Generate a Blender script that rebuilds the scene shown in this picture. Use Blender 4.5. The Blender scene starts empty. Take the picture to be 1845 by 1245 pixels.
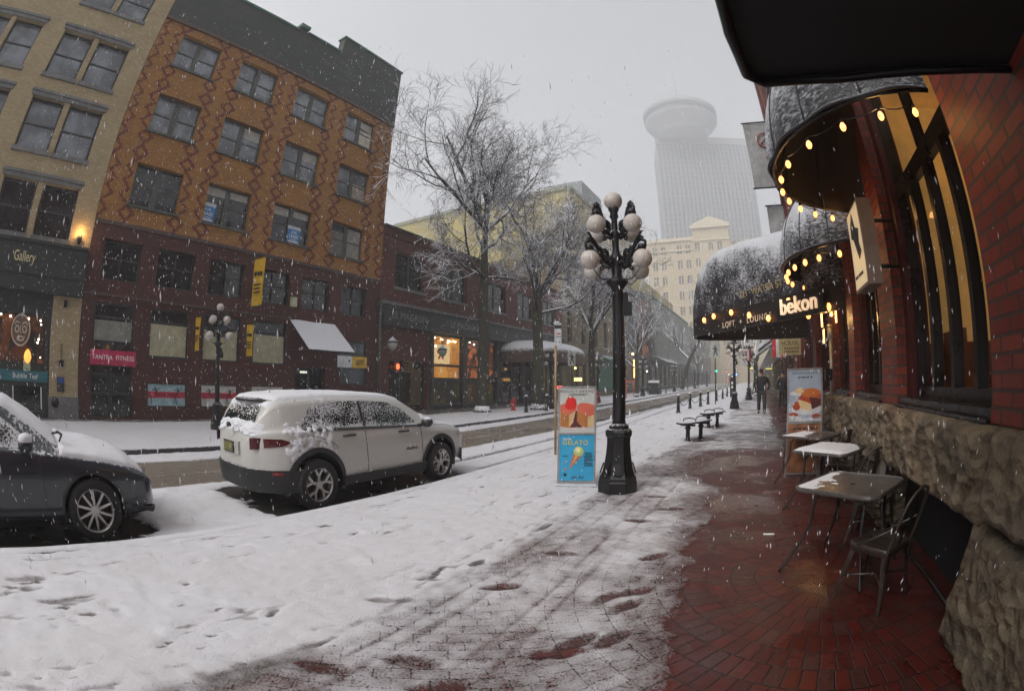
import bpy, math, random
import numpy as np
from mathutils import Vector, Matrix, noise
random.seed(7)
S = bpy.context.scene
COL = S.collection
PI = math.pi
R = math.radians

# ------------------------------------------------------------------ object helpers
def link(o, parent=None):
    COL.objects.link(o)
    if parent is not None:
        o.parent = parent
    return o
def props(o, label=None, cat=None, group=None, kind=None):
    if label: o['label'] = label
    if cat: o['category'] = cat
    if group: o['group'] = group
    if kind: o['kind'] = kind
    return o
def root(name, label, cat, loc=(0, 0, 0), rz=0, group=None):
    o = bpy.data.objects.new(name, None)
    o.empty_display_size = 0.2
    o.location = loc
    o.rotation_euler = (0, 0, rz)
    COL.objects.link(o)
    return props(o, label, cat, group)
def copy_tree(o, parent=None):
    c = o.copy()
    COL.objects.link(c)
    c.parent = parent
    for ch in list(o.children):
        copy_tree(ch, c)
    return c
def clone(o, loc, rz=0.0, label=None, scale=None, group=None):
    c = copy_tree(o)
    c.location = loc
    c.rotation_euler = (0, 0, rz)
    if label: c['label'] = label
    if group: c['group'] = group
    if scale: c.scale = (scale,) * 3
    return c

class MB:
    """collects faces; build() links them as ONE mesh object. wo: world origin of the parent, subtracted."""
    def __init__(s):
        s.v = []; s.f = []; s.sm = []
    def add(s, vs, fs, smooth=False):
        n = len(s.v)
        s.v += [tuple(v) for v in vs]
        s.f += [tuple(i + n for i in f) for f in fs]
        s.sm += [smooth] * len(fs)
        return s
    def box(s, x0, x1, y0, y1, z0, z1):
        if x0 > x1: x0, x1 = x1, x0
        if y0 > y1: y0, y1 = y1, y0
        if z0 > z1: z0, z1 = z1, z0
        return s.add([(x0,y0,z0),(x1,y0,z0),(x1,y1,z0),(x0,y1,z0),(x0,y0,z1),(x1,y0,z1),(x1,y1,z1),(x0,y1,z1)],
              [(3,2,1,0),(4,5,6,7),(0,1,5,4),(1,2,6,5),(2,3,7,6),(3,0,4,7)])
    def obox(s, c, sx, sy, sz, rz=0.0, ry=0.0, rx=0.0):
        m = Matrix.Translation(c) @ Matrix.Rotation(rz,4,'Z') @ Matrix.Rotation(ry,4,'Y') @ Matrix.Rotation(rx,4,'X')
        vs = [m @ Vector((a*sx/2,b*sy/2,d*sz/2)) for d in (-1,1) for a,b in ((-1,-1),(1,-1),(1,1),(-1,1))]
        return s.add(vs, [(3,2,1,0),(4,5,6,7),(0,1,5,4),(1,2,6,5),(2,3,7,6),(3,0,4,7)])
    def quad(s, a, b, c, d):
        return s.add([a,b,c,d],[(0,1,2,3)])
    def tube(s, pts, rad, seg=8, smooth=True, cap=True):
        pts = [Vector(p) for p in pts]
        n = len(pts)
        if not hasattr(rad,'__len__'): rad = [rad]*n
        vs = []; fs = []
        t0 = (pts[1]-pts[0]).normalized()
        u = t0.orthogonal().normalized()
        for i,p in enumerate(pts):
            t = (pts[min(i+1,n-1)]-pts[max(i-1,0)])
            t = t.normalized() if t.length > 1e-9 else t0
            u = (u - t*u.dot(t))
            u = u.normalized() if u.length > 1e-6 else t.orthogonal().normalized()
            w = t.cross(u)
            for k in range(seg):
                a = 2*PI*k/seg
                vs.append(p + (u*math.cos(a)+w*math.sin(a))*rad[i])
        for i in range(n-1):
            for k in range(seg):
                a,b = i*seg+k, i*seg+(k+1)%seg
                fs.append((a,b,b+seg,a+seg))
        if cap:
            fs.append(tuple(range(seg-1,-1,-1)))
            fs.append(tuple((n-1)*seg+k for k in range(seg)))
        return s.add(vs, fs, smooth)
    def lathe(s, prof, seg=16, c=(0,0,0), smooth=True, rot=0.0):
        vs = []; fs = []
        for r,z in prof:
            for k in range(seg):
                a = rot+2*PI*k/seg
                vs.append((c[0]+r*math.cos(a), c[1]+r*math.sin(a), c[2]+z))
        n = len(prof)
        for i in range(n-1):
            for k in range(seg):
                a,b = i*seg+k, i*seg+(k+1)%seg
                fs.append((a,b,b+seg,a+seg))
        fs.append(tuple(range(seg-1,-1,-1)))
        fs.append(tuple((n-1)*seg+k for k in range(seg)))
        return s.add(vs, fs, smooth)
    def sphere(s, c, r, seg=20, rings=12, sz=1.0):
        prof = [(max(1e-4,r*math.sin(PI*i/rings)), -r*sz*math.cos(PI*i/rings)) for i in range(rings+1)]
        return s.lathe(prof, seg, c)
    def prism(s, poly, h0, h1, axis='z', smooth=False):
        """extrude a 2-D polygon: axis z: poly (x,y); axis x: poly (y,z); axis y: poly (x,z)"""
        def P(a,b,h):
            return {'z':(a,b,h),'x':(h,a,b),'y':(a,h,b)}[axis]
        n = len(poly)
        vs = [P(a,b,h0) for a,b in poly]+[P(a,b,h1) for a,b in poly]
        fs = [tuple(range(n-1,-1,-1)), tuple(range(n,2*n))]+[(i,(i+1)%n,(i+1)%n+n,i+n) for i in range(n)]
        return s.add(vs, fs, smooth)
    def grid(s, fn, nu, nv, smooth=True, closed_u=False):
        vs = [fn(i/(nu-1) if not closed_u else i/nu, j/(nv-1)) for j in range(nv) for i in range(nu)]
        fs = []
        for j in range(nv-1):
            for i in range(nu if closed_u else nu-1):
                a = j*nu+i; b = j*nu+(i+1)%nu
                fs.append((a,b,b+nu,a+nu))
        return s.add(vs, fs, smooth)
    def build(s, name, mat, parent=None, wo=None, fix=True):
        me = bpy.data.meshes.new(name)
        vs = s.v
        if wo is not None:
            vs = [(x-wo[0],y-wo[1],z-wo[2]) for x,y,z in vs]
        me.from_pydata(vs, [], s.f)
        me.polygons.foreach_set('use_smooth', s.sm)
        if mat: me.materials.append(mat)
        me.update()
        if fix:
            import bmesh
            b = bmesh.new(); b.from_mesh(me)
            bmesh.ops.recalc_face_normals(b, faces=b.faces)
            b.to_mesh(me); b.free()
        o = bpy.data.objects.new(name, me)
        return link(o, parent)

# ------------------------------------------------------------------ materials
class NT:
    def __init__(s, name):
        s.m = bpy.data.materials.new(name); s.m.use_nodes = True
        s.t = s.m.node_tree; s.t.nodes.clear()
        s.out = s.t.nodes.new('ShaderNodeOutputMaterial')
    def n(s, typ, ins=None, **kw):
        nd = s.t.nodes.new('ShaderNode'+typ)
        for k,v in kw.items(): setattr(nd,k,v)
        if ins:
            for k,v in ins.items(): s.set(nd,k,v)
        return nd
    def set(s, nd, k, v):
        if isinstance(v, bpy.types.NodeSocket): s.t.links.new(v, nd.inputs[k])
        else:
            if isinstance(v,(tuple,list)) and len(v)==3 and nd.inputs[k].type=='RGBA': v = (*v,1)
            nd.inputs[k].default_value = v
    def math(s, op, a, b=None, c=None, clamp=False):
        nd = s.n('Math', operation=op, use_clamp=clamp)
        s.set(nd,0,a)
        if b is not None: s.set(nd,1,b)
        if c is not None: s.set(nd,2,c)
        return nd.outputs[0]
    def mix(s, f, a, b):
        nd = s.n('Mix', data_type='RGBA')
        s.set(nd,0,f); s.set(nd,6,a); s.set(nd,7,b)
        return nd.outputs[2]
    def mapr(s, v, a, b, c=0.0, d=1.0, smooth=True):
        nd = s.n('MapRange', interpolation_type='SMOOTHSTEP' if smooth else 'LINEAR')
        for i,x in enumerate((v,a,b,c,d)): s.set(nd,i,x)
        return nd.outputs[0]
    def noise(s, vec, scale, detail=4, rough=.55):
        nd = s.n('TexNoise', {'Vector':vec,'Scale':scale,'Detail':detail,'Roughness':rough})
        return nd.outputs['Fac']
    def pos(s): return s.n('NewGeometry').outputs['Position']
    def obj(s): return s.n('TexCoord').outputs['Object']
    def sep(s, v):
        nd = s.n('SeparateXYZ', {0:v}); return nd.outputs
    def comb(s, x, y, z=0.0):
        nd = s.n('CombineXYZ', {0:x,1:y,2:z}); return nd.outputs[0]
    def finish(s, col, rough=.6, metal=0.0, bump=None, bstr=.3, bdist=.02, emit=None, estr=0.0, snow=None, spec=.5, coat=0.0, alpha=None):
        b = s.n('BsdfPrincipled')
        nrm = None
        if bump is not None:
            bn = s.n('Bump', {'Height':bump,'Strength':bstr,'Distance':bdist}); nrm = bn.outputs[0]
        if snow is not None:
            # settled snow on whatever faces up: amount in -1..1
            g = s.n('NewGeometry'); p = g.outputs['Position']
            nz = s.sep(g.outputs['Normal'])[2]
            nf = s.noise(p, 22, 5, .65)
            nf2 = s.noise(p, 3.0, 3, .5)
            t = s.math('ADD', nz, s.math('MULTIPLY', s.math('SUBTRACT', nf, .5), 1.5))
            t = s.math('ADD', t, s.math('MULTIPLY', s.math('SUBTRACT', nf2, .5), .7))
            f = s.mapr(t, .62-snow, .95-snow)
            col = s.mix(f, col, SNOWC)
            rough = s.math('ADD', s.math('MULTIPLY', f, .35), s.math('MULTIPLY', s.math('SUBTRACT', 1.0, f), rough))
            hb = s.math('ADD', s.math('MULTIPLY', f, .6), s.math('MULTIPLY', nf, f))
            bn2 = s.n('Bump', {'Height':hb,'Strength':.5,'Distance':.012})
            if nrm is not None: s.set(bn2,'Normal',nrm)
            nrm = bn2.outputs[0]
            metal = s.math('MULTIPLY', s.math('SUBTRACT',1.0,f), metal) if metal else 0.0
        s.set(b,'Base Color',col); s.set(b,'Roughness',rough); s.set(b,'Metallic',metal)
        s.set(b,'Specular IOR Level',spec)
        if coat: s.set(b,'Coat Weight',coat); s.set(b,'Coat Roughness',.08)
        if nrm is not None: s.set(b,'Normal',nrm)
        if emit is not None: s.set(b,'Emission Color',emit); s.set(b,'Emission Strength',estr)
        s.t.links.new(b.outputs[0], s.out.inputs[0])
        return s.m
SNOWC = (.70,.71,.745)
def M(name, col, rough=.6, metal=0.0, var=.18, scale=4.0, bump=0.0, bscale=30.0, snow=None, emit=0.0, world=False, spec=.5, coat=0.0, ecol=None):
    t = NT(name)
    p = t.pos() if world else t.obj()
    nf = t.noise(p, scale, 5, .6)
    lo = tuple(c*(1-var) for c in col); hi = tuple(min(1,c*(1+var)) for c in col)
    c = t.mix(t.mapr(nf,.3,.7), lo, hi)
    hb = t.noise(p, bscale, 4, .6) if bump else None
    r = t.math('ADD', t.math('MULTIPLY', t.math('SUBTRACT', nf, .5), .25), rough)
    return t.finish(c, r, metal, hb, bump, .02, (ecol or col) if emit else None, emit, snow, spec, coat)
def brick_mat(name, c1, c2, mortar, bw=.21, bh=.075, ms=.012, plane='yz', rough=.8, bump=.5, dirt=.35, wet=0.0, pattern=None, snow=None, stain=(.05,.045,.04), off=.5):
    t = NT(name)
    p = t.pos(); x,y,z = t.sep(p)[:3]
    g = t.n('NewGeometry'); 
    nx = t.math('ABSOLUTE', t.sep(g.outputs['True Normal'])[0])
    hor = t.mix(t.mapr(nx,.45,.55), t.comb(x,z,0.0), t.comb(y,z,0.0)) if plane=='yz' else t.comb(x,y,0.0)
    b = t.n('TexBrick', {'Vector':hor,'Color1':c1,'Color2':c2,'Mortar':mortar,'Scale':1.0,'Mortar Size':ms,'Mortar Smooth':.15,'Bias':-.1,'Brick Width':bw,'Row Height':bh}, offset=off)
    col = b.outputs['Color']
    nf = t.noise(p, 1.1, 5, .6); nf2 = t.noise(p, 14, 4, .6)
    if pattern: col = pattern(t, y, z, col)
    col = t.mix(t.math('MULTIPLY', t.mapr(nf,.42,.75), dirt), col, stain)
    col = t.mix(t.math('MULTIPLY', t.mapr(nf2,.35,.8), .35), col, tuple(v*.55 for v in c1))
    h = t.math('ADD', t.math('MULTIPLY', t.math('SUBTRACT',1.0,b.outputs['Fac']), 1.0), t.math('MULTIPLY', nf2, .35))
    r = t.math('ADD', rough, t.math('MULTIPLY', nf, -.3*wet)) if wet else rough
    return t.finish(col, r, 0, h, bump, .012, snow=snow)

def diamonds(t, y, z, col):
    # red brick diaper pattern stepped course by course around each window column
    P = 3.265; yc = 4.17; zb = 7.18; Q = 2.95
    ys = t.math('MULTIPLY', t.math('ADD', t.math('FLOOR', t.math('DIVIDE', y, .052)), .5), .052)
    zs = t.math('MULTIPLY', t.math('ADD', t.math('FLOOR', t.math('DIVIDE', z, .075)), .5), .075)
    a = t.math('ABSOLUTE', t.math('SUBTRACT', t.math('FLOORED_MODULO', t.math('ADD', ys, -yc+P/2), P), P/2))
    u = t.math('SUBTRACT', a, 1.06)
    v = t.math('FLOORED_MODULO', t.math('SUBTRACT', zs, zb), Q)
    def ring(vc):
        d = t.math('ADD', t.math('DIVIDE', t.math('ABSOLUTE', u), .36), t.math('DIVIDE', t.math('ABSOLUTE', t.math('SUBTRACT', v, vc)), .33))
        return t.math('LESS_THAN', t.math('ABSOLUTE', t.math('SUBTRACT', d, .82)), .25)
    tri = t.math('PINGPONG', v, .27)
    zz = t.math('LESS_THAN', t.math('ABSOLUTE', t.math('SUBTRACT', t.math('SUBTRACT', u, .08), t.math('MULTIPLY', tri, 1.15))), .085)
    zz = t.math('MULTIPLY', zz, t.math('LESS_THAN', v, 1.66))
    m = t.math('MAXIMUM', t.math('MAXIMUM', ring(1.97), ring(2.62)), zz)
    nn = t.n('TexWhiteNoise', {'Vector': t.comb(ys, zs, 0.0)}).outputs[0]
    return t.mix(t.math('MULTIPLY', m, t.mapr(nn,0.0,.35,.65,1.0)), col, (.10,.012,.009))

def text(s, size, mat, parent=None, loc=(0,0,0), rot=(0,0,0), name='lettering', ext=.004, align='CENTER', sx=1.0, space=1.0):
    c = bpy.data.curves.new('txt','FONT'); c.body = s; c.size = size; c.extrude = ext
    c.align_x = align; c.align_y = 'CENTER'; c.space_character = space
    tmp = bpy.data.objects.new('tmp', c); COL.objects.link(tmp)
    dg = bpy.context.evaluated_depsgraph_get()
    me = bpy.data.meshes.new_from_object(tmp.evaluated_get(dg))
    bpy.data.objects.remove(tmp)
    me.materials.clear(); me.materials.append(mat)
    o = bpy.data.objects.new(name, me); o.location = loc; o.rotation_euler = rot; o.scale = (sx,1,1)
    return link(o, parent)
RX = (R(90),0,R(90))      # text readable when looking towards -x (on a wall that faces +x)
RY = (R(90),0,0)          # text readable when looking towards +y
RL = (R(90),0,R(-90))     # text on a wall that faces -x
# ------------------------------------------------------------------ camera, world, sun
cd = bpy.data.cameras.new('camera'); cam = bpy.data.objects.new('camera', cd); COL.objects.link(cam)
cd.type = 'PANO'; cd.panorama_type = 'FISHEYE_EQUISOLID'
cd.sensor_fit = 'HORIZONTAL'; cd.sensor_width = 36; cd.sensor_height = 24.3
cd.fisheye_lens = 860/1845*36; cd.fisheye_fov = R(200)
cd.clip_start = .03; cd.clip_end = 3000
CM = [[0.8716816340,0.0352353192,0.4888042566],[0.4900692225,-0.0663612790,-0.8691538056],[0.0018127638,0.9971733314,-0.0751136536]]
m4 = Matrix(CM).to_4x4(); m4.translation = (0,0,1.6); cam.matrix_world = m4
S.camera = cam
SUN_EL, SUN_AZ = R(48), R(200)
w = bpy.data.worlds.new('World'); S.world = w; w.use_nodes = True
nt = w.node_tree; nt.nodes.clear()
sky = nt.nodes.new('ShaderNodeTexSky'); sky.sky_type = 'NISHITA'; sky.sun_disc = False
sky.sun_elevation = SUN_EL; sky.sun_rotation = SUN_AZ; sky.air_density = 1.0; sky.dust_density = 6.0
hs = nt.nodes.new('ShaderNodeHueSaturation'); hs.inputs['Saturation'].default_value = .16
bg = nt.nodes.new('ShaderNodeBackground'); bg.inputs[1].default_value = .15
wo = nt.nodes.new('ShaderNodeOutputWorld')
nt.links.new(sky.outputs[0], hs.inputs['Color']); nt.links.new(hs.outputs[0], bg.inputs[0]); nt.links.new(bg.outputs[0], wo.inputs[0])
sd = bpy.data.lights.new('sun','SUN'); sd.energy = .5; sd.angle = R(40); sd.color = (1,.97,.93)
so = bpy.data.objects.new('sun', sd); COL.objects.link(so)
dirv = Vector((math.sin(SUN_AZ)*math.cos(SUN_EL), math.cos(SUN_AZ)*math.cos(SUN_EL), math.sin(SUN_EL)))
so.rotation_euler = dirv.to_track_quat('Z','Y').to_euler()
S.view_settings.view_transform = 'Standard'; S.view_settings.look = 'None'; S.view_settings.gamma = 1
S.view_settings.exposure = .47
S.render.engine = 'CYCLES'
cy = S.cycles
cy.use_denoising = True; cy.max_bounces = 6; cy.diffuse_bounces = 3; cy.glossy_bounces = 3; cy.transmission_bounces = 4
cy.transparent_max_bounces = 12; cy.volume_bounces = 2; cy.use_adaptive_sampling = True; cy.adaptive_threshold = .02
cy.sample_clamp_indirect = 4; cy.caustics_reflective = False; cy.caustics_refractive = False

# ------------------------------------------------------------------ shared materials
iron = M('black_iron', (.012,.012,.014), .35, .3, bump=.15, bscale=60)
iron_snow = M('black_iron_snowy', (.012,.012,.014), .35, .3, bump=.15, bscale=60, snow=-.12)
def globe_material():
    t = NT('milk_globe'); p = t.obj()
    sp = t.noise(p, 45, 4, .6); big = t.noise(p, 6, 3, .5)
    c = t.mix(t.mapr(sp,.45,.7), (.46,.42,.38), (.60,.56,.52))
    c = t.mix(t.mapr(big,.4,.7,0,.5), c, (.38,.33,.29))
    return t.finish(c, .5, 0, sp, .35, .006, snow=-.2)
globe_mat = globe_material()
darkframe = M('dark_frame', (.02,.022,.022), .5)
greyframe = M('weathered_frame', (.055,.06,.052), .6)
snow_mat = M('snow', (.68,.69,.725), .65, bump=.5, bscale=40, var=.04)
stone_trim = M('grey_stone_trim', (.15,.15,.145), .8, bump=.3, snow=-.05)
def glass_mat(name, col=(.015,.017,.02), rough=.06, spec=.6, streak=0.0, sc=1.3):
    t = NT(name); p = t.obj()
    nf = t.noise(p, sc, 3, .5)
    c = t.mix(t.mapr(nf,.35,.7), tuple(v*.6 for v in col), tuple(v*1.5 for v in col))
    return t.finish(c, rough, 0, t.noise(p, 1.2, 2, .4), .05, .02, spec=spec)
glass_dark = glass_mat('window_glass')
glass_up = glass_mat('sky_tinted_window_glass', (.13,.145,.165), .12, .8)  # grey base colour paints in the sky these upper panes reflect
blind_mat = M('window_blind', (.33,.32,.28), .7)
beige_blind = M('beige_blind', (.36,.34,.22), .7, bump=.1)
white_txt = M('white_paint', (.75,.75,.72), .5, var=.05)
cream_txt = M('cream_paint', (.72,.62,.35), .5, var=.05)
dark_txt = M('black_paint', (.01,.01,.012), .5, var=.05)
grey_txt = M('grey_lettering', (.16,.16,.16), .5, var=.1)

# ------------------------------------------------------------------ facade helper
def facade(name, mat, parent, wo, x, y0, y1, z0, z1, holes=(), sgn=1, depth=.22, back=10, top=True):
    """wall whose face lies at x and faces sgn; rectangular openings with reveals; sides, roof and back close the block"""
    mb = MB()
    ys = sorted({round(v,4) for h in holes for v in h[:2]} | {y0,y1})
    zs = sorted({round(v,4) for h in holes for v in h[2:4]} | {z0,z1})
    ys = [v for v in ys if y0 <= v <= y1]; zs = [v for v in zs if z0 <= v <= z1]
    for i in range(len(ys)-1):
        for j in range(len(zs)-1):
            cy_, cz_ = (ys[i]+ys[i+1])/2, (zs[j]+zs[j+1])/2
            if any(h[0]<cy_<h[1] and h[2]<cz_<h[3] for h in holes): continue
            mb.quad((x,ys[i],zs[j]),(x,ys[i+1],zs[j]),(x,ys[i+1],zs[j+1]),(x,ys[i],zs[j+1]))
    xi = x-sgn*depth
    for a,b,c,d in [h[:4] for h in holes]:
        mb.quad((x,a,c),(xi,a,c),(xi,a,d),(x,a,d)); mb.quad((x,b,c),(xi,b,c),(xi,b,d),(x,b,d))
        mb.quad((x,a,c),(x,b,c),(xi,b,c),(xi,a,c)); mb.quad((x,a,d),(x,b,d),(xi,b,d),(xi,a,d))
    xb = x-sgn*back
    mb.quad((x,y0,z0),(xb,y0,z0),(xb,y0,z1),(x,y0,z1)); mb.quad((x,y1,z0),(xb,y1,z0),(xb,y1,z1),(x,y1,z1))
    mb.quad((xb,y0,z0),(xb,y1,z0),(xb,y1,z1),(xb,y0,z1))
    if top: mb.quad((x,y0,z1),(x,y1,z1),(xb,y1,z1),(xb,y0,z1))
    return mb.build(name, mat, parent, wo, fix=False)
def window(parent, wo, x, a, b, c, d, sgn=1, depth=.2, frame=darkframe, glass=glass_dark, fw=.07, mull=1, mw=.08, rail=.52, rw=.06, sill=None, sillm=None, blind=None, name='window'):
    """sash window set back in its opening: frame (the window's own mesh) with pane and sill under it"""
    xf = x-sgn*(depth-.05); xb = x-sgn*(depth+.01)
    mb = MB()
    e = .004
    mb.box(xf,xb,a+e,b-e,d-fw,d-e); mb.box(xf,xb,a+e,b-e,c+e,c+fw)
    mb.box(xf-sgn*.003,xb,a+e,a+fw,c+fw,d-fw); mb.box(xf-sgn*.003,xb,b-fw,b-e,c+fw,d-fw)
    for k in range(mull):
        yc = a+(b-a)*(k+1)/(mull+1)
        mb.box(xf+sgn*.01,xb,yc-mw/2,yc+mw/2,c+fw,d-fw)
    if rail:
        zr = c+(d-c)*rail
        mb.box(xf-sgn*.012,xb,a+fw,b-fw,zr-rw/2,zr+rw/2)
    fr = mb.build(name, frame, parent, wo, fix=True)
    xg = x-sgn*(depth-.01)
    p = MB(); p.box(xg, xg-sgn*.02, a+fw*.5, b-fw*.5, c+fw*.5, d-fw*.5)
    p.build('pane', glass, fr, wo)
    if blind:
        for (ya,yb,za,zb,bm) in blind:
            q = MB(); q.box(xg+sgn*.002, xg+sgn*.012, ya,yb,za,zb); q.build('blind', bm, fr, wo)
    if sill:
        q = MB(); q.box(x+sgn*.08, x-sgn*(depth-.06), a-.08, b+.08, c-sill, c-.002)
        q.build('sill', sillm or stone_trim, fr, wo)
    return fr

def scrawl(parent, mat, x, yc, zc, wd, rows, h, seed=1, axis='x', name='small_print'):
    """rows of print too small to read: short dashes of uneven length"""
    rd = random.Random(seed); mb = MB()
    for r_ in range(rows):
        z_ = zc+(rows/2-.5-r_)*h*1.7; y_ = -wd/2*rd.uniform(.7,1)
        while y_ < wd/2*.9:
            l_ = rd.uniform(.06,.16)*wd
            if axis == 'x': mb.box(x, x+.003, yc+y_, yc+y_+l_, z_-h/2, z_+h/2)
            else: mb.box(yc+y_, yc+y_+l_, x-.003, x, z_-h/2, z_+h/2)
            y_ += l_+.04*wd
    return mb.build(name, mat, parent)
# ------------------------------------------------------------------ ground: snow depth is real height, its cover a surface attribute
def fbm(x, y, s, o=3):
    return noise.fractal(Vector((x*s, y*s, 3.3)), .6, 2.0, o)
def lerp_tab(tab, v):
    if v <= tab[0][0]: return tab[0][1]
    for (a,b),(c,d) in zip(tab, tab[1:]):
        if v <= c: return b+(d-b)*(v-a)/(c-a)
    return tab[-1][1]
EDGE = [(-3,.2),(0,-.1),(2,-.3),(4,-.5),(6,-.5),(7,-.55),(7.8,-.95),(9.5,-1.35),(10.6,-1.05),(11.3,-.2),(12.2,.35),(14,.85),(20,.7),(30,1.0),(200,1.2)]
FEET = [(-1.73,2.93,40),(-.96,2.22,35),(-.90,2.40,60),(-.95,3.07,70),(-.78,2.98,60),(-.79,3.23,40),(-.80,4.04,50),(-2.28,2.2,40),(-.71,2.5,65),(-2.34,2.71,30),(-1.6,1.7,30),(-1.64,3.83,20),(-1.3,1.6,50),(-.72,1.75,50),(-1.25,5.1,10),(-1.0,5.7,15),(-1.3,6.3,0),(-.9,8.6,10),(-1.2,9.6,0),(-.6,10.8,5),(-.9,11.6,0),(-.5,12.6,10),(-2.9,1.2,35),(-3.2,.4,30),(-1.9,1.3,30)]
_rf = random.Random(99)
DENT = [(_rf.uniform(-4.1,-2.1), _rf.uniform(-1.2,9.5), _rf.uniform(60,115), _rf.uniform(.05,.16), _rf.uniform(.012,.04), _rf.uniform(.3,.9)) for _ in range(70)]
TRACK = [(-1.92,.012),(-1.72,.02),(-1.42,.015),(-1.18,.02)]
def side_cover(x, y):
    e = lerp_tab(EDGE, y)+.16*fbm(x,y,1.3)+.06*fbm(x,y,6)
    d = e-x                                   # >0: under snow
    if d < 0:
        c = max(0.0, .30+d*1.6)
    else:
        c = .53+min(.13, d*.3)
    deep = -2.02 if y < 9 else lerp_tab([(9,-2.02),(14,-1.2),(20,-.9),(60,-.6),(200,-.2)], y)
    dd = deep+.05*fbm(x,y,2.0)-x
    if dd > 0:
        k_ = min(1.0, .66+dd*.75); an = fbm(x*6,y*1.5,1.0,4); an2 = fbm(x*9+5,y*2.6,1.3,3)
        k_ -= .55*max(0,an-.26)+.35*max(0,an2-.34)*(1.6 if dd < .5 else 1)
        k_ -= .45*math.exp(-((x+4.14+.03*fbm(x,y,1.1))/.022)**2)*max(0,.25+fbm(x,y,.9))
        row = math.cos(2*PI*x/.205)*.5+.5
        k_ -= .10*(1-row)**3*(.6+fbm(x,y,5)) if dd > .02 else 0
        c = max(c, k_)
    c += .10*fbm(x,y,1.0)+.05*fbm(x,y,9)
    if y > 14: c += .12*fbm(x,y,.5)-.05
    if y > 10.2:
        fy_ = min(1,(y-10.2+1.2*fbm(x,y,.9))/1.6); fx_ = min(1,max(0,(1.05+.2*fbm(x,y,1)-x)/.35))
        if fy_ > 0: c = max(c, (.70-.16*max(0,fbm(x,y,.7)))*fy_*fx_)+.10*fbm(x,y,3)
    for fx,fy,ang in FEET:
        if abs(fx-x) < .3 and abs(fy-y) < .3:
            a = R(ang); u = (x-fx)*math.cos(a)+(y-fy)*math.sin(a); v = -(x-fx)*math.sin(a)+(y-fy)*math.cos(a)
            q = (u/.15)**2+(v/.055)**2+.5*fbm(x,y,14)
            if q < 1.5: c -= .24*min(1,1.5-q)*(1.0+.7*fbm(x+fx,y,1.7))
    if -2.2 < x < -.9 and y < 8:
        for tx,tw_ in TRACK:
            c -= .11*math.exp(-((x-tx-.05*math.sin(y*.7+tx*9))/tw_)**2)*(.6+.5*fbm(y,tx,1.3))
    for fx,fy,ang,la_,lb_,st_ in DENT:
        if abs(fx-x) < .2 and abs(fy-y) < .2:
            a = R(ang); u = (x-fx)*math.cos(a)+(y-fy)*math.sin(a); v = -(x-fx)*math.sin(a)+(y-fy)*math.cos(a)
            q = (u/la_)**2+(v/lb_)**2+.6*fbm(x,y,12)
            if q < 1.2: c -= st_*.62*min(1,1.2-q)
    # trodden clear ground round the benches and the lamp
    for bx,by,rx,ry in ((-1.55,12.7,.5,.55),(-1.45,16.2,.45,.6),(-1.1,25.86,.5,.6)):
        q = ((x-bx)/rx)**2+((y-by)/ry)**2
        if q < 1: c -= .4*(1-q)**.5
    return max(0,min(1,c))
def sheet(name, xs, ys, cover, base, thick, mat, kind='structure', rough=.012):
    nx, ny = len(xs), len(ys)
    vs = []; cs = []
    for y in ys:
        for x in xs:
            c = cover(x,y); cs.append(c)
            h = thick*max(0,c-.35)/.65 + rough*max(0,c-.3)*(fbm(x,y,7,4)+.5*fbm(x,y,2.2))
            vs.append((x,y,base+h))
    fs = [(j*nx+i, j*nx+i+1, (j+1)*nx+i+1, (j+1)*nx+i) for j in range(ny-1) for i in range(nx-1)]
    me = bpy.data.meshes.new(name); me.from_pydata(vs,[],fs)
    me.polygons.foreach_set('use_smooth',[True]*len(fs))
    at = me.attributes.new('cover','FLOAT','POINT'); at.data.foreach_set('value', cs)
    me.materials.append(mat); me.update()
    o = bpy.data.objects.new(name, me); COL.objects.link(o)
    return props(o, kind=kind)
def rng(a,b,s):
    n = max(1,int(round((b-a)/s))); return [a+(b-a)*i/n for i in range(n+1)]

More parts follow.
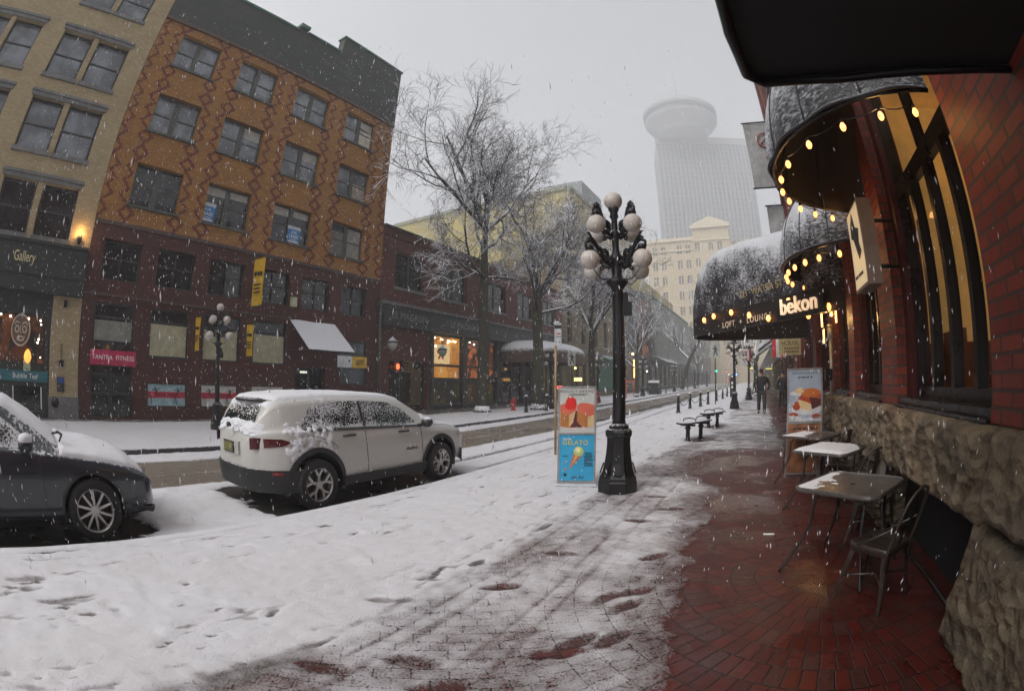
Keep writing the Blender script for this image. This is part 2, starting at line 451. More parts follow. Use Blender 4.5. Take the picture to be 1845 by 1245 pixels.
def paving_material():
    t = NT('brick_paving'); p = t.pos(); x,y,z = t.sep(p)[:3]
    def polar(cx, cy_):
        dx = t.math('SUBTRACT',x,cx); dy = t.math('SUBTRACT',y,cy_)
        r = t.math('SQRT', t.math('ADD', t.math('MULTIPLY',dx,dx), t.math('MULTIPLY',dy,dy)))
        th = t.math('ARCTAN2',dy,dx)
        rr = t.math('DIVIDE', r, .205); ring = t.math('FLOOR', rr)
        n = t.math('FLOOR', t.math('ADD', t.math('MULTIPLY', t.math('ADD', ring, .5), 2*PI*.205/.102), .5))
        q = t.math('MULTIPLY', t.math('ADD', t.math('DIVIDE', th, 2*PI), .5), n)
        fr = t.math('FRACT', rr); fq = t.math('FRACT', q)
        er = t.math('MINIMUM', fr, t.math('SUBTRACT',1.0,fr))
        eq = t.math('MINIMUM', fq, t.math('SUBTRACT',1.0,fq))
        er = t.math('MULTIPLY', er, 2.0)
        e = t.math('MINIMUM', er, eq)
        wn = t.n('TexWhiteNoise', {'Vector': t.comb(ring, t.math('FLOOR',q), cx)})
        return r, t.mapr(e,.02,.075), wn.outputs[0]
    r1,j1,w1 = polar(.74,3.75)
    r2,j2,w2 = polar(.1,9.2)
    r3,j3,w3 = polar(.4,15.2)
    mp = t.n('Mapping', {'Vector':p,'Rotation':(0,0,R(-38))})
    b = t.n('TexBrick', {'Vector':mp.outputs[0],'Color1':(0,0,0),'Color2':(1,1,1),'Mortar':(.5,.5,.5),'Scale':1.0,'Mortar Size':.006,'Mortar Smooth':.3,'Brick Width':.205,'Row Height':.102})
    jb = t.math('SUBTRACT',1.0,b.outputs['Fac']); wb = t.sep(b.outputs['Color'])[0]
    def sel(f,a,c): return t.math('ADD', t.math('MULTIPLY',f,a), t.math('MULTIPLY',t.math('SUBTRACT',1.0,f),c))
    f1 = t.math('LESS_THAN', r1, 2.46); f2 = t.math('LESS_THAN', r2, 2.66); f3 = t.math('LESS_THAN', r3, 2.4)
    J = sel(f3,j3,jb); W = sel(f3,w3,wb)
    J = sel(f2,j2,J); W = sel(f2,w2,W)
    J = sel(f1,j1,J); W = sel(f1,w1,W)
    # plain cast concrete band next to the kerb
    conc = t.math('LESS_THAN', x, -2.05)
    nf = t.noise(p, 9, 5, .6); fine = t.noise(p, 60, 4, .65); big = t.noise(p, .9, 4, .6)
    col = t.mix(W, (.058,.0085,.0065), (.112,.017,.011))
    dk = t.math('GREATER_THAN', W, .8)
    col = t.mix(t.math('MULTIPLY',dk,.75), col, (.05,.022,.019))
    col = t.mix(t.mapr(nf,.3,.8,0,.45), col, (.04,.016,.013))
    col = t.mix(J, (.013,.010,.009), col)
    col = t.mix(conc, col, t.mix(nf,(.09,.085,.08),(.14,.13,.125)))
    c = t.n('Attribute', attribute_name='cover').outputs['Fac']
    # joints stay open and stones show through where the snow is thin
    e = t.math('ADD', c, t.math('MULTIPLY', t.math('SUBTRACT', fine, .5), 1.0))
    e = t.math('ADD', e, t.math('MULTIPLY', t.math('SUBTRACT', nf, .5), .5))
    jj = t.math('MULTIPLY', t.math('SUBTRACT', 1.0, J), t.math('SUBTRACT',1.0,conc))
    e = t.math('SUBTRACT', e, t.math('MULTIPLY', jj, .10))
    f = t.mapr(e, .38, .66)
    thin = t.mapr(c, .55, .80)
    sn = t.mix(thin, (.20,.175,.18), (.66,.66,.695))
    sn = t.mix(t.mapr(nf,.5,.8,0,.30), sn, (.40,.38,.37))
    sn = t.mix(t.mapr(big,.35,.7,0,.25), sn, (.5,.46,.45))
    col = t.mix(f, col, sn)
    wet = t.mapr(big, .38, .58, .05, .42)
    ro = sel(f, .62, t.math('ADD', wet, t.math('MULTIPLY', fine, .12)))
    h = t.math('ADD', t.math('MULTIPLY',J,.5), t.math('MULTIPLY', fine, .25))
    h = t.math('ADD', h, t.math('MULTIPLY', f, t.math('MULTIPLY', fine, 1.6)))
    return t.finish(col, ro, 0, h, .55, .010, spec=.5)
paving = paving_material()
xs = rng(-4.42,1.9,.03)
sheet('pavement', xs, rng(-2.2,11,.032), side_cover, 0.0, .035, paving, rough=.012)
sheet('pavement', rng(-4.42,2.9,.07), rng(11,34,.08), side_cover, 0.0, .035, paving)
sheet('pavement', rng(-4.42,2.9,.3), rng(34,200,.8), side_cover, 0.0, .03, paving)

# kerb: a real step, snowed over
def kerb_cover(x,y): return .95+.2*fbm(x,y,3)
def kerb(name, x0, x1, y0, y1, inner):
    n = int((y1-y0)/.12)
    mb = MB()
    def fn(u,v):
        y = y0+(y1-y0)*v
        k = u*5
        wob = .02*noise.noise(Vector((y*1.7,u*2,0)))
        pr = [(x0,-.14),(x0,-.012),(x0+(x1-x0)*.12,.028),(x0+(x1-x0)*.5,.042),(x0+(x1-x0)*.9,.036),(x1,.016)]
        a = pr[int(round(k))]
        return (a[0]+wob, y, a[1]+(wob*.6 if k > .5 else 0))
    mb.grid(fn, 6, n)
    return props(mb.build(name, kerbm), kind='structure')
def kerb_material():
    t = NT('snowed_kerb'); p = t.pos()
    nf = t.noise(p, 7, 5, .7); fine = t.noise(p, 50, 4, .6)
    g = t.n('NewGeometry'); nz = t.math('ABSOLUTE', t.sep(g.outputs['Normal'])[2])
    e = t.math('ADD', nz, t.math('MULTIPLY', t.math('SUBTRACT', nf, .5), 1.0))
    f = t.mapr(e, .45, .7)
    col = t.mix(f, (.035,.032,.03), (.66,.66,.695))
    col = t.mix(t.mapr(fine,.55,.8,0,.35), col, (.3,.28,.27))
    return t.finish(col, .6, 0, fine, .5, .02)
kerbm = kerb_material()
kerb('kerb', -4.62, -4.42, -4, 190, 1)
kerb('kerb', -10.2, -10.4, -8, 190, 1)
# a crack line of trodden snow parallel to the kerb
def road_cover(x, y):
    c = .93
    n1 = fbm(x,y,.35); n2 = fbm(x*3,y*.6,1.0); n3 = fbm(x,y,5)
    if y > 7.6:   # wheel tracks that turn in and out of the parking lane
        e = lerp_tab([(7.6,-7.0),(12,-6.9),(20,-6.4),(40,-5.8),(200,-5.4)], y)
        for tx in (-6.35,-5.45):
            c -= .42*math.exp(-((x-tx-.25*math.sin(y*.16)-.02*y)/.16)**2)
    else: e = -7.02
    e += .12*n1+.05*n3
    if -9.45+.12*n1 < x < e:
        d = min(x+9.45, e-x)
        c = .9-min(1, d/.22)*.82
        c += .45*math.exp(-((x+8.12-.1*n1)/.11)**2)+.12*n2
    # bare wet ground under and beside the parked cars
    for ax,bx,ay,by in ((-6.75,-4.9,3.1,7.1),(-6.8,-4.85,-4,1.3)):
        dx = max(ax-x,0,x-bx); dy = max(ay-y,0,y-by); d = math.hypot(dx,dy)+.12*n3
        if d < .16: c -= .85*(1-max(0,d)/.16)
    return max(0,min(1,c+.05*n3))
def road_material():
    t = NT('slushy_road'); p = t.pos(); x,y,z = t.sep(p)[:3]
    nf = t.noise(p, 5, 5, .65); fine = t.noise(p, 45, 5, .7)
    st = t.noise(t.comb(t.math('MULTIPLY',x,5.0), t.math('MULTIPLY',y,.35)), 1.6, 5, .65)
    big = t.noise(p, .5, 4, .6)
    c = t.n('Attribute', attribute_name='cover').outputs['Fac']
    e = t.math('ADD', c, t.math('MULTIPLY', t.math('SUBTRACT', fine, .5), .9))
    e = t.math('ADD', e, t.math('MULTIPLY', t.math('SUBTRACT', st, .5), .5))
    f = t.mapr(e, .42, .72)
    slush = t.mix(st, (.10,.083,.068), (.23,.195,.16))
    slush = t.mix(t.mapr(fine,.35,.75,0,.6), slush, (.26,.225,.19))
    sn = t.mix(t.mapr(nf,.4,.75,0,.35), (.66,.66,.695), (.42,.39,.37))
    bare = t.math('LESS_THAN', t.math('ABSOLUTE', t.math('SUBTRACT', x, -8.2)), 1.3)
    lane = t.mapr(x, -7.05, -6.85)
    slush = t.mix(lane, slush, t.mix(fine, (.018,.017,.016), (.045,.042,.038)))  # bare lane asphalt, darkened to put the shade under the cars into its colour
    col = t.mix(f, slush, sn)
    r = t.math('ADD', t.math('MULTIPLY', f, .3), t.mapr(big,.35,.65,.22,.42))
    return t.finish(col, r, 0, t.math('ADD', t.math('MULTIPLY',fine,.6), f), .5, .02)
roadm = road_material()
sheet('road', rng(-10.25,-4.6,.06), rng(-5,16,.07), road_cover, -.135, .05, roadm, rough=.02)
sheet('road', rng(-10.25,-4.6,.12), rng(16,60,.3), road_cover, -.135, .05, roadm, rough=.02)
sheet('road', rng(-10.25,-4.6,.3), rng(60,240,1.2), road_cover, -.135, .05, roadm)
def far_cover(x,y):
    c = .9+.12*fbm(x,y,.8)
    if x < -15.9: c -= .35+.2*fbm(x,y,2)
    if y > 17 and y < 38 and x < -14.2: c -= .5
    return max(0,min(1,c))
farm = paving
sheet('far_pavement', rng(-16.75,-10.4,.14), rng(-8,45,.16), far_cover, 0.0, .03, paving)
sheet('far_pavement', rng(-16.75,-10.4,.5), rng(45,200,1.0), far_cover, 0.0, .03, paving)
gm = MB(); gm.quad((-330,-120,-.30),(330,-120,-.30),(330,520,-.30),(-330,520,-.30))
props(gm.build('ground', M('snowy_ground', (.55,.55,.58), .8, world=True), fix=False), kind='structure')
# ------------------------------------------------------------------ left side: cream gallery building
XL = -16.6
cream_brick = brick_mat('cream_brick', (.36,.28,.15), (.45,.36,.21), (.23,.18,.11), bw=.22, bh=.07, ms=.008, rough=.85, bump=.3, dirt=.22, stain=(.13,.09,.05))
orange_brick = brick_mat('orange_patterned_brick', (.27,.12,.022), (.38,.18,.036), (.14,.06,.018), bw=.21, bh=.075, ms=.008, bump=.3, dirt=.30, pattern=diamonds, stain=(.10,.05,.022))
dark_brick = brick_mat('dark_red_brick', (.055,.009,.006), (.095,.017,.010), (.045,.03,.024), bw=.21, bh=.075, ms=.009, dirt=.45, stain=(.035,.02,.016))
red_brick = brick_mat('red_brown_brick', (.095,.022,.016), (.14,.036,.024), (.075,.05,.04), bw=.21, bh=.075, ms=.01, dirt=.4, stain=(.04,.026,.02))
slate = brick_mat('grey_parapet_panels', (.035,.04,.036), (.045,.05,.045), (.02,.022,.02), bw=1.6, bh=.55, ms=.02, dirt=.4, bump=.4, stain=(.025,.026,.025), rough=.75)
dark_fascia = M('dark_fascia', (.022,.026,.026), .5, world=True, var=.3, snow=-.25)

w0 = (XL,-2,0)
b = root('gallery_building', 'cream brick building with paired sash windows over a dark shopfront reading Gallery', 'building', w0)
pairs_z = [(13.72+.0,15.6),(11.15,13.1),(8.32,10.22),(5.55,7.3)]
holes = []
prs = [(-2.28,1.03),(-6.7,-3.4),(-11.1,-7.8)]
for (c_,d_) in [(14.5,16.4)]+pairs_z[1:]:
    for (a_,b_) in prs: holes.append((a_,b_,c_,d_))
facade('wall', cream_brick, b, w0, XL, -14, 1.93, 5.36, 19.5, holes, depth=.3)
for (a_,b_,c_,d_) in holes:
    for k in (0,1):
        ya = a_ if k==0 else (a_+b_)/2+.13
        yb = (a_+b_)/2-.13 if k==0 else b_
        window(b, w0, XL, ya, yb, c_, d_, depth=.28, frame=darkframe, glass=glass_up if c_>7 else glass_dark, fw=.09, mull=0, rail=.5, rw=.07, sill=.16, sillm=stone_trim)
    q = MB(); q.box(XL-.01, XL-.29, (a_+b_)/2-.13, (a_+b_)/2+.13, c_+.002, d_-.002); q.build('mullion_pier', cream_brick, b, w0)
    q = MB(); q.box(XL+.05, XL-.2, a_-.1, b_+.1, d_+.002, d_+.15); q.box(XL+.10, XL-.2, a_-.14, b_+.14, d_+.152, d_+.26); q.build('lintel', stone_trim, b, w0)
# shopfront
q = MB(); q.box(XL+.22, XL-.3, -14, 1.86, 3.87, 5.26); q.box(XL+.30, XL-.3, -14, 1.88, 5.262, 5.36)
q.box(XL+.28, XL-.3, -14, 1.87, 4.30, 4.40); q.box(XL+.26, XL-.3, -14, 1.87, 3.80, 3.868)
f = q.build('fascia', dark_fascia, b, w0)
text('Gallery', .46, cream_txt, f, (.235, 1.38, 4.80), RX, sx=.66)
q = MB(); q.box(XL, XL-.5, .78, 1.92, 0, 3.79); q.build('pier', cream_brick, b, w0)
q = MB(); q.box(XL+.03, XL-.4, .74, 1.93, 0, .70); q.build('pier_base', stone_trim, b, w0)
sh = facade('shopfront', dark_fascia, b, w0, XL-.12, -14, .78, 0, 3.80, [(-1.6,.62,1.62,3.15),(-4.3,-1.9,1.62,3.15),(-.75,.55,.2,1.02),(-4.3,-1.9,.2,1.3)], depth=.15, back=3)
def shop_glow(name, cols, estr, sc=4.0, base=.25):
    """lit shop interior seen through its window: warm patches of goods and lamps"""
    t = NT(name); p = t.obj()
    v = t.n('TexVoronoi', {'Vector':p,'Scale':sc,'Randomness':1.0}, feature='F1', distance='MANHATTAN')
    k = t.sep(v.outputs['Color'])[0]
    c = t.mix(t.mapr(k,.2,.4), cols[0], cols[1]); c = t.mix(t.mapr(k,.55,.8), c, cols[2])
    nf = t.noise(p, 7, 4, .6)
    e = t.math('MULTIPLY', t.math('ADD', base, t.mapr(nf,.4,.75)), estr)
    return t.finish(c, .3, emit=c, estr=e)
glowA = shop_glow('gallery_interior', ((.03,.015,.01),(.16,.05,.012),(.012,.01,.008)), .22, 2.2)
for (a_,b_) in ((-1.6,.62),(-4.3,-1.9)):
    fr = window(b, w0, XL-.12, a_, b_, 1.62, 3.15, depth=.14, glass=glowA, mull=0, rail=None, fw=.06, name='shop_window')
bulb_w = M('white_bulb', (1,.85,.6), .4, emit=9, var=0)
for k,(yy,zz,rr) in enumerate([(-.9,3.02,.035),(-.5,3.02,.03),(-.15,3.0,.035),(-1.3,3.05,.03),(.35,2.98,.03),(.38,2.86,.025),(.28,2.30,.03),(.32,2.40,.03),(.42,1.85,.02)]):
    q = MB(); q.sphere((XL-.2,yy,zz), rr, 8, 6); q.build('spotlight', bulb_w, b, w0)
# carved mask in the shop window: an oval disc with pale rings
mk = props(MB().lathe([(.001,-.02),(.36,-.02),(.40,0),(.36,.03),(.001,.05)], 28).build('mask', M('carved_brown', (.16,.09,.055), .5), None), 'round brown carved face mask with pale outlines hanging in the gallery window', 'mask')
mk.location = (XL-.02,-.43,2.62); mk.rotation_euler = (0,R(90),0); mk.scale = (1.25,1,1)
def ring(r0, seg=24, rad=.02, c=(0,0), sx=1, sy=1):
    return [(c[0]+sy*r0*math.cos(2*PI*i/seg), c[1]+sx*r0*math.sin(2*PI*i/seg), .045) for i in range(seg+1)]
q = MB(); q.tube(ring(.37), .022, 6)
for s_ in (-1,1):
    q.tube(ring(.075, c=(-.02,s_*.15)), .02, 6); q.tube([(-.16,s_*.04,.05),(-.2,s_*.18,.05),(-.13,s_*.27,.045)], .018, 6)
q.tube(ring(.06, c=(.2,0), sx=2.2, sy=.8), .02, 6); q.tube([(-.12,0,.05),(.06,-.02,.06),(.08,.05,.05)], .016, 6)
q.build('outline', M('pale_wood', (.55,.46,.36), .5), mk)
lan = root('lantern', 'glowing amber teardrop lantern hanging low in the gallery window', 'lantern', (XL-.05,-.1,1.85))
q = MB(); q.lathe([(.02,-.2),(.11,-.14),(.16,-.02),(.12,.12),(.04,.22)], 14); q.build('shade', M('amber_glass', (.9,.4,.08), .4, emit=1.1, ecol=(.9,.38,.06)), lan)
q = MB(); q.lathe([(.04,.22),(.04,.26),(.01,.27)], 8); q.tube([(0,0,.26),(0,0,.9)], .006, 5); q.build('cap', iron, lan)
nb = root('notice', 'pale green notice card standing in the gallery window under the lantern', 'notice', (XL-.09,-.12,1.4))
q = MB(); q.box(0,.02,-.14,.14,-.0,.40); q.build('card', M('pale_green_card', (.35,.42,.30), .6), nb)
q = MB(); q.box(.02,.024,-.09,.09,.07,.085); q.build('lettering', dark_txt, nb)
# small shop below: teal banner
q = MB(); q.box(XL-.11, XL-.06, -2.6,.72,1.10,1.42); tb = q.build('banner', M('teal_banner', (.02,.13,.16), .5), None)
props(tb, 'teal Bubble Tea banner across the basement shop window', 'shop sign')
text('Bubble Tea', .22, white_txt, tb, (XL-.055,-.2,1.26), RX)
window(b, w0, XL-.12, -.75, .55, .2, 1.02, depth=.13, glass=glass_dark, mull=0, rail=None, name='basement_window')
window(b, w0, XL-.12, -4.3, -1.9, .2, 1.3, depth=.13, glass=glass_dark, mull=1, rail=None, name='basement_window')
for y_ in (-.70,.44): q = MB(); q.box(XL-.1,XL-.06,y_,y_+.04,.28,.95); q.build('white_stripe', white_txt, b, w0)
# little things on the pier
q = MB(); q.box(XL+.005,XL+.12,1.2,1.33,3.45,3.66); props(q.build('wall_speaker', iron), 'small black box high on the cream shopfront pier', 'speaker')
q = MB(); q.box(XL+.005,XL+.10,1.16,1.34,1.62,1.82); q.box(XL+.005,XL+.02,1.245,1.255,1.82,2.3); q.box(XL+.005,XL+.02,1.16,1.34,2.3,2.31); props(q.build('junction_box', iron), 'black junction box with a thin conduit on the cream pier', 'junction box')
pb = root('notice_board', 'small framed notice with blue heading on the cream pier', 'notice board', (XL+.01,1.24,1.0))
q = MB(); q.box(0,.03,-.14,.14,-.16,.30); q.build('frame', darkframe, pb)
q = MB(); q.box(.031,.036,-.12,.12,.12,.28); q.build('heading', M('blue_paper', (.03,.07,.3), .6), pb)
q = MB(); q.lathe([(.001,0),(.15,0),(.16,.04),(.06,.09),(.001,.1)], 16); vn = props(q.build('wall_vent', iron), 'round dark metal vent low on the cream pier', 'vent')
vn.location = (XL+.03,1.0,.52); vn.rotation_euler = (0,R(90),0)
lw = root('wall_lamp', 'lit black uplighter glowing on the cream pier above the Gallery fascia', 'lamp', (XL+.02,1.45,5.62))
q = MB(); q.box(0,.06,-.05,.05,-.1,.12); q.lathe([(.07,-.16),(.08,.14)], 12, (.12,0,0)); q.build('housing', iron, lw)
q = MB(); q.lathe([(.05,.141),(.05,.146)], 12, (.12,0,0)); q.build('bulb', M('warm_bulb', (1,.6,.2), .4, emit=12, ecol=(1,.55,.18)), lw)
def point(loc, e, col=(1,.55,.2), r=.05, name='lamp_light'):
    l = bpy.data.lights.new(name,'POINT'); l.energy = e; l.color = col; l.shadow_soft_size = r
    o = bpy.data.objects.new(name, l); o.location = loc; COL.objects.link(o); return o
point((XL+.22,1.45,5.85), 14)

# ------------------------------------------------------------------ patterned brick building
w1 = (XL,9,0)
b = root('patterned_building', 'tall orange brick building with red diamond pattern, grey parapet and dark brick base', 'building', w1)
Y0, Y1 = 1.95, 16.3
up = []
for r_,(zc,zd) in enumerate(((7.18,8.76),(10.10,11.70),(13.08,14.72))):
    for k in range(4):
        yc = 4.17+3.265*k; up.append((yc-1.04, yc+1.04, zc, zd, r_, k))
facade('upper_wall', orange_brick, b, w1, XL, Y0, Y1, 6.42, 15.2, up, depth=.28, top=False)
for (a_,b_,c_,d_,r_,k) in up:
    bl = []
    mid = (a_+b_)/2
    if r_ == 0 and k in (1,2,3):
        bl = [(a_+.08,mid-.05,d_-.42,d_-.08,blind_mat),(mid+.05,b_-.08,d_-.36,d_-.08,blind_mat)]
        if k == 3: bl = [(a_+.08,mid-.05,c_+.08,d_-.4,M('curtain_grey',(.16,.15,.14),.8)),(mid+.05,b_-.08,c_+.08,d_-.1,M('curtain_beige',(.25,.235,.21),.8))]
    if r_ == 1 and k in (1,2,3): bl = [(mid+.05,b_-.08,d_-.55,d_-.08,blind_mat)]
    if r_ == 1 and k == 3: bl = [(mid+.06,b_-.08,c_+.1,d_-.7,M('curtain_tan',(.28,.24,.19),.8))]
    if r_ == 2 and k == 3: bl = [(mid+.05,b_-.08,c_+.08,d_-.5,M('curtain_white',(.42,.38,.32),.8)),(mid+.05,b_-.08,d_-.6,d_-.1,blind_mat)]
    window(b, w1, XL, a_, b_, c_, d_, depth=.26, frame=greyframe, glass=glass_up if r_ else glass_dark, fw=.07, mull=1, mw=.24, rail=.5, rw=.07, sill=.10, sillm=greyframe, blind=bl)
# parapet with raised end
q = MB()
q.prism([(Y0,15.2),(Y1,15.2),(Y1,19.05),(11.7,18.95),(11.7,17.8),(9.25,17.85),(9.25,18.0),(8.75,18.0),(8.75,17.82),(Y0,17.65)], XL+.06, XL-.4, 'x')
q.box(XL-.41, XL-10, Y1-.3, Y1, 6.4, 15.6)
q.build('parapet', slate, b, w1)
q = MB(); q.box(XL+.14,XL-.45,11.62,Y1+.06,19.0,19.1); q.box(XL+.13,XL-.45,Y0,8.7,17.72,17.84); q.box(XL+.13,XL-.45,9.3,11.6,17.86,17.95); q.box(XL+.22,XL-.3,8.7,9.3,18.0,18.2)
q.build('coping', M('green_copper', (.05,.13,.09), .6), b, w1)
q = MB(); q.box(XL+.10,XL-.1,Y0,Y1,15.12,15.24); q.build('string_course', M('brown_trim', (.09,.05,.035), .7), b, w1)
low = []
cols6 = [2.49,4.76,7.02,9.28,11.55,13.80]
for k,yy in enumerate(cols6):
    low.append((yy,yy+1.6,4.52,5.86,'u',k))
for k,yy in enumerate([2.43,4.70,6.95,9.22]):
    low.append((yy,yy+1.64,2.10,3.78,'s',k))
low += [(2.41,4.07,.08,1.78,'d',0),(11.35,13.0,.08,2.05,'d',1),(13.85,15.5,1.35,3.35,'g',0)]
for k,yy in enumerate([4.70,6.95,9.22]): low.append((yy,yy+1.58,.46,1.24,'p',k))
facade('base_wall', dark_brick, b, w1, XL, Y0, Y1, 0, 6.42, low, depth=.24, top=False)
q = MB(); q.box(XL+.05,XL-.05,Y0,Y1-.02,6.34,6.47); q.box(XL+.05,XL-.02,Y0,11.2,3.98,4.05); q.build('ledge', M('ledge_stone', (.06,.04,.035), .7, snow=.15), b, w1)
for (a_,b_,c_,d_,ty,k) in low:
    mid = (a_+b_)/2
    if ty == 'u': window(b, w1, XL, a_, b_, c_, d_, depth=.22, glass=glass_dark, mull=1, mw=.06, rail=.55, rw=.05)
    elif ty == 's':
        bl = [(a_+.06,b_-.06,c_+.06,c_+1.15,beige_blind)]
        if k == 0: bl = [(a_+.06,b_-.06,c_+.45,c_+1.1,M('grey_blind',(.2,.2,.17),.7))]
        window(b, w1, XL, a_, b_, c_, d_, depth=.12, glass=glass_dark, mull=0, rail=.72, rw=.07, blind=bl, frame=darkframe)
    elif ty == 'd':
        dr = window(b, w1, XL, a_, b_, c_, d_, depth=.22, glass=glass_dark, mull=1, mw=.12, rail=.45 if k==0 else None, rw=.1, name='door')
        q = MB(); q.tube([(XL-.08,mid+.12,.9),(XL-.08,mid+.12,1.2)], .015, 6); q.build('handle', stone_trim, dr, w1)
    elif ty == 'g':
        window(b, w1, XL, a_, b_, c_, d_, depth=.1, glass=glass_mat('blue_grey_panel', (.06,.075,.085), .3), mull=0, rail=None)
    elif ty == 'p':
        q = MB(); q.box(XL-.2,XL-.24,a_,b_,c_,d_); q.build('window_back', darkframe, b, w1)
q = MB(); q.tube([(XL+.12,Y1-.02,.0),(XL+.12,Y1-.02,5.2)], .07, 8); q.box(XL+.02,XL+.2,Y1-.2,Y1+.16,5.2,5.5); q.build('downpipe', greyframe, b, w1)
# signs and hangings on it
sgn_ = root('entrance_sign', 'pink TANTRA FITNESS sign board above the double door', 'sign', (XL+.02,3.28,2.0))
q = MB(); q.box(0,.06,-.9,.9,-.24,.24); q.build('board', M('hot_pink', (.42,.012,.07), .5), sgn_)
text('TANTRA  FITNESS', .21, white_txt, sgn_, (.065,0,0), RX)
pk = M('poster_pink', (.42,.02,.05), .5); pb_ = M('poster_blue', (.28,.42,.45), .5); pw = M('poster_white', (.5,.5,.47), .5)
for k,(yy,bg_,lab) in enumerate([(4.70,pb_,'pale blue poster with pink band and gymnasts, first from the pink sign'),(6.95,pw,'white poster with pink band behind the street lamp'),(9.22,pw,'white studio poster half hidden behind the snowy car roof')]):
    r_ = root('poster', lab, 'poster', (XL-.1,yy+.79,.85), group='posters along the dark brick base')
    q = MB(); q.box(0,.05,-.77,.77,-.37,.37); q.build('panel', bg_, r_)
    q = MB(); q.box(.051,.056,-.77,.77,-.10,.12); q.build('band', pk, r_)
    text('TANTRA * FITNESS' , .12, dark_txt, r_, (.062,0,.01), RX)
    q = MB()
    for s_ in (-1,1):
        y_ = .45*s_
        q.tube([(.06,y_,.02),(.06,y_+.05,.15),(.06,y_-.03,.27)], [.012,.03,.015], 6); q.tube([(.06,y_+.04,.16),(.06,y_+.2,.25)], .012, 5); q.tube([(.06,y_+.04,.14),(.06,y_-.15,.2)], .012, 5)
    q.tube([(.06,-.62,-.32),(.06,-.62,.05)], .01, 5); q.tube([(.06,.3,-.3),(.06,.36,-.05),(.06,.42,-.3)], .012, 5)
    q.build('figure', dark_txt, r_)
wa = root('awning', 'square white awning sloping out over the dark doorway, covered in snow', 'awning', (XL,12.2,3.2))
q = MB(); q.grid(lambda u,v: (.02+1.28*v, -1.2+2.48*u+.16*v, .82-1.25*v-.02+.01*math.sin(9*u)), 14, 10); q.grid(lambda u,v: (.02+1.28*v, -1.2+2.48*u+.16*v, .775-1.25*v), 2, 2)
q.build('canopy', M('snow_white_canvas', (.72,.74,.75), .7, bump=.6, bscale=25, snow=.5), wa)
q = MB()
for s_ in (-1.17,1.22): q.tube([(.02,s_,.75),(1.28,s_+.16,-.47)], .018, 6); q.tube([(.02,s_,-.45),(1.28,s_+.16,-.47)], .018, 6)
q.tube([(1.29,-1.04,-.47),(1.29,1.42,-.47)], .02, 6); q.build('frame', darkframe, wa)
ws = root('wall_sign', 'yellow and white sign across the grey panel beside the white awning', 'sign', (XL+.01,14.7,2.4))
q = MB(); q.box(0,.03,-1.0,-.12,-.26,.26); q.build('white_half', M('sign_white', (.62,.64,.64), .5), ws)
q = MB(); q.box(0,.03,-.119,.82,-.26,.26); q.build('yellow_half', M('sign_yellow', (.60,.36,.02), .5), ws)
scrawl(ws, dark_txt, .034, .35, .0, .5, 3, .05); q = MB(); q.lathe([(.001,0),(.06,0),(.001,.01)],8); k_ = q.build('emblem', dark_txt, ws); k_.location=(.034,-.3,.05); k_.rotation_euler=(0,R(90),0)
ym = M('yellow_banner', (.58,.36,.02), .6)
for k,(yy,zb,zt,wd,lab) in enumerate([(8.98,4.28,6.1,.24,'tall yellow vertical banner hung high between the upper windows'),(6.58,2.44,3.6,.12,'narrow yellow banner just left of the far street lamp'),(8.87,2.37,3.55,.14,'narrow yellow banner right of the far street lamp')]):
    r_ = root('hanging_banner', lab, 'banner', (XL+.05,yy,zb), rz=R(4), group='yellow banners on the dark brick base')
    h_ = zt-zb; ww = wd*3.2
    q = MB(); q.grid(lambda u,v: (.05+ww*u, .015*math.sin(5*v+3*u), h_*v), 6, 10); q.grid(lambda u,v: (.05+ww*u, .012+.015*math.sin(5*v+3*u), h_*v), 6, 10); q.build('cloth', ym, r_)
    for zp in (h_+.02,-.02): q = MB(); q.tube([(0,0,zp),(ww+.08,0,zp)], .012, 6); q.build('pole', darkframe, r_)
    q = MB()
    for i_,(a0,a1) in enumerate(((.15,.38),(.45,.62),(.66,.88))): q.obox((.05+ww*(a0+a1)/2,-.03,h_*(.68-.01*i_)), ww*(a1-a0), .01, h_*.09, ry=.5*(i_-1))
    for i_ in range(3): q.box(.05+ww*.2,.05+ww*.8,-.035,-.028,h_*(.42-.08*i_),h_*(.45-.08*i_))
    q.build('emblem', dark_txt, r_)
lb = M('lease_blue', (.02,.16,.40), .5)
for k,(yy,zz,lab) in enumerate([(6.62,7.62,'blue FOR LEASE sign in the second window of the lowest orange row'),(10.95,7.60,'blue FOR LEASE sign in the third window of the lowest orange row')]):
    r_ = root('lease_sign', lab, 'sign', (XL-.19,yy,zz), group='for lease signs in the windows')
    q = MB(); q.box(0,.02,-.34,.34,-.37,.24); q.build('panel', lb, r_)
    q = MB(); q.box(0,.02,-.34,.34,.241,.38); q.build('header', M('sign_pale', (.5,.53,.55), .5), r_)
    text('FOR', .15, white_txt, r_, (.025,0,.10), RX); text('LEASE', .19, white_txt, r_, (.025,0,-.07), RX)
    q = MB(); q.box(.021,.024,-.2,.2,-.2,-.185); q.box(.021,.024,-.2,.2,-.25,-.235); q.box(.021,.024,-.27,.27,-.33,-.28); q.build('small_print', white_txt, r_)
q = MB(); q.box(XL+.01,XL+.16,10.95,11.22,4.52,4.9); props(q.build('meter_box', M('pale_box', (.4,.42,.28), .6, snow=0)), 'small pale green box on the dark brick wall above the white awning', 'meter box')
q = MB(); q.box(XL+.02,XL+.14,11.6,11.9,1.82,1.9); props(q.build('door_light', M('door_light', (.8,.8,.7), .4, emit=.7)), 'small white light strip over the dark doorway under the awning', 'lamp')
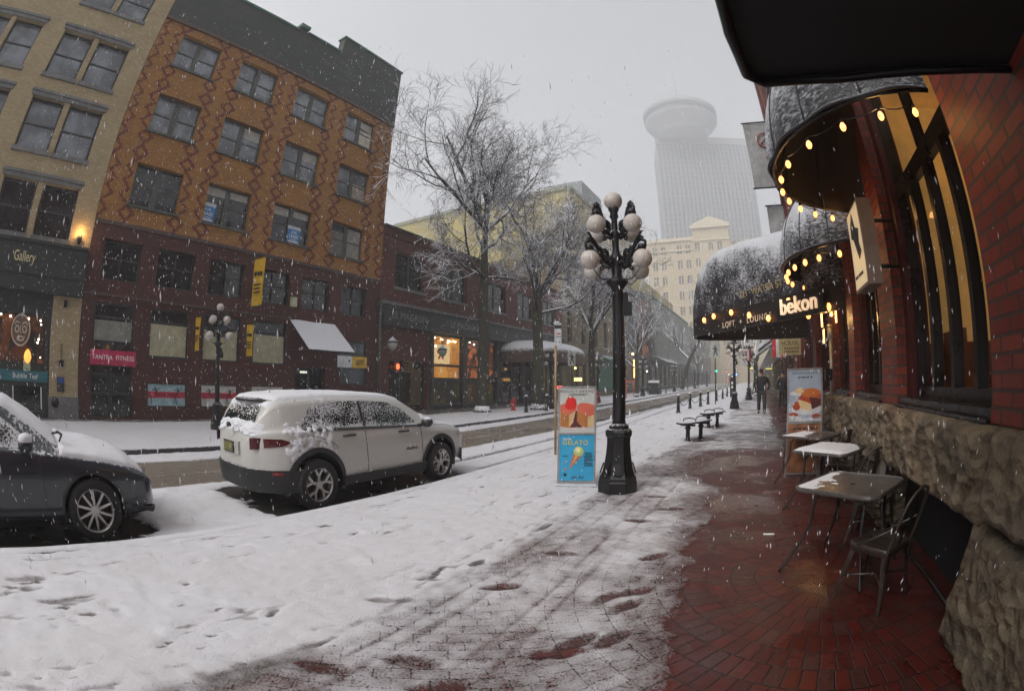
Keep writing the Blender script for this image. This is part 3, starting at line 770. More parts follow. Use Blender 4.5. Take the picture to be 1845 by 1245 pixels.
# ------------------------------------------------------------------ red brick shop building
w2 = (XL,27,0)
b = root('red_brick_building', 'long low red brick building with the grey LE MAGASIN fascia and lit shop window', 'building', w2)
up = [(17.35,19.7,6.35,8.2),(21.3,23.8,6.32,8.2),(25.9,28.6,6.3,8.18),(30.3,32.9,6.3,8.18),(34.7,37.2,6.3,8.18)]
facade('upper_wall', red_brick, b, w2, XL, 16.32, 38.5, 5.45, 9.36, up, depth=.25)
for a_,c_ in ((5.2,0),): pass
for (a_,b_,c_,d_) in up:
    window(b, w2, XL, a_, b_, c_, d_, depth=.22, frame=greyframe, glass=glass_dark, mull=1, mw=.09, rail=.5, sill=.14, sillm=stone_trim)
q = MB(); q.box(XL+.12,XL-.3,16.34,38.52,9.362,9.46); q.build('coping', M('dark_coping', (.03,.028,.026), .6, snow=-.3), b, w2)
q = MB(); q.box(XL+.05,XL-.2,16.33,38.5,8.9,8.98); q.build('string_course', M('brick_trim', (.09,.03,.025), .8), b, w2)
q = MB(); q.box(XL+.30,XL-.3,16.34,38.5,4.36,5.30); q.box(XL+.34,XL-.3,16.34,38.5,4.28,4.36)
fs_ = q.build('fascia', dark_fascia, b, w2)
q = MB(); q.box(XL+.45,XL-.3,16.34,38.5,5.302,5.45); q.build('ledge', M('snow_ledge', (.12,.12,.12), .6, snow=.35), b, w2)
text('LE MAGASIN', .50, grey_txt, fs_, (.305,18.3-27,4.82), RX); text('LE MAGASIN', .50, grey_txt, fs_, (.305,23.2-27,4.82), RX)
facade('shop_wall', red_brick, b, w2, XL, 16.34, 20.3, 0, 4.3, [(17.1,20.1,.05,2.62)], depth=.3, back=3, top=False)
facade('shopfront', dark_fascia, b, w2, XL-.02, 20.3, 38.5, 0, 4.3, [(20.65,23.45,1.72,4.2),(23.9,27.3,1.72,4.2),(20.65,23.45,.25,1.5),(23.9,27.3,.25,1.5),(28.2,31.2,.1,3.4),(31.6,34.0,.6,3.2),(34.4,37.9,.6,3.2)], depth=.2, back=3, top=False)
for (a_,b_) in ((20.45,20.6),(23.5,23.85),(27.4,27.6)):
    q = MB(); q.box(XL+.08,XL-.1,a_,b_,0,4.27); q.build('pilaster', greyframe, b, w2)
dr = window(b, w2, XL, 17.1, 20.1, .05, 2.62, depth=.28, glass=glass_mat('entrance_glass', (.03,.026,.018), .2), mull=2, mw=.12, rail=.78, rw=.14, name='door')
q = MB(); q.box(XL-.2,XL-.21,18.95,19.85,.3,2.2); q.build('door_curtain', M('brown_curtain', (.10,.06,.025), .7), dr, w2)
glowB = shop_glow('lit_shop', ((.9,.42,.07),(.75,.30,.05),(.35,.13,.025)), .42, 1.1, .35)
glowC = shop_glow('dim_shop', ((.02,.018,.01),(.10,.07,.01),(.015,.018,.012)), .35, 1.8, .2)
for (a_,b_,gl,c_,d_,mu) in ((20.65,23.45,glowB,1.72,4.2,0),(23.9,27.3,shop_glow('lit_shop_red', ((.5,.14,.03),(.16,.04,.015),(.03,.02,.015)), .5, 2.2, .3),1.72,4.2,1),(20.65,23.45,glowC,.25,1.5,0),(23.9,27.3,glowC,.25,1.5,1),(28.2,31.2,glass_dark,.1,3.4,1),(31.6,34.0,glass_dark,.6,3.2,1),(34.4,37.9,glowC,.6,3.2,2)):
    window(b, w2, XL-.02, a_, b_, c_, d_, depth=.18, glass=gl, mull=mu, mw=.08, rail=None, name='shop_window')
q = MB(); q.box(XL-.17,XL-.15,20.7,23.4,2.42,2.56); q.box(XL-.17,XL-.15,23.95,27.25,2.42,2.56); q.build('window_band', M('olive_band', (.05,.05,.03), .6), b, w2)
art = root('canvas', 'cream canvas with a dark red flower in the lit shop window', 'picture', (XL-.17,21.5,3.15))
q = MB(); q.box(0,.02,-.8,.85,-.56,.52); q.build('panel', M('lit_cream_canvas', (.75,.58,.33), .6, emit=.42, ecol=(.8,.55,.25)), art)  # canvas glows by itself in place of the shop's light on it
q = MB()
for k in range(5):
    a_ = R(90+72*k); c_, s_ = math.cos(a_), math.sin(a_)
    pts = [(.024, .10*c_+.0, .10*s_)]
    q.add([(.026,.08*c_,.08*s_),(.03,.26*c_-.10*s_,.26*s_+.10*c_),(.028,.43*c_,.43*s_),(.03,.26*c_+.10*s_,.26*s_-.10*c_)],[(0,1,2,3)])
q.lathe([(.001,0),(.11,.0),(.001,.03)],10,(0,0,0)); fl = q.build('flower', M('lit_dark_red_petal', (.30,.02,.012), .5, emit=.2, ecol=(.4,.03,.015)), art, fix=False)  # petals get a weak glow of their own so they read as lit
for y_,z_ in ((20.95,4.02),(21.5,3.98),(21.62,3.96),(22.2,3.95),(22.35,3.9),(22.15,3.82),(22.7,3.95),(22.9,3.93),(20.8,3.55),(21.0,3.55),(21.7,3.5),(24.4,4.0),(24.9,3.9)): q = MB(); q.sphere((XL-.14,y_,z_), .035, 8, 6); q.build('ceiling_spot', bulb_w, b, w2)
def wall_lantern(y, z, lab, g='dome lamps beside the lit shop window'):
    r_ = root('wall_lamp', lab, 'lamp', (XL+.55,y,z), group=g)
    q = MB(); q.lathe([(.02,.42),(.05,.36),(.24,.20),(.27,.10),(.255,.09)], 18); q.build('lamp_shade', M('lamp_metal', (.05,.055,.055), .4, snow=.25), r_)
    q = MB(); q.lathe([(.24,.095),(.24,-.02),(.15,-.20),(.03,-.27)], 18); q.build('glass', M('lamp_glass', (.32,.34,.28), .3), r_)
    q = MB(); q.tube([(0,0,.42),(0,0,.62),(-.2,0,.75),(-.52,0,.72)], .018, 6); q.build('bracket', iron, r_)
    return r_
wall_lantern(16.75,3.30,'dome lamp on the drainpipe end of the red brick shop wall')
wall_lantern(20.75,3.18,'dome lamp in front of the cream canvas in the lit window')
r_ = root('neon_sign', 'small oval red glowing sign in the shop doorway', 'sign', (XL-.05,17.75,2.3))
q = MB(); q.add([(.02+0,.22*math.cos(a),.34*math.sin(a)) for a in [2*PI*k/20 for k in range(20)]]+[(-.02,.22*math.cos(a),.34*math.sin(a)) for a in [2*PI*k/20 for k in range(20)]],[tuple(range(20)),tuple(range(39,19,-1))]+[(k,(k+1)%20,(k+1)%20+20,k+20) for k in range(20)])
q.build('board', M('neon_board', (.12,.03,.02), .5), r_)
q = MB(); q.sphere((.04,0,0),.10,12,8,1.5); q.build('glow', M('red_glow', (1,.1,.03), .4, emit=2.2, ecol=(1,.12,.03)), r_)
r_ = root('lattice_sign', 'gold lattice letters hanging over the shop door', 'sign', (XL-.02,18.55,2.32))
q = MB()
for k in range(4): q.box(0,.02,-.35,.35,-.25+.16*k,-.22+.16*k)
for k in range(5): q.box(.001,.019,-.35+.17*k,-.33+.17*k,-.25,.26)
q.build('lattice', M('dull_gold', (.25,.15,.05), .4), r_)
# entrance canopy over the pavement
def dome_canopy(name, lab, cx, cy, rx, ry, z0, h, mat, rot=0, valance=.35, vm=None):
    r_ = root(name, lab, 'awning', (cx,cy,z0), rot)
    q = MB()
    def fn(u,v):
        a = PI*u; k = math.sin(v*PI/2); e = .5
        cx_, sx_ = math.cos(a), math.sin(a)
        px_ = rx*abs(sx_)**e*math.cos(v*PI/2)**.6
        py_ = -ry*math.copysign(abs(cx_)**e, cx_)*(math.cos(v*PI/2)**.6)
        return (px_, py_, h*k)
    q.grid(fn, 33, 12); q.build('canopy', mat, r_)
    q = MB(); q.grid(lambda u,v: (rx*abs(math.sin(PI*u))**.5, -ry*math.copysign(abs(math.cos(PI*u))**.5, math.cos(PI*u)), -valance*v), 33, 3); q.build('valance', vm or mat, r_)
    return r_
cv = M('brown_canvas', (.10,.085,.075), .7, snow=.45, bump=.3); cvv = M('brown_valance', (.085,.05,.042), .7)
ca = dome_canopy('entrance_awning', 'long rounded brown awning roofed with snow at the far end of the shop', XL+.02, 32.2, 3.6, 4.3, 3.62, .95, cv, valance=.75, vm=cvv)
q = MB()
for s_ in (-3.2,3.2):
    q.tube([(3.2,s_,-3.6),(3.2,s_,-.3)], .06, 8)
q.build('post', iron, ca)
q = MB()
for k in range(4): q.box(3.0,3.05,1.6+.45*k,1.75+.45*k,-2.0,-1.75)
q.sphere((2.9,2.1,-1.0),.09,8,6); q.build('lamp', M('warm_sign_light', (1,.6,.2), .4, emit=5, ecol=(1,.55,.15)), ca)
q = MB(); q.box(3.05,3.1,-1.7,-.9,-2.55,-2.35); q.build('red_light', M('red_sign_light', (1,.05,.03), .4, emit=3.5), ca)

# ------------------------------------------------------------------ farther left buildings
def simple_building(name, lab, y0, y1, z1, wall, cols, rows, shop_h=4.0, shop=None, frame=darkframe, ww=1.1, extras=None, x=XL, cornice=None, mull=0, back=12, group=None, glass=None, lintel=None):
    w_ = (x,(y0+y1)/2,0); b_ = root(name, lab, 'building', w_)
    hs = []
    for (za,zb) in rows:
        for k in range(cols):
            yc = y0+(y1-y0)*(k+.5)/cols; hs.append((yc-ww/2,yc+ww/2,za,zb))
    sh = []
    n = max(1,int((y1-y0)/4))
    for k in range(n):
        a = y0+(y1-y0)*k/n+.35; sh.append((a, a+(y1-y0)/n-.7, .5, shop_h-.9))
    facade('wall', wall, b_, w_, x, y0, y1, shop_h, z1, hs, depth=.3, back=back)
    facade('shopfront', shop or dark_fascia, b_, w_, x+.02, y0, y1, 0, shop_h-.002, sh, depth=.3, back=4, top=False)
    for h in hs: window(b_, w_, x, *h, depth=.27, frame=frame, glass=glass or glass_dark, mull=mull, rail=.5, sill=.12, sillm=lintel or stone_trim)
    for h in sh: window(b_, w_, x+.02, *h, depth=.27, frame=frame, glass=glowC, mull=1, rail=.75, name='shop_window')
    q = MB(); q.box(x+.45,x-.2,y0,y1,z1+.002,z1+.3); q.box(x+.25,x-.2,y0,y1,z1-.3,z1-.002) ; q.box(x+.3,x-.1,y0+.01,y1-.01,shop_h-.1,shop_h+.2)
    q.build('cornice', cornice or stone_trim, b_, w_)
    return b_, w_
tan_stone = brick_mat('tan_stone', (.15,.115,.06), (.20,.16,.09), (.08,.065,.04), bw=.9, bh=.4, ms=.02, bump=.8, dirt=.5, stain=(.07,.055,.035))
gr_brick = brick_mat('grey_stone', (.10,.10,.10), (.13,.13,.125), (.07,.07,.07), bw=.5, bh=.25, ms=.015, dirt=.4)
rust_brick = brick_mat('rust_brick', (.22,.085,.045), (.27,.11,.06), (.13,.08,.06), bw=.22, bh=.08, ms=.01, dirt=.3)
cornsnow = M('snowy_cornice', (.12,.12,.11), .7, snow=.1)
simple_building('stone_building', 'tan rough stone building with tall narrow windows beyond the rounded brown awning', 38.52, 60, 13.2, tan_stone, 6, [(5.2,8.2),(9.3,12.0)], 4.4, tan_stone, cornice=cornsnow)
simple_building('grey_building', 'narrow grey stone building with an orange neon tube on its shopfront', 60.02, 66.3, 13.6, gr_brick, 3, [(5.2,7.8),(9.2,12)], 4.4, cornice=cornsnow, ww=1.0)
rb, wr = simple_building('rust_brick_building', 'rust coloured brick building carrying a zigzag iron fire escape', 66.32, 74.0, 14.2, rust_brick, 2, [(5.6,8.2),(9.6,12.3)], 5.0, cornice=cornsnow, ww=1.3)
fe = MB()
for k,(za,zb,ya,yb) in enumerate(((5.6,8.6,72,69.5),(8.6,11.6,69.5,72))):
    for s_ in (.5,1.2): fe.tube([(XL+s_,ya,za),(XL+s_,yb,zb)], .05, 5); fe.tube([(XL+s_,ya,za+.9),(XL+s_,yb,zb+.9)], .03, 5)
    for i in range(10):
        t_ = i/9; fe.box(XL+.5,XL+1.2,ya+(yb-ya)*t_-.1,ya+(yb-ya)*t_+.1,za+(zb-za)*t_,za+(zb-za)*t_+.04)
for z_ in (5.5,8.5,11.5): fe.box(XL+.02,XL+1.3,68.5,73,z_,z_+.07); fe.tube([(XL+1.28,68.5,z_+.95),(XL+1.28,73,z_+.95)], .03, 5)
for y_ in (68.5,70,71.5,73):
    for z_ in (5.5,8.5,11.5): fe.tube([(XL+1.28,y_,z_),(XL+1.28,y_,z_+.95)], .025, 5)
fe.build('fire_escape', iron_snow, rb, wr)
q = MB(); q.box(XL+.35,XL+.45,66.9,70.6,5.2,6.7); q.build('sign_board', M('rust_orange_board', (.38,.15,.06), .6), rb, wr)
wh = M('weathered_white', (.30,.31,.28), .7, world=True, var=.25)
b3, w3 = simple_building('bay_window_building', 'pale green grey building with rows of projecting bay windows and heavy cornice', 74.4, 116, 15.0, M('green_grey_paint', (.12,.13,.11), .7, world=True, var=.25), 14, [(6.0,9.4),(10.7,13.8)], 5.0, frame=wh, ww=1.6, cornice=M('pale_cornice', (.16,.16,.14), .7, snow=.25), mull=1, lintel=wh, glass=glass_mat('bay_glass',(.05,.055,.055),.1))
for k in range(7):
    yc = 74.4+5.95*(k+.5)
    for (za,zb) in ((5.6,9.7),(10.3,14.1)):
        q = MB()
        for s_ in (-1.9,-.65,.65,1.9): q.box(XL+.02,XL+.62,yc+s_-.16,yc+s_+.16,za,zb)
        q.box(XL+.02,XL+.72,yc-2.2,yc+2.2,za-.3,za-.002); q.box(XL+.02,XL+.72,yc-2.2,yc+2.2,zb+.002,zb+.3)
        q.build('bay_window', wh, b3, w3)
simple_building('corner_building', 'hazy brown block standing beyond the bay windowed building', 117, 150, 14.5, M('hazy_brown', (.13,.11,.09), .7, world=True), 9, [(5.5,8.5),(10,13)], 4.5, ww=1.5)
simple_building('terrace_building', 'faint far brick block at the end of the left hand row', 151, 196, 16, M('far_brick', (.17,.13,.10), .7, world=True), 10, [(5.5,8.5),(10,13)], 4.5, ww=1.7)
def canopy_slope(lab, y0, y1, z, out, mat, g):
    r_ = root('awning', lab, 'awning', (XL+.04,(y0+y1)/2,z), group=g)
    h_ = (y1-y0)/2; q = MB()
    q.add([(0,-h_,0),(0,h_,0),(out,h_,-out*.45),(out,-h_,-out*.45),(out,-h_,-out*.45-.3),(out,h_,-out*.45-.3),(0,-h_,-.08),(0,h_,-.08)],[(0,1,2,3),(3,2,5,4),(6,7,5,4),(0,3,4,6),(1,2,5,7)])
    q.build('canopy', mat, r_); return r_
dkc = M('dark_canvas', (.03,.03,.03), .7, snow=.1)
canopy_slope('green shop awning with a snowy top edge beyond the third tree', 47.5, 54.5, 4.5, 1.4, M('green_canvas', (.015,.11,.065), .7, snow=-.1), 'sloping awnings along the far left shops')
canopy_slope('dark snow edged awning under the bay windows', 75.5, 90, 5.6, 2.4, dkc, 'sloping awnings along the far left shops')
q = MB(); q.box(XL+.04,XL+.12,47.6,53.8,.6,3.9); props(q.build('hoarding', M('green_hoarding', (.015,.11,.06), .6, world=True)), 'green painted boarding across a shopfront beyond the third tree', 'hoarding')
q = MB(); q.tube([(XL+.5,61.6,2.0),(XL+.5,61.6,4.4)], .07, 8); props(q.build('neon_tube', M('orange_neon', (1,.45,.1), .4, emit=4, ecol=(1,.42,.1), var=0)), 'upright orange neon tube on the narrow grey building', 'neon light')
q = MB(); q.sphere((XL+.6,60.6,5.1),.16,10,8); props(q.build('wall_lamp', M('warm_wall_lamp', (1,.6,.25), .4, emit=6, ecol=(1,.6,.25))), 'glowing warm bulb above the orange neon tube', 'lamp')
# yellow block behind the roofs
w5 = (-42,70,0); yb_ = root('yellow_building', 'tall plain yellow block rising behind the red brick roof and bare trees', 'building', w5)
yel = M('yellow_render', (.34,.28,.10), .8, world=True, var=.12, scale=.3)
q = MB(); q.box(-60,-25,62,96,0,30); q.build('wall', yel, yb_, w5)
q = MB(); q.box(-60.3,-24.7,61.7,96.3,30.002,30.6); q.build('parapet', M('olive_parapet', (.2,.2,.13), .7, snow=.2), yb_, w5)
q = MB(); q.box(-33,-26,70,80,30.6,35); q.build('roof_house', M('grey_roof_house', (.20,.22,.22), .7, world=True, snow=.2), yb_, w5)
q = MB(); q.box(-24.99,-18.9,66,110,0,19); q.build('side_wing', yel, yb_, w5)

# ------------------------------------------------------------------ cream hotel and the tower in the snow haze
w6 = (-20,180,0); hb = root('cream_hotel', 'cream stepped block with gable ends half faded in the falling snow', 'building', w6)
crm = M('cream_render', (.50,.41,.27), .8, world=True, var=.08); crt = M('cream_trim', (.58,.50,.36), .8, world=True)
def fac_y(mb_name, mat, parent, wo, y, x0, x1, z0, z1, holes, back, glass, depth=.6):
    mb = MB(); xs_ = sorted({v for h in holes for v in h[:2]}|{x0,x1}); zs_ = sorted({v for h in holes for v in h[2:]}|{z0,z1})
    for i in range(len(xs_)-1):
        for j in range(len(zs_)-1):
            cx_, cz_ = (xs_[i]+xs_[i+1])/2,(zs_[j]+zs_[j+1])/2
            if any(h[0]<cx_<h[1] and h[2]<cz_<h[3] for h in holes): continue
            mb.quad((xs_[i],y,zs_[j]),(xs_[i+1],y,zs_[j]),(xs_[i+1],y,zs_[j+1]),(xs_[i],y,zs_[j+1]))
    for a,b_,c,d in holes:
        mb.quad((a,y,c),(a,y+depth,c),(a,y+depth,d),(a,y,d)); mb.quad((b_,y,c),(b_,y+depth,c),(b_,y+depth,d),(b_,y,d))
        mb.quad((a,y,c),(b_,y,c),(b_,y+depth,c),(a,y+depth,c)); mb.quad((a,y,d),(b_,y,d),(b_,y+depth,d),(a,y+depth,d))
    mb.quad((x0,y,z0),(x0,y+back,z0),(x0,y+back,z1),(x0,y,z1)); mb.quad((x1,y,z0),(x1,y+back,z0),(x1,y+back,z1),(x1,y,z1))
    mb.quad((x0,y,z1),(x1,y,z1),(x1,y+back,z1),(x0,y+back,z1)); mb.quad((x0,y+back,z0),(x1,y+back,z0),(x1,y+back,z1),(x0,y+back,z1))
    wl = mb.build(mb_name, mat, parent, wo, fix=False)
    for a,b_,c,d in holes:
        q = MB(); q.box(a,b_,y+depth-.1,y+depth+.05,c,d); f_ = q.build('window', glass, parent, wo)
        q = MB(); q.box((a+b_)/2-.15,(a+b_)/2+.15,y+depth-.25,y+depth-.11,c,d); q.build('frame', crt, f_, wo)
    return wl
hz = glass_mat('hotel_glass', (.12,.12,.11), .3)
hl = []
for x_ in (-37,-33.5,-27,-23.5,-19.5,-14,-10.5,-4.5,-1): 
    for z_ in (14,20,26,32,38,44,50): hl.append((x_-.9,x_+.9,z_,z_+3.2))
fac_y('wall', crm, hb, w6, 180, -40, -20.8, 0, 55, [h for h in hl if h[1] < -21.5], 30, hz)
fac_y('centre_wall', crm, hb, w6, 178.5, -21.0, -6.5, 0, 59, [h for h in hl if -20.8 < h[0] and h[1] < -7], 30, hz)
fac_y('side_wall', crm, hb, w6, 180.5, -6.6, 6, 0, 50, [h for h in hl if h[0] > -6.2], 30, hz)
q = MB()
q.box(-40.8,-21,179.2,180.2,55.01,56.3); q.box(-21.8,-5.8,177.5,179,59.01,60.4); q.box(-6.4,6.6,179.5,181,50.01,51.2)
q.prism([(-21.5,60.41),(-6.1,60.41),(-13.8,63.6)],177.6,180,'y'); q.prism([(-5.8,51.21),(6,51.21),(.2,54)],179.6,182,'y')
q.box(-40.4,-21,179.5,180,51,51.6); q.box(-21.4,-6.2,178,178.6,54,54.7)
q.build('cornice', crt, hb, w6)
w7 = (-30,300,0); tw = root('tower', 'tall pale office tower topped by a round lookout disc, fading into snowfall', 'tower', w7)
tm = M('tower_concrete', (.27,.27,.27), .8, world=True, var=.04); tg = M('tower_glass', (.13,.14,.155), .4, world=True, var=.05)
A = Vector((-54,304)); B = Vector((11.5,322)); dv = (B-A).normalized(); nv = Vector((dv.y,-dv.x))
def TP(a, n_, z): p_ = A+dv*a+nv*n_; return (p_.x,p_.y,z)
L_ = (B-A).length
q = MB(); q.add([TP(0,0,0),TP(L_,0,0),TP(L_,-40,0),TP(0,-40,0),TP(0,0,170),TP(L_,0,170),TP(L_,-40,170),TP(0,-40,170)],[(3,2,1,0),(4,5,6,7),(0,1,5,4),(1,2,6,5),(2,3,7,6),(3,0,4,7)]); q.build('glazing', tg, tw, w7)
q = MB()
n_ = 22
for k in range(n_+1):
    a_ = L_*k/n_; q.add([TP(a_-.55,.05,0),TP(a_+.55,.05,0),TP(a_+.55,1.1,0),TP(a_-.55,1.1,0),TP(a_-.55,.05,166),TP(a_+.55,.05,166),TP(a_+.55,1.1,166),TP(a_-.55,1.1,166)],[(3,2,1,0),(4,5,6,7),(0,1,5,4),(1,2,6,5),(2,3,7,6),(3,0,4,7)])
q.add([TP(-.7,.0,166),TP(L_+.7,.0,166),TP(L_+.7,1.4,166),TP(-.7,1.4,166),TP(-.7,.0,171.5),TP(L_+.7,.0,171.5),TP(L_+.7,1.4,171.5),TP(-.7,1.4,171.5)],[(3,2,1,0),(4,5,6,7),(0,1,5,4),(1,2,6,5),(2,3,7,6),(3,0,4,7)])
q.build('pier', tm, tw, w7)
q = MB()
for k in range(42):
    z_ = 4+3.9*k; q.add([TP(.3,.06,z_),TP(L_-.3,.06,z_),TP(L_-.3,.5,z_),TP(.3,.5,z_),TP(.3,.06,z_+.6),TP(L_-.3,.06,z_+.6),TP(L_-.3,.5,z_+.6),TP(.3,.5,z_+.6)],[(4,5,6,7),(0,1,2,3),(2,3,7,6)])
q.build('floor_band', tm, tw, w7)
cc = (-33.5,304,0)
q = MB(); q.lathe([(17.5,168),(18,170.2),(19.8,172.5),(23,175.5),(25.8,178.5),(26.8,180),(25.4,181),(25.4,183.5),(27.2,184.2),(27.5,187.5),(25,189.5),(17,191.5),(8,193),(.5,193.5)], 48, cc); q.build('lookout_disc', tm, tw, w7)
q = MB(); q.lathe([(25.5,179.9),(26.9,180.6),(25.55,181.1),(25.55,183.4),(27.25,184.1)], 48, cc); q.build('window_band', tg, tw, w7)
q = MB(); q.lathe([(1.2,193),(1.0,206),(.5,213),(.3,230)], 8, cc); q.build('mast', tm, tw, w7)
# block that closes the street
simple = root('end_building', 'pale block closing the far end of the street in haze', 'building', (-12,232,0))
fac_y('wall', M('end_render', (.34,.30,.24), .8, world=True), simple, (-12,232,0), 232, -36, 16, 0, 21, [(x_,x_+2.4,z_,z_+2.2) for x_ in range(-33,14,5) for z_ in (6,11,16)], 20, hz)
q = MB(); q.box(-36,16,231.2,232,21.01,22); q.build('cornice', crt, simple, (-12,232,0))
# ------------------------------------------------------------------ right side: red brick and rough stone building
XR = 1.6
big_brick = brick_mat('near_red_brick', (.17,.020,.012), (.26,.045,.024), (.052,.04,.034), bw=.28, bh=.098, ms=.012, dirt=.35, bump=.9, rough=.6, wet=.5, stain=(.06,.014,.010))
def rock_material():
    t = NT('rough_sandstone'); p = t.pos()
    n1 = t.noise(p, 1.6, 5, .6); n2 = t.noise(p, 9, 6, .65); n3 = t.noise(p, 48, 4, .6)
    v = t.n('TexVoronoi', {'Vector':p,'Scale':5.5}, feature='DISTANCE_TO_EDGE').outputs['Distance']
    c = t.mix(t.mapr(n1,.3,.7), (.19,.145,.092), (.33,.265,.175))
    c = t.mix(t.mapr(n2,.45,.75,0,.7), c, (.05,.032,.02))
    c = t.mix(t.mapr(n3,.5,.8,0,.4), c, (.28,.24,.17))
    vc = t.sep(t.n('TexVoronoi', {'Vector':t.n('Mapping', {'Vector':p,'Location':(.3,.1,.2),'Scale':(1,1,1.5)}).outputs[0],'Scale':3.6}).outputs['Color'])[0]
    c = t.mix(t.mapr(vc,.15,.9,0,.6), c, (.085,.072,.055)); c = t.mix(t.mapr(t.noise(p,.9,4,.6),.5,.7,0,.45), c, (.16,.075,.035))
    h = t.math('ADD', t.math('MULTIPLY', n2, 1.0), t.math('MULTIPLY', n3, .35))
    rg_ = t.n('TexVoronoi', {'Vector':t.n('Mapping', {'Vector':p,'Scale':(1,1.0,1.7),'Rotation':(.5,.2,.3)}).outputs[0],'Scale':7.0}, feature='F1').outputs['Distance']
    h = t.math('ADD', h, t.math('MULTIPLY', rg_, 1.3))
    return t.finish(c, .8, 0, h, 1.0, .05)
rockm = rock_material()
wR = (XR,8,0)
B_ = root('brick_and_stone_building', 'red brick building on rough sandstone with tall warm lit windows beside the cafe tables', 'building', wR)
OP = [(2.67,4.86),(5.50,7.06),(7.52,9.0),(9.6,11.6),(12.2,15.4)]
hs = [(a,b_,1.30,5.0) for a,b_ in OP]
for z_ in (6.4,10.2):
    for a,b_ in OP: hs.append((a,b_,z_,z_+2.5))
facade('wall', big_brick, B_, wR, XR, -12, 16.4, 1.28, 13.4, hs, sgn=-1, depth=.34, back=9)
q = MB(); q.box(XR-.10,XR-.001,16.0,16.42,0,13.4); q.box(XR-.2,XR+.3,-12,16.43,13.402,13.8); q.build('end_pier', M('red_sandstone', (.12,.035,.025), .7, world=True, bump=.5, bscale=12), B_, wR)
# inner pilasters that step back into the openings
q = MB()
for a,b_ in OP:
    q.box(XR+.12,XR+.36,b_-.16,b_-.002,1.30,5.0); q.box(XR+.14,XR+.36,a+.002,a+.10,1.30,5.0)
q.build('jamb', M('dark_red_paint', (.055,.008,.006), .45, world=True), B_, wR)
room = M('glowing_warm_plaster', (.62,.40,.16), .8, emit=.09, ecol=(.9,.58,.2), var=.35, scale=1.2, bump=.3, bscale=6)  # plaster glows faintly by itself, standing in for lamplight on the walls
def clear_glass():
    t = NT('clear_window_glass')
    tr = t.n('BsdfTransparent', {'Color':(.86,.84,.80,1)}); gl = t.n('BsdfGlossy', {'Color':(.9,.9,.9,1),'Roughness':.03})
    lw_ = t.n('LayerWeight', {'Blend':.5}); fz = t.math('MULTIPLY', t.math('POWER', lw_.outputs['Facing'], 4.0), .32); mx = t.n('MixShader', {0:fz,1:tr.outputs[0],2:gl.outputs[0]})
    t.t.links.new(mx.outputs[0], t.out.inputs[0]); return t.m
cg = clear_glass()
steel = M('dark_steel_frame', (.018,.015,.014), .3, .3)
for i,(a,b_) in enumerate(OP[:3]):
    q = MB(); x0 = XR+.20; x1 = XR+.30; a2, b2 = a+.101, b_-.161
    q.box(x0,x1,a2,b2,1.305,1.46); q.box(x0,x1,a2,b2,3.30,3.46); q.box(x0,x1,a2,b2,4.9,4.998)
    for y_ in [a2+(b2-a2)*k/4 for k in range(5)]:
        q.box(x0-.012,x1+.004,y_-.035 if y_>a2+.01 else a2,y_+.035 if y_<b2-.01 else b2,1.46,3.30)
    for y_ in (a2+.03,(a2+b2)/2,b2-.03): q.box(x0-.008,x1+.004,y_-.03,y_+.03,3.46,4.9)
    wf = q.build('window', steel, B_, wR)
    q = MB(); q.quad((x1-.04,a2,1.4),(x1-.04,b2,1.4),(x1-.04,b2,4.95),(x1-.04,a2,4.95)); q.build('pane', cg, wf, wR, fix=False)
    q = MB(); q.box(XR-.04,XR+.32,a+.003,b_-.003,1.282,1.302); q.box(XR+.02,XR+.24,a+.004,b_-.004,1.303,1.36); q.build('sill', steel, wf, wR)
    if i < 2:
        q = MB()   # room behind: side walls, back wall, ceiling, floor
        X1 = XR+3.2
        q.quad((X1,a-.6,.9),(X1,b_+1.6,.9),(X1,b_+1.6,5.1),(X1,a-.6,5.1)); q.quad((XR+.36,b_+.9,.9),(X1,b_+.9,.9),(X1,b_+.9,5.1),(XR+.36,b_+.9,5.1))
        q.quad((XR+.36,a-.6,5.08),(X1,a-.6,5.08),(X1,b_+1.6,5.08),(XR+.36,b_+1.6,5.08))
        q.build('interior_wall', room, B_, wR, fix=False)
        q = MB(); q.box(XR+.5,XR+1.5,a+.6,a+1.3,1.2,1.55); q.box(XR+.8,XR+.85,b_-.2,b_+.4,1.1,2.0); q.box(XR+.6,XR+1.9,b_+.5,b_+.88,.9,1.9); q.build('bench', M('wood_bench', (.22,.07,.02), .5), B_, wR)
    else:
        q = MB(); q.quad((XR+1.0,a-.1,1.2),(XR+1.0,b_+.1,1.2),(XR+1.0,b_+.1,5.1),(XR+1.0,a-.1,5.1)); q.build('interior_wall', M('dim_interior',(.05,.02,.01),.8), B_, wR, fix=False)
for i,(a,b_) in enumerate(OP):
    for z_ in (6.4,10.2): window(B_, wR, XR, a, b_, z_, z_+2.5, sgn=-1, depth=.3, mull=1, glass=glass_dark, sill=.15)
    if i > 2: window(B_, wR, XR, a, b_, 1.3, 5.0, sgn=-1, depth=.3, mull=2, glass=glass_dark)
point((XR+1.6,4.2,4.4), 12, (1,.62,.2), .25, 'interior_light'); point((XR+1.6,6.8,4.4), 14, (1,.62,.2), .25, 'interior_light')
sp = MB(); sp.sphere((XR+1.2,3.4,2.1),.03,8,6); sp.sphere((XR+1.4,3.55,2.06),.02,8,6); sp.build('candle_light', bulb_w, B_, wR)
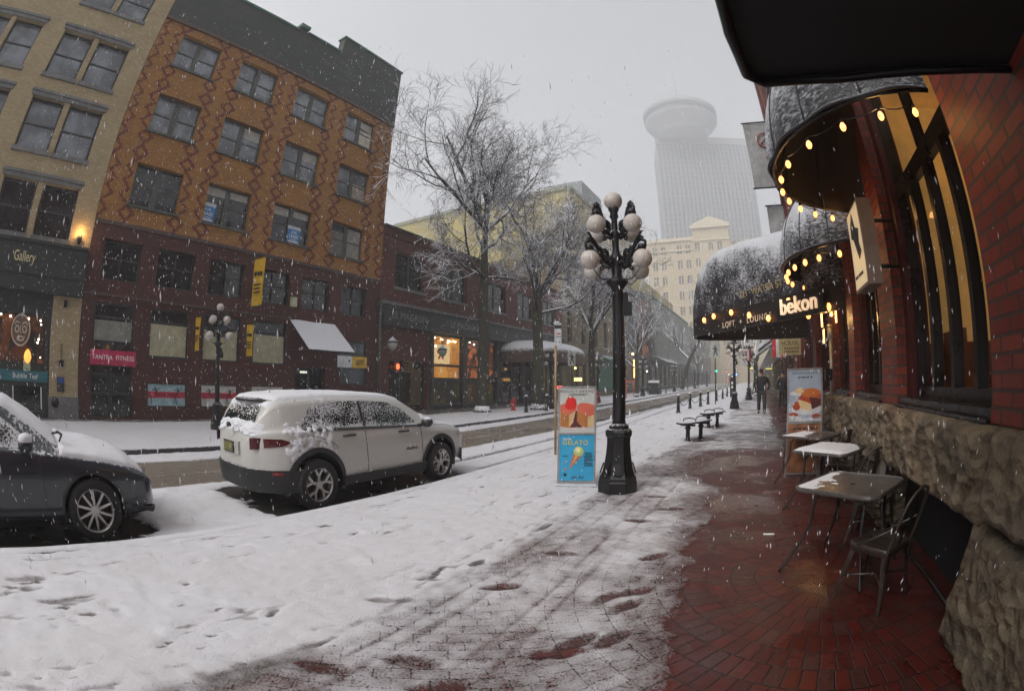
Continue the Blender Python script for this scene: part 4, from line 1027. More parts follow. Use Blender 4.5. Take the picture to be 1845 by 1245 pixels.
# sandstone base
def facets(y, z, seed, sc):
    """chiselled planes: every cell of a scattered point set is its own tilted flat"""
    gy, gz = math.floor(y*sc), math.floor(z*sc); best = None
    for i in (-1,0,1):
        for j in (-1,0,1):
            rd_ = random.Random((gy+i)*7919+(gz+j)*104729+seed*31)
            py_, pz_ = (gy+i+rd_.random())/sc, (gz+j+rd_.random())/sc; d = (y-py_)**2+((z-pz_)*1.25)**2
            if best is None or d < best[0]: best = (d, rd_.uniform(-1,1), rd_.uniform(-1,1)*(y-py_)*sc+rd_.uniform(-1,1)*(z-pz_)*sc)
    return .6*best[1]+.9*best[2]
def rock(mb, y0, y1, z0, z1, out, seed, x=XR, ny=None, nz=None, e=.03, depth=.5):
    ny = ny or max(6,int((y1-y0)/.022)); nz = nz or max(6,int((z1-z0)/.022))
    if y0 > 7: ny //= 2; nz //= 2
    def fn(u,v):
        y = y0+(y1-y0)*u; z = z0+(z1-z0)*v
        ed = min((y-y0), (y1-y), (z-z0), (z1-z)); k = min(1,max(0,ed)/.05)**.6
        p_ = Vector((seed*3.1, y*1.7, z*1.9)); wy = .10*noise.noise(p_*1.6); wz = .10*noise.noise(p_*1.6+Vector((5,5,5)))
        n = noise.fractal(p_*1.2, .8, 2.1, 6)
        fc = facets(y+wy, z+wz, seed, 2.6)+.32*facets(y+wz, z-wy, seed+9, 8.0)
        xx = x-.03-out*k*(.52+.17*n+.19*fc)
        return (xx, y+.008*noise.noise(p_*3), z+.008*noise.noise(p_*3.3))
    n0 = len(mb.v); mb.grid(fn, ny, nz)
    # returns at the ends, top and underside
    L = [n0+j*ny for j in range(nz)]; Rr = [n0+j*ny+ny-1 for j in range(nz)]; T = [n0+(nz-1)*ny+i for i in range(ny)]; Bo = [n0+i for i in range(ny)]
    for strip in (L,Rr,T,Bo):
        base = len(mb.v)
        for i in strip:
            v_ = mb.v[i]; mb.v.append((x+depth, v_[1], v_[2]))
        for k in range(len(strip)-1):
            mb.f.append((strip[k],strip[k+1],base+k+1,base+k)); mb.sm.append(False)
q = MB(); rock(q, 1.2, 2.62, -.02, .74, .24, 3); rock(q, .2, 2.50, .76, 1.275, .17, 5); rock(q,-2,.18,.0,1.275,.2,8); rock(q,-2,1.18,-.02,.74,.25,9)
q.build('stone_pier', rockm, B_, wR)
q = MB(); rock(q, 2.51, 5.35, .70, 1.276, .22, 11); rock(q, 5.37, 7.5, .62, 1.276, .2, 12); rock(q, 7.52, 9.4, .62, 1.275, .18, 13); rock(q,9.42,12,.6,1.275,.18,14); rock(q,12.02,16.4,.6,1.275,.18,15)
q.build('stone_lintel', rockm, B_, wR)
q = MB(); rock(q, 5.0, 7.0, -.02, .615, .14, 21); rock(q, 7.02, 9.0, -.02, .615, .14, 22); rock(q,9.02,12.4,-.02,.595,.14,23); rock(q,12.42,16.4,-.02,.595,.14,24)
q.build('stone_base', rockm, B_, wR)
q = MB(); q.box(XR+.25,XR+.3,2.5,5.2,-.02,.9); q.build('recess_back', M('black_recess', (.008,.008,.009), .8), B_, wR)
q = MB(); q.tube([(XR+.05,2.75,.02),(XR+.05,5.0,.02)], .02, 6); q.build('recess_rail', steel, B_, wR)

# farther right buildings
def right_building(name, lab, y0, y1, z1, mat, x, rows=((4.6,6.6),), cols=4, shop=None):
    w_ = (x,(y0+y1)/2,0); b_ = root(name, lab, 'building', w_)
    hs = [(y0+(y1-y0)*(k+.5)/cols-.6, y0+(y1-y0)*(k+.5)/cols+.6, za, zb) for za,zb in rows for k in range(cols)]
    sh = [(y0+(y1-y0)*(k+.12)/cols, y0+(y1-y0)*(k+.88)/cols, .6, 3.0) for k in range(cols)]
    facade('wall', mat, b_, w_, x, y0, y1, 0, z1, hs+sh, sgn=-1, depth=.35, back=10)
    for h in hs: window(b_, w_, x, *h, sgn=-1, depth=.3, mull=0)
    for h in sh: window(b_, w_, x, *h, sgn=-1, depth=.3, mull=1, glass=glowC, name='shop_window')
    return b_
right_building('brick_shop', 'low dark red brick shop behind the beige hanging sign', 16.5, 30, 3.9, dark_brick, 1.75, (), 4)
right_building('cream_shop', 'low cream fronted shop with white fabric awnings farther down the pavement', 30.1, 55, 4.4, tan_stone, 1.95, (), 7)
right_building('far_terrace', 'hazy low row of shops at the far end of the right hand side', 55.1, 190, 5.2, gr_brick, 2.1, (), 20)

# ------------------------------------------------------------------ awnings with festoon bulbs
def canvas_snow(name, col, amt, bump=1.0):
    t = NT(name); p = t.obj()
    g = t.n('NewGeometry'); nz = t.sep(g.outputs['Normal'])[2]
    mp_ = t.n('Mapping', {'Vector':p,'Scale':(1,1,2.2)}).outputs[0]; nzn = t.noise(mp_, 15, 4, .62); nb = t.noise(p, 2.2, 3, .5); n3 = t.noise(p, 55, 4, .6)
    e = t.math('ADD', nz, t.math('MULTIPLY', t.math('SUBTRACT', nzn, .5), 1.15))
    e = t.math('ADD', e, t.math('MULTIPLY', t.math('SUBTRACT', nb, .5), .8))
    f = t.mapr(e, .62-amt, 1.02-amt)
    c = t.mix(f, col, t.mix(t.mapr(n3,.3,.7), (.55,.56,.60), (.68,.69,.73)))
    h = t.math('ADD', t.math('MULTIPLY', f, t.math('ADD', .4, t.math('MULTIPLY', nzn, 1.6))), t.math('MULTIPLY', n3, .25))
    return t.finish(c, t.math('ADD', .4, t.math('MULTIPLY', f, .3)), 0, h, 1.0*bump, .03)
canvas = canvas_snow('black_canvas_with_snow', (.018,.019,.022), .72)
canvas_in = M('black_canvas_inside', (.014,.008,.005), .6, bump=.4, bscale=8)
bulbm = M('festoon_bulb', (1,.62,.25), .3, emit=2.6, ecol=(1,.34,.09), var=0)
bulb_root = root('festoon_bulb', 'x', 'light bulb', (0,0,0))
q = MB(); q.lathe([(.002,-.062),(.016,-.055),(.025,-.035),(.026,-.02),(.018,.0),(.012,.01)], 12); q.build('bulb', bulbm, bulb_root)
q = MB(); q.lathe([(.014,.005),(.015,.04),(.006,.045)], 8); q.build('socket', iron, bulb_root)
first_bulb = [True]
def put_bulb(p, lab, grp, sc=1.0):
    if first_bulb[0]:
        first_bulb[0] = False; o = bulb_root; o.location = p; o['label'] = lab; o['group'] = grp; o.scale = (sc,)*3; return o
    return clone(bulb_root, p, random.uniform(0,6), lab, sc, grp)
def bubble(name, lab, cx, cy, rx, ry, z0, h, seams=7):
    """quarter-sphere window awning: half-ellipse rim on the wall at cx, rising to the wall"""
    r_ = root(name, lab, 'awning', (cx,cy,z0))
    def S_(k):
        def fn(u,v):
            a = PI*u; t_ = v*PI/2*.98
            bulge = 1.0-.012*math.cos(a*2*seams)
            return (-rx*k*math.sin(a)*math.cos(t_)**.62*bulge, -ry*k*math.cos(a)*(.35+.65*math.cos(t_)**.62)*bulge, h*k*math.sin(t_)**.9)
        return fn
    q = MB(); q.grid(S_(1.0), 57, 26); q.build('canopy', canvas, r_)
    q = MB(); q.grid(S_(.975), 41, 14); q.build('lining', canvas_in, r_, fix=False)
    q = MB(); q.tube([(-rx*.985*math.sin(PI*k/40), -ry*.985*math.cos(PI*k/40), .0) for k in range(41)], .016, 6)
    for k in (1,2,3,4,5): 
        a = PI*k/6; q.tube([( -rx*.965*math.sin(a)*math.cos(t_)**.62, -ry*.965*math.cos(a)*(.35+.65*math.cos(t_)**.62), h*.965*math.sin(t_)**.9) for t_ in [i*PI/2*.97/8 for i in range(9)]], .011, 5)
    q.build('frame', iron, r_)
    q = MB()
    for k in range(1,7):
        q.tube([(lambda p_: (p_[0]*1.004,p_[1]*1.004,p_[2]*1.004+.002))(S_(1.0)(k/7, j/14)) for j in range(15)], .009, 5)
    q.tube([(lambda p_: (p_[0]*1.006,p_[1]*1.006,.012))(S_(1.0)(k/48, 0)) for k in range(49)], .014, 6)
    q.build('seam', M('canvas_seam', (.02,.02,.022), .6, snow=-.1), r_)
    return r_
bubble('bubble_awning', 'near black domed window awning dusted with snow and ringed by glowing bulbs', XR, 4.08, 1.26, 1.33, 3.42, 1.25)
bubble('bubble_awning', 'second black domed window awning half hidden behind the first', XR, 7.25, 1.06, 1.42, 3.22, 1.1)
G1 = 'festoon bulbs under the near domed awning'; G2 = 'festoon bulbs under the second domed awning'; G3 = 'festoon bulbs under the long entrance awning'
def cable(pts, par=None, lab=None):
    q = MB(); P_ = []
    for a_,b_ in zip(pts,pts[1:]):
        for i in range(4):
            t_ = i/4; P_.append((a_[0]+(b_[0]-a_[0])*t_, a_[1]+(b_[1]-a_[1])*t_, a_[2]+(b_[2]-a_[2])*t_-.03*math.sin(PI*t_)))
    P_.append(pts[-1]); q.tube(P_, .005, 5)
    return props(q.build('festoon_cable', iron), lab, 'cable')
def rim_pts(cx,cy,rx,ry,z,us): return [(cx-rx*math.sin(PI*u), cy-ry*math.cos(PI*u), z) for u in us]
u1 = [.03,.11,.20,.30,.40,.485,.565,.635,.71,.785,.86,.93,.985]
p1 = rim_pts(XR-.03,4.08,1.16,1.22,3.36,u1)
ORD = 'first second third fourth fifth sixth seventh eighth ninth tenth eleventh twelfth thirteenth fourteenth'.split()
for i,p_ in enumerate(p1): put_bulb((p_[0],p_[1],p_[2]-.045), ORD[i]+' bulb round the near domed awning, counted from its near wall end', G1, .95)
cable(p1, lab='black festoon cable round the inside rim of the near domed awning')
u2 = [.10,.20,.28,.36,.44,.52,.60,.68,.80,.93]
p2 = rim_pts(XR-.03,7.25,.97,1.30,3.17,u2)
for i,p_ in enumerate(p2): put_bulb((p_[0],p_[1],p_[2]-.045), ORD[i]+' bulb round the second domed awning, counted from its near wall end', G2, 1.25)
cable(p2, lab='black festoon cable round the inside rim of the second domed awning')
for p_,e in (((1.2,3.0,3.3),3.5),((.55,4.0,3.35),2.2),((1.25,5.2,3.3),2.2),((1.1,6.4,3.1),2.4)): point(p_, e, (1,.5,.15), .06, 'festoon_light')

# flat black canopy overhead
oc = root('overhead_canopy', 'flat black canvas canopy directly overhead, cutting the top right corner', 'awning', (XR,.5,2.88))
q = MB()
pl = [(-1.53,-2.6),(-1.50,1.00),(-1.46,1.30),(-1.38,1.38),(-1.0,1.37),(-.4,1.25),(.0,1.16),(.0,-2.6)]
q.prism([(a,b_) for a,b_ in pl], .03, .06, 'z')
for (a0,b0),(a1,b1) in zip(pl,pl[1:-1]): q.add([(a0,b0,0),(a1,b1,0),(a1,b1,.07),(a0,b0,.07)],[(0,1,2,3)])
q.build('canopy', M('black_canvas', (.012,.012,.013), .75, bump=.3, bscale=3), oc)
q = MB(); q.tube([(a,b_,.0) for a,b_ in pl[:-1]], .022, 8)
for y_ in (-1.6,-.6,.4): q.tube([(-1.5,y_,.01),(0,y_,.01)], .012, 6)
q.build('frame', iron, oc)
q = MB(); q.grid(lambda u,v: (-1.50*(1-v), -2.6+3.75*u, .08+.75*v+.03*noise.noise(Vector((u*9,v*5,0)))), 30, 12); q.build('top', canvas, oc)

# long entrance awning with lettering
la = root('entrance_awning', 'long black domed entrance awning heaped with snow, lettered LOFT + LOUNGE', 'awning', (0,0,2.62))
plan = [(1.58,7.55),(1.22,7.98),(.46,8.98),(-.10,9.74),(-.70,10.50),(-1.10,10.86),(-1.34,11.15),(-1.50,11.55),(-1.52,12.0),(-1.38,12.45),(-1.05,12.75),(-.3,12.95),(.7,13.0),(1.58,13.0)]
def resample(pl, n):
    d = [0]
    for a,b_ in zip(pl,pl[1:]): d.append(d[-1]+math.dist(a,b_))
    out = []
    for i in range(n):
        t_ = d[-1]*i/(n-1); k = max(j for j in range(len(d)) if d[j] <= t_+1e-9); k = min(k,len(pl)-2)
        f_ = (t_-d[k])/(d[k+1]-d[k]); out.append((pl[k][0]+(pl[k+1][0]-pl[k][0])*f_, pl[k][1]+(pl[k+1][1]-pl[k][1])*f_))
    return out
NP = 72; rp = resample(plan, NP)
for _ in range(3): rp = [rp[0]]+[((rp[i-1][0]+2*rp[i][0]+rp[i+1][0])/4,(rp[i-1][1]+2*rp[i][1]+rp[i+1][1])/4) for i in range(1,NP-1)]+[rp[-1]]
ctr = (1.7,10.6); VH = .42; DH = 1.55
def dome(k=1.0):
    def fn(u,v):
        i = min(NP-1,int(round(u*(NP-1)))); x_,y_ = rp[i]
        t_ = v*PI/2*.97; s_ = math.cos(t_)**.55
        tx, ty = ctr[0], 10.7
        # shrink towards a ridge line that runs out from the wall
        rx_ = max(-.1, min(1.6, x_*.8+.2)); 
        X = rx_+(x_-rx_)*s_*k; Y = ty+(y_-ty)*s_*k
        return (X, Y, VH+DH*k*math.sin(t_))
    return fn
canvas2 = canvas_snow('entrance_canvas_snow', (.015,.015,.018), .60)
q = MB(); q.grid(dome(), NP, 26); q.build('canopy', canvas2, la)
q = MB(); q.grid(dome(.97), NP, 12); q.build('lining', canvas_in, la, fix=False)
q = MB(); q.grid(lambda u,v: (*rp[min(NP-1,int(round(u*(NP-1))))], VH*(1-v)), NP, 3); q.grid(lambda u,v: (lambda p_: (p_[0]+.02,p_[1]+.02,VH*(1-v)))(rp[min(NP-1,int(round(u*(NP-1))))]), NP, 2)
q.build('valance', M('black_valance', (.012,.009,.008), .6, bump=.2, bscale=6), la)
q = MB(); q.tube([(x_,y_,0) for x_,y_ in rp[::2]], .014, 6)
q.tube([(-.55,11,1.85),(1.5,14.8,3.3)], .014, 6); q.build('frame', iron, la)
# lettering on the near face: direction of the face in plan
fa = math.atan2(-(10.50-7.98),(1.22+.70)); fdir = Vector((math.cos(fa),math.sin(fa),0)); P0 = Vector((-.70,10.50,0)); fn_ = Vector((math.sin(fa),-math.cos(fa),0))
fl_ = (Vector((1.22,7.98,0))-P0).length
def face_text(s_, size, mat, t_, z_, off=.03, ext=.004, sx=1.0, space=1.0, tilt=0.0, name='lettering'):
    p_ = P0+fdir*(fl_*t_)+fn_*off; return text(s_, size, mat, la, (p_.x,p_.y,z_), (R(90)-tilt,0,fa), name, ext, 'CENTER', sx, space)
lit_txt = M('lit_cream_letters', (.8,.62,.42), .5, emit=.55, ecol=(.9,.62,.38))
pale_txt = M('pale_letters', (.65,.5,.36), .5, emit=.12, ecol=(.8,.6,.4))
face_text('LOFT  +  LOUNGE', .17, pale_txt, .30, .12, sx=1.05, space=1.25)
bk = root('lit_sign', 'lit cream bekon letters on a dark box at the wall end of the entrance awning', 'sign', tuple((P0+fdir*(fl_*.885)+fn_*.16)+Vector((0,0,2.79))), fa)
q = MB(); q.box(-.62,.62,-.02,.08,-.20,.12); q.build('box', M('sign_box_black', (.012,.011,.011), .4), bk)
text('bekon', .40, lit_txt, bk, (0,-.045,.0), RY, 'letters', .02, 'CENTER', .98, 1.03)
gold = M('gold_letters', (.40,.31,.14), .45)
face_text('221  WATER ST', .185, gold, .50, VH+.22, off=.09, sx=1.15, tilt=R(-8))
b3p = []
for i,t_ in enumerate([0,.05,.12,.24,.36,.5,.62,.76,.9]):
    k = int((.80-.80*t_)*(NP-1)*.62); x_,y_ = rp[max(0,min(NP-1,k))]
    b3p.append((x_+.06-.02*(i%2), y_+.05 if i>2 else y_, 2.62+.27+.03*math.sin(i*2.1)))
rimq = [rp[int(j)] for j in (38,34,31,26,21,16,11,7,3)]
off3 = [(.10,.05,.30),(.02,-.06,.36),(.0,-.08,.40),(0,-.09,.40),(0,-.09,.26),(0,-.09,.12),(0,-.09,.34),(0,-.1,.03),(0,-.1,.10)]
pts3 = []
for (x_,y_),(a,b_,c) in zip(rimq,off3):
    pts3.append((x_+a, y_+b_, 2.62+c)); put_bulb(pts3[-1], ORD[len(pts3)-1]+' bulb on the near face of the long entrance awning, from its outer tip', G3, 1.75)
cable(pts3, lab='festoon cable draped along the near face of the long entrance awning')
for i,p_ in enumerate(((-1.2,11.3,2.78),(-1.15,11.8,2.85),(-.9,12.4,2.95),(.1,11.3,3.15),(.9,9.9,3.1),(1.3,9.2,2.95),(1.35,8.4,2.9),(1.45,8.2,2.88),(1.42,8.0,2.62))):
    put_bulb(p_, ORD[i]+' bulb hanging inside the long entrance awning, from its outer tip', 'festoon bulbs inside the long entrance awning', 1.15)
point((.2,11.0,3.1), 4, (1,.5,.15), .06, 'festoon_light'); point((1.25,8.6,2.8), 5, (1,.5,.15), .06, 'festoon_light')

# ------------------------------------------------------------------ wall signs, tubes, flags on the right
ls = root('light_box_sign', 'tall cream light box sign with black emblem on the brick pier between the domed awnings', 'sign', (1.19,4.36,2.40))
q = MB(); q.box(0,.16,0,.58,0,.82); q.build('box', M('beige_metal', (.20,.15,.12), .5), ls)
q = MB(); q.box(-.006,-.001,.03,.55,.03,.79); q.build('face', M('lit_cream_face', (.75,.60,.36), .4, emit=.32, ecol=(.85,.64,.36)), ls)
q = MB(); q.prism([(.42,.66),(.46,.54),(.36,.50),(.30,.40),(.22,.28),(.10,.33),(.16,.43),(.10,.55),(.24,.60),(.30,.76)], -.012, -.0065, 'x'); q.build('emblem', dark_txt, ls)
scrawl(ls, dark_txt, -.012, .29, .14, .4, 1, .03)
q = MB(); q.tube([(.16,.2,.65),(.42,.2,.65)], .02, 6); q.tube([(.16,.2,.2),(.42,.2,.2)], .02, 6); q.build('bracket', iron, ls)
tubem = M('lit_tube', (1,.7,.3), .4, emit=1.8, ecol=(1,.55,.2), var=0)
for (x_,y_,z0_,z1_,lab) in ((1.50,8.0,2.44,2.80,'bright vertical tube light nearest the second domed awning'),(1.24,8.05,2.38,2.64,'upper of the two tube lights under the wall end of the entrance awning'),(1.27,8.1,2.12,2.37,'lower of the two tube lights under the wall end of the entrance awning')):
    r_ = root('tube_light', lab, 'lamp', (x_,y_,z0_), group='vertical tube lights by the entrance')
    q = MB(); q.tube([(0,0,0),(0,0,z1_-z0_)], .018, 10); q.build('tube', tubem, r_)
    q = MB(); q.lathe([(.024,-.03),(.024,.005)], 10); q.lathe([(.024,z1_-z0_-.005),(.024,z1_-z0_+.03)], 10); q.tube([(0,0,z1_-z0_+.02),(.15,.02,z1_-z0_+.02)], .008, 5); q.build('cap', iron, r_)
point((1.35,7.95,2.5), 5, (1,.6,.22), .05, 'tube_light_glow')
q = MB(); q.tube([(1.50,8.75,1.15),(1.50,8.75,2.25)], .03, 8); q.tube([(1.50,8.75,1.32),(1.38,8.7,1.28)], .02, 6); q.tube([(1.5,8.75,2.25),(1.5,8.75,2.5)], .06, 8); props(q.build('standpipe', M('pale_pipe', (.45,.45,.42), .4, .4)), 'pale vertical pipe with a tap against the wall under the tube lights', 'pipe')
q = MB(); q.obox((1.42,8.62,1.62),.14,.12,.2); props(q.build('alarm_box', iron), 'small black box on the wall beside the pale pipe', 'box')
def hung_flag(name, lab, x, y, z0, z1, wd, mat, poles=True, ang=0, emb=None, group=None):
    r_ = root(name, lab, 'banner', (x,y,z0), ang, group)
    h_ = z1-z0; q = MB(); q.grid(lambda u,v: (-wd*u, .03*math.sin(4*u+6*v), h_*v), 12, 14); q.grid(lambda u,v: (-wd*u, .02+.03*math.sin(4*u+6*v), h_*v), 12, 14); q.build('cloth', mat, r_)
    if poles:
        for zp in (h_+.03,-.03): q = MB(); q.tube([(0.3,0,zp),(-wd-.05,0,zp)], .03, 6); q.build('pole', iron, r_)
    if emb:
        q = MB(); q.tube([(-emb[0]+emb[2]*math.cos(2*PI*k/20), -.06, emb[1]+emb[2]*math.sin(2*PI*k/20)) for k in range(21)], .03, 5); q.tube([(-emb[0]-emb[2]*.6,-.06,emb[1]-emb[2]*.5),(-emb[0],-.06,emb[1]+emb[2]*.2),(-emb[0]+emb[2]*.6,-.06,emb[1]-emb[2]*.5)], .025, 5)
        q.sphere((-emb[0],-.06,emb[1]-emb[2]-.4), .09, 8, 6); q.build('emblem', M('dull_red', (.25,.04,.03), .6), r_)
    return r_
grey_cloth = M('grey_banner_cloth', (.27,.275,.27), .8, bump=.3, bscale=3)
hung_flag('hanging_banner', 'large grey cloth banner with a faint red emblem high on the brick corner', 1.62, 15.4, 7.85, 10.35, 1.05, grey_cloth, emb=(.35,1.75,.28), group='grey banners on the brick corner')
hung_flag('hanging_banner', 'smaller grey cloth banner just above the snowy entrance awning', 1.52, 16.0, 5.7, 7.35, .6, grey_cloth, group='grey banners on the brick corner')
hs_ = root('hanging_sign', 'beige HOUSE sign board hanging below the entrance awning', 'sign', (1.5,15.0,2.2))
q = MB(); q.box(-.66,.06,-.03,.03,.06,.74); q.build('board', M('aged_cream_board', (.42,.33,.15), .6), hs_)
text('HOUSE', .17, dark_txt, hs_, (-.3,-.035,.42), RY); scrawl(hs_, M('brown_print',(.14,.08,.04),.6), -.035, -.3, .22, .5, 2, .06, 3, 'y')
q = MB(); q.tube([(-.15,0,.74),(-.15,0,1.1)], .02, 6); q.lathe([(.02,0),(.09,.03),(.02,.1)], 8, (-.15,0,.74)); q.build('bracket', iron, hs_)
red_cloth = M('flag_red', (.42,.015,.02), .7); white_cloth = M('flag_white', (.6,.6,.6), .7)
for (x_,y_,z_,s_,lab) in ((1.5,22,2.5,1.2,'red and white flag hanging beside the beige HOUSE sign'),(-.25,35.8,2.9,.8,'small red and white flag on the lamp post behind the walker')):
    r_ = root('flag', lab, 'flag', (x_,y_,z_), group='red and white flags')
    w_ = .5*s_
    for nm,a,b_,m_ in (('red_band',0,.3,red_cloth),('white_band',.3,.7,white_cloth),('red_band',.7,1,red_cloth)):
        q = MB(); q.grid(lambda u,v,a=a,b_=b_: (-w_*(a+(b_-a)*u), .05*math.sin(5*(a+(b_-a)*u)+3*v), s_*v), 5, 8); q.build(nm, m_, r_)
    q = MB(); q.tube([(0.02,0,-.1),(0.02,0,s_+.2)], .02, 6); q.build('pole', iron, r_)
for (y_,lab) in ((33,'nearer white stretched canvas awning over the far right pavement'),(40,'farther white stretched canvas awning over the far right pavement')):
    r_ = root('awning', lab, 'awning', (1.95,y_,4.0), group='white awnings farther right')
    q = MB(); q.add([(0,-2.5,.5),(0,2.5,.5),(-1.6,2.5,-.3),(-1.6,-2.5,-.3),(-1.6,2.5,-.6),(-1.6,-2.5,-.6)],[(0,1,2,3),(3,2,4,5),(0,3,5),(1,4,2)]); q.build('canopy', M('white_canvas', (.5,.52,.53), .7, snow=.3), r_)
for i,(y_,z_,lab) in enumerate(((36.02,2.3,'small glowing yellow sign behind the walking man'),(46,2.4,'glowing yellow green strip sign past the walking man'))):
    q = MB(); q.box(-.38+1.55*i,-.08+1.9*i,y_,y_+.08,z_,z_+.10)
    props(q.build('glowing_sign', M('yellow_glow', (1,.85,.1), .4, emit=.6, ecol=(.9,.8,.2))), lab, 'sign')
# ------------------------------------------------------------------ street lamps
def make_lamp():
    r_ = root('street_lamp', 'x', 'street lamp', (0,0,0))
    q = MB(); q.lathe([(.30,0),(.30,.17),(.285,.19),(.285,.23),(.25,.28),(.215,.42),(.19,.58),(.178,.72),(.18,.80),(.20,.83),(.205,.88),(.19,.91),(.15,.93),(.15,.97),(.10,1.0)], 8, rot=R(22.5), smooth=False)
    for k in range(8):
        a = R(45*k); q.obox((.232*math.cos(a),.232*math.sin(a),.36), .02,.10,.16, a, R(-18))
    q.build('base', iron_snow, r_)
    q = MB(); q.lathe([(.10,1.0),(.092,1.05),(.086,1.9),(.078,2.85),(.082,2.9),(.11,2.94),(.16,3.0),(.165,3.03),(.09,3.06),(.07,3.12),(.085,3.2),(.07,3.28),(.10,3.33),(.12,3.38),(.07,3.43),(.05,3.5),(.055,3.7),(.075,3.74),(.05,3.8),(.045,3.98),(.07,4.02),(.055,4.08),(.08,4.13),(.085,4.16),(.06,4.17)], 14)
    for k in range(10):
        a = 2*PI*k/10; q.tube([(.088*math.cos(a),.088*math.sin(a),1.08),(.076*math.cos(a),.076*math.sin(a),2.82)], .008, 4)
    q.build('pole', iron, r_)
    q = MB(); q.sphere((0,0,4.28), .142); q.build('globe', globe_mat, r_)
    for (za,ra,zg) in ((3.78,.37,3.83),(3.33,.52,3.27)):
        for k in range(4):
            a = R(45+90*k); c_, s_ = math.cos(a), math.sin(a)
            def P(r,z): return (r*c_, r*s_, z)
            q = MB()
            top = zg+.26
            # S-scroll arm that rises from the post and curls over the globe
            pts = [P(.05,za),P(ra*.30,za-.07),P(ra*.50,za-.02),P(ra*.66,za+.12),P(ra*.80,top-.01),P(ra*.98,top+.03),P(ra*1.13,top-.02),P(ra*1.15,top-.10)]
            q.tube(pts, [.03,.032,.036,.034,.030,.030,.024,.012], 7)
            cr = [P(ra*.42+.075*math.cos(t)*(1-t/14), za+.075+.075*math.sin(t)*(1-t/14)) for t in [i*.55 for i in range(16)]]
            q.tube(cr, .017, 5)
            cr = [P(ra*.62+.05*math.cos(t)*(1-t/14), za-.04+.05*math.sin(t)*(1-t/14)) for t in [2+i*.6 for i in range(12)]]
            q.tube(cr, .014, 5)
            for lf in range(4):
                t_ = .35+.2*lf; q.tube([P(ra*t_*.9,za+.25*t_*t_),P(ra*t_*1.0+.03,za+.30*t_*t_+.07),P(ra*t_*1.0+.075,za+.30*t_*t_+.06)], [.022,.02,.006], 5)
            q.tube([P(ra*.82,top-.02),P(ra*.86,top+.055),P(ra*.98,top+.075),P(ra*1.06,top+.04),P(ra*1.01,top-.01)], [.022,.024,.024,.018,.008], 6)
            q.lathe([(.02,-.05),(.05,-.06),(.065,-.095),(.062,-.125),(.03,-.13)], 12, P(ra,top+.01))
            arm = q.build('arm', iron_snow, r_)
            q = MB(); q.sphere(P(ra,zg), .138); q.build('globe', globe_mat, arm)
    q = MB()
    for k in range(4):
        a = R(45+90*k); q.tube([(.06*math.cos(a),.06*math.sin(a),3.06),(.30*math.cos(a),.30*math.sin(a),3.02),(.47*math.cos(a),.47*math.sin(a),3.15)], .008, 5)
    q.build('stay_rod', iron, r_)
    return r_
lamp0 = make_lamp()
lamp0.location = (-1.93,6.53,0); lamp0.rotation_euler = (0,0,R(16.5)); lamp0['label'] = 'large black street lamp with nine frosted globes beside the gelato board'
q = MB(); q.box(.07,.20,-.06,.06,2.52,2.72); q.box(.075,.15,-.05,.05,2.72,2.86); q.build('junction_box', iron, lamp0)
for (x_,y_,rz,sc,lab) in ((-13.27,6.11,70,.84,'snow dusted lamp post in front of the dark brick wall posters'),(-1.09,25.86,10,.93,'lamp post with a paper sign between bollards and the walking man'),(-11.4,24.8,30,.80,'lamp behind the mossy trunk with only globes showing'),(-11.5,33.3,50,.85,'lamp post behind the third bare tree by the green boarding'),(-11.5,47.5,25,.92,'far lamp post carrying small signs in front of the fire escape building'),(-11.3,65.5,40,.92,'hazy far lamp post in front of the bay windowed building'),(-.4,36,20,.95,'lamp post just behind the walking man'),(-11,86,0,.95,'faint lamp post beyond the chained bollards on the left pavement'),(-11,108,0,.95,'faintest lamp post near the end of the left pavement'),(.05,50,0,.95,'pale far lamp post on the right pavement past the red flag'),(.2,66,0,.95,'faint lamp post farthest down the right pavement')):
    clone(lamp0, (x_,y_,0), R(rz), lab, sc, 'globe street lamps')
lamp0['group'] = 'globe street lamps'

# ------------------------------------------------------------------ A-frame boards
chrome = M('brushed_steel', (.35,.34,.33), .35, .7)
def tri_cut(x0,x1,z0,z1): return [(x0,z0),(x1,z0),(x1,z1),(x0,z1)]
def disc(mb, c, r, y, sx=1, sz=1, n=24, a0=0, a1=2*PI):
    pts = [(c[0]+sx*r*math.cos(a0+(a1-a0)*k/n), y, c[1]+sz*r*math.sin(a0+(a1-a0)*k/n)) for k in range(n+1)]
    mb.add([(c[0],y,c[1])]+pts, [(0,k+1,k+2) for k in range(n)])
def poly(mb, pts, y): mb.add([(a,y,b_) for a,b_ in pts],[tuple(range(len(pts)))])
lay = .0015
sb = root('advert_board', 'metal framed standing board with cheesecake poster above a blue gelato poster', 'sign', (-2.625,6.655,0), R(20))
q = MB()
for s_ in (-1,1):
    q.box(s_*.265,s_*.29,-.015,.015,.05,1.52); q.tube([(s_*.26,.02,1.45),(s_*.26,.55,.03)], .012, 6)
q.box(-.29,.29,-.016,.014,1.50,1.525); q.box(-.265,.265,-.016,.014,.80,.825); q.box(-.265,.265,-.016,.014,.06,.085)
q.build('frame', chrome, sb)
q = MB(); q.box(-.30,.30,-.2,.16,0,.045); q.build('foot', M('snowy_foot', (.3,.3,.3), .5, snow=.3), sb)
pt = MB(); pt.box(-.262,.262,-.004,.01,.826,1.498); upb = pt.build('poster', M('poster_grey', (.50,.51,.48), .5, var=.05), sb)
salmon = M('salmon_glaze', (.62,.13,.08), .4, var=.1); cake = M('cake_crumb', (.42,.16,.04), .7); cream_c = M('cake_cream', (.60,.42,.20), .6); straw = M('strawberry_red', (.62,.02,.015), .35); dk = M('cake_shadow', (.08,.012,.01), .6)
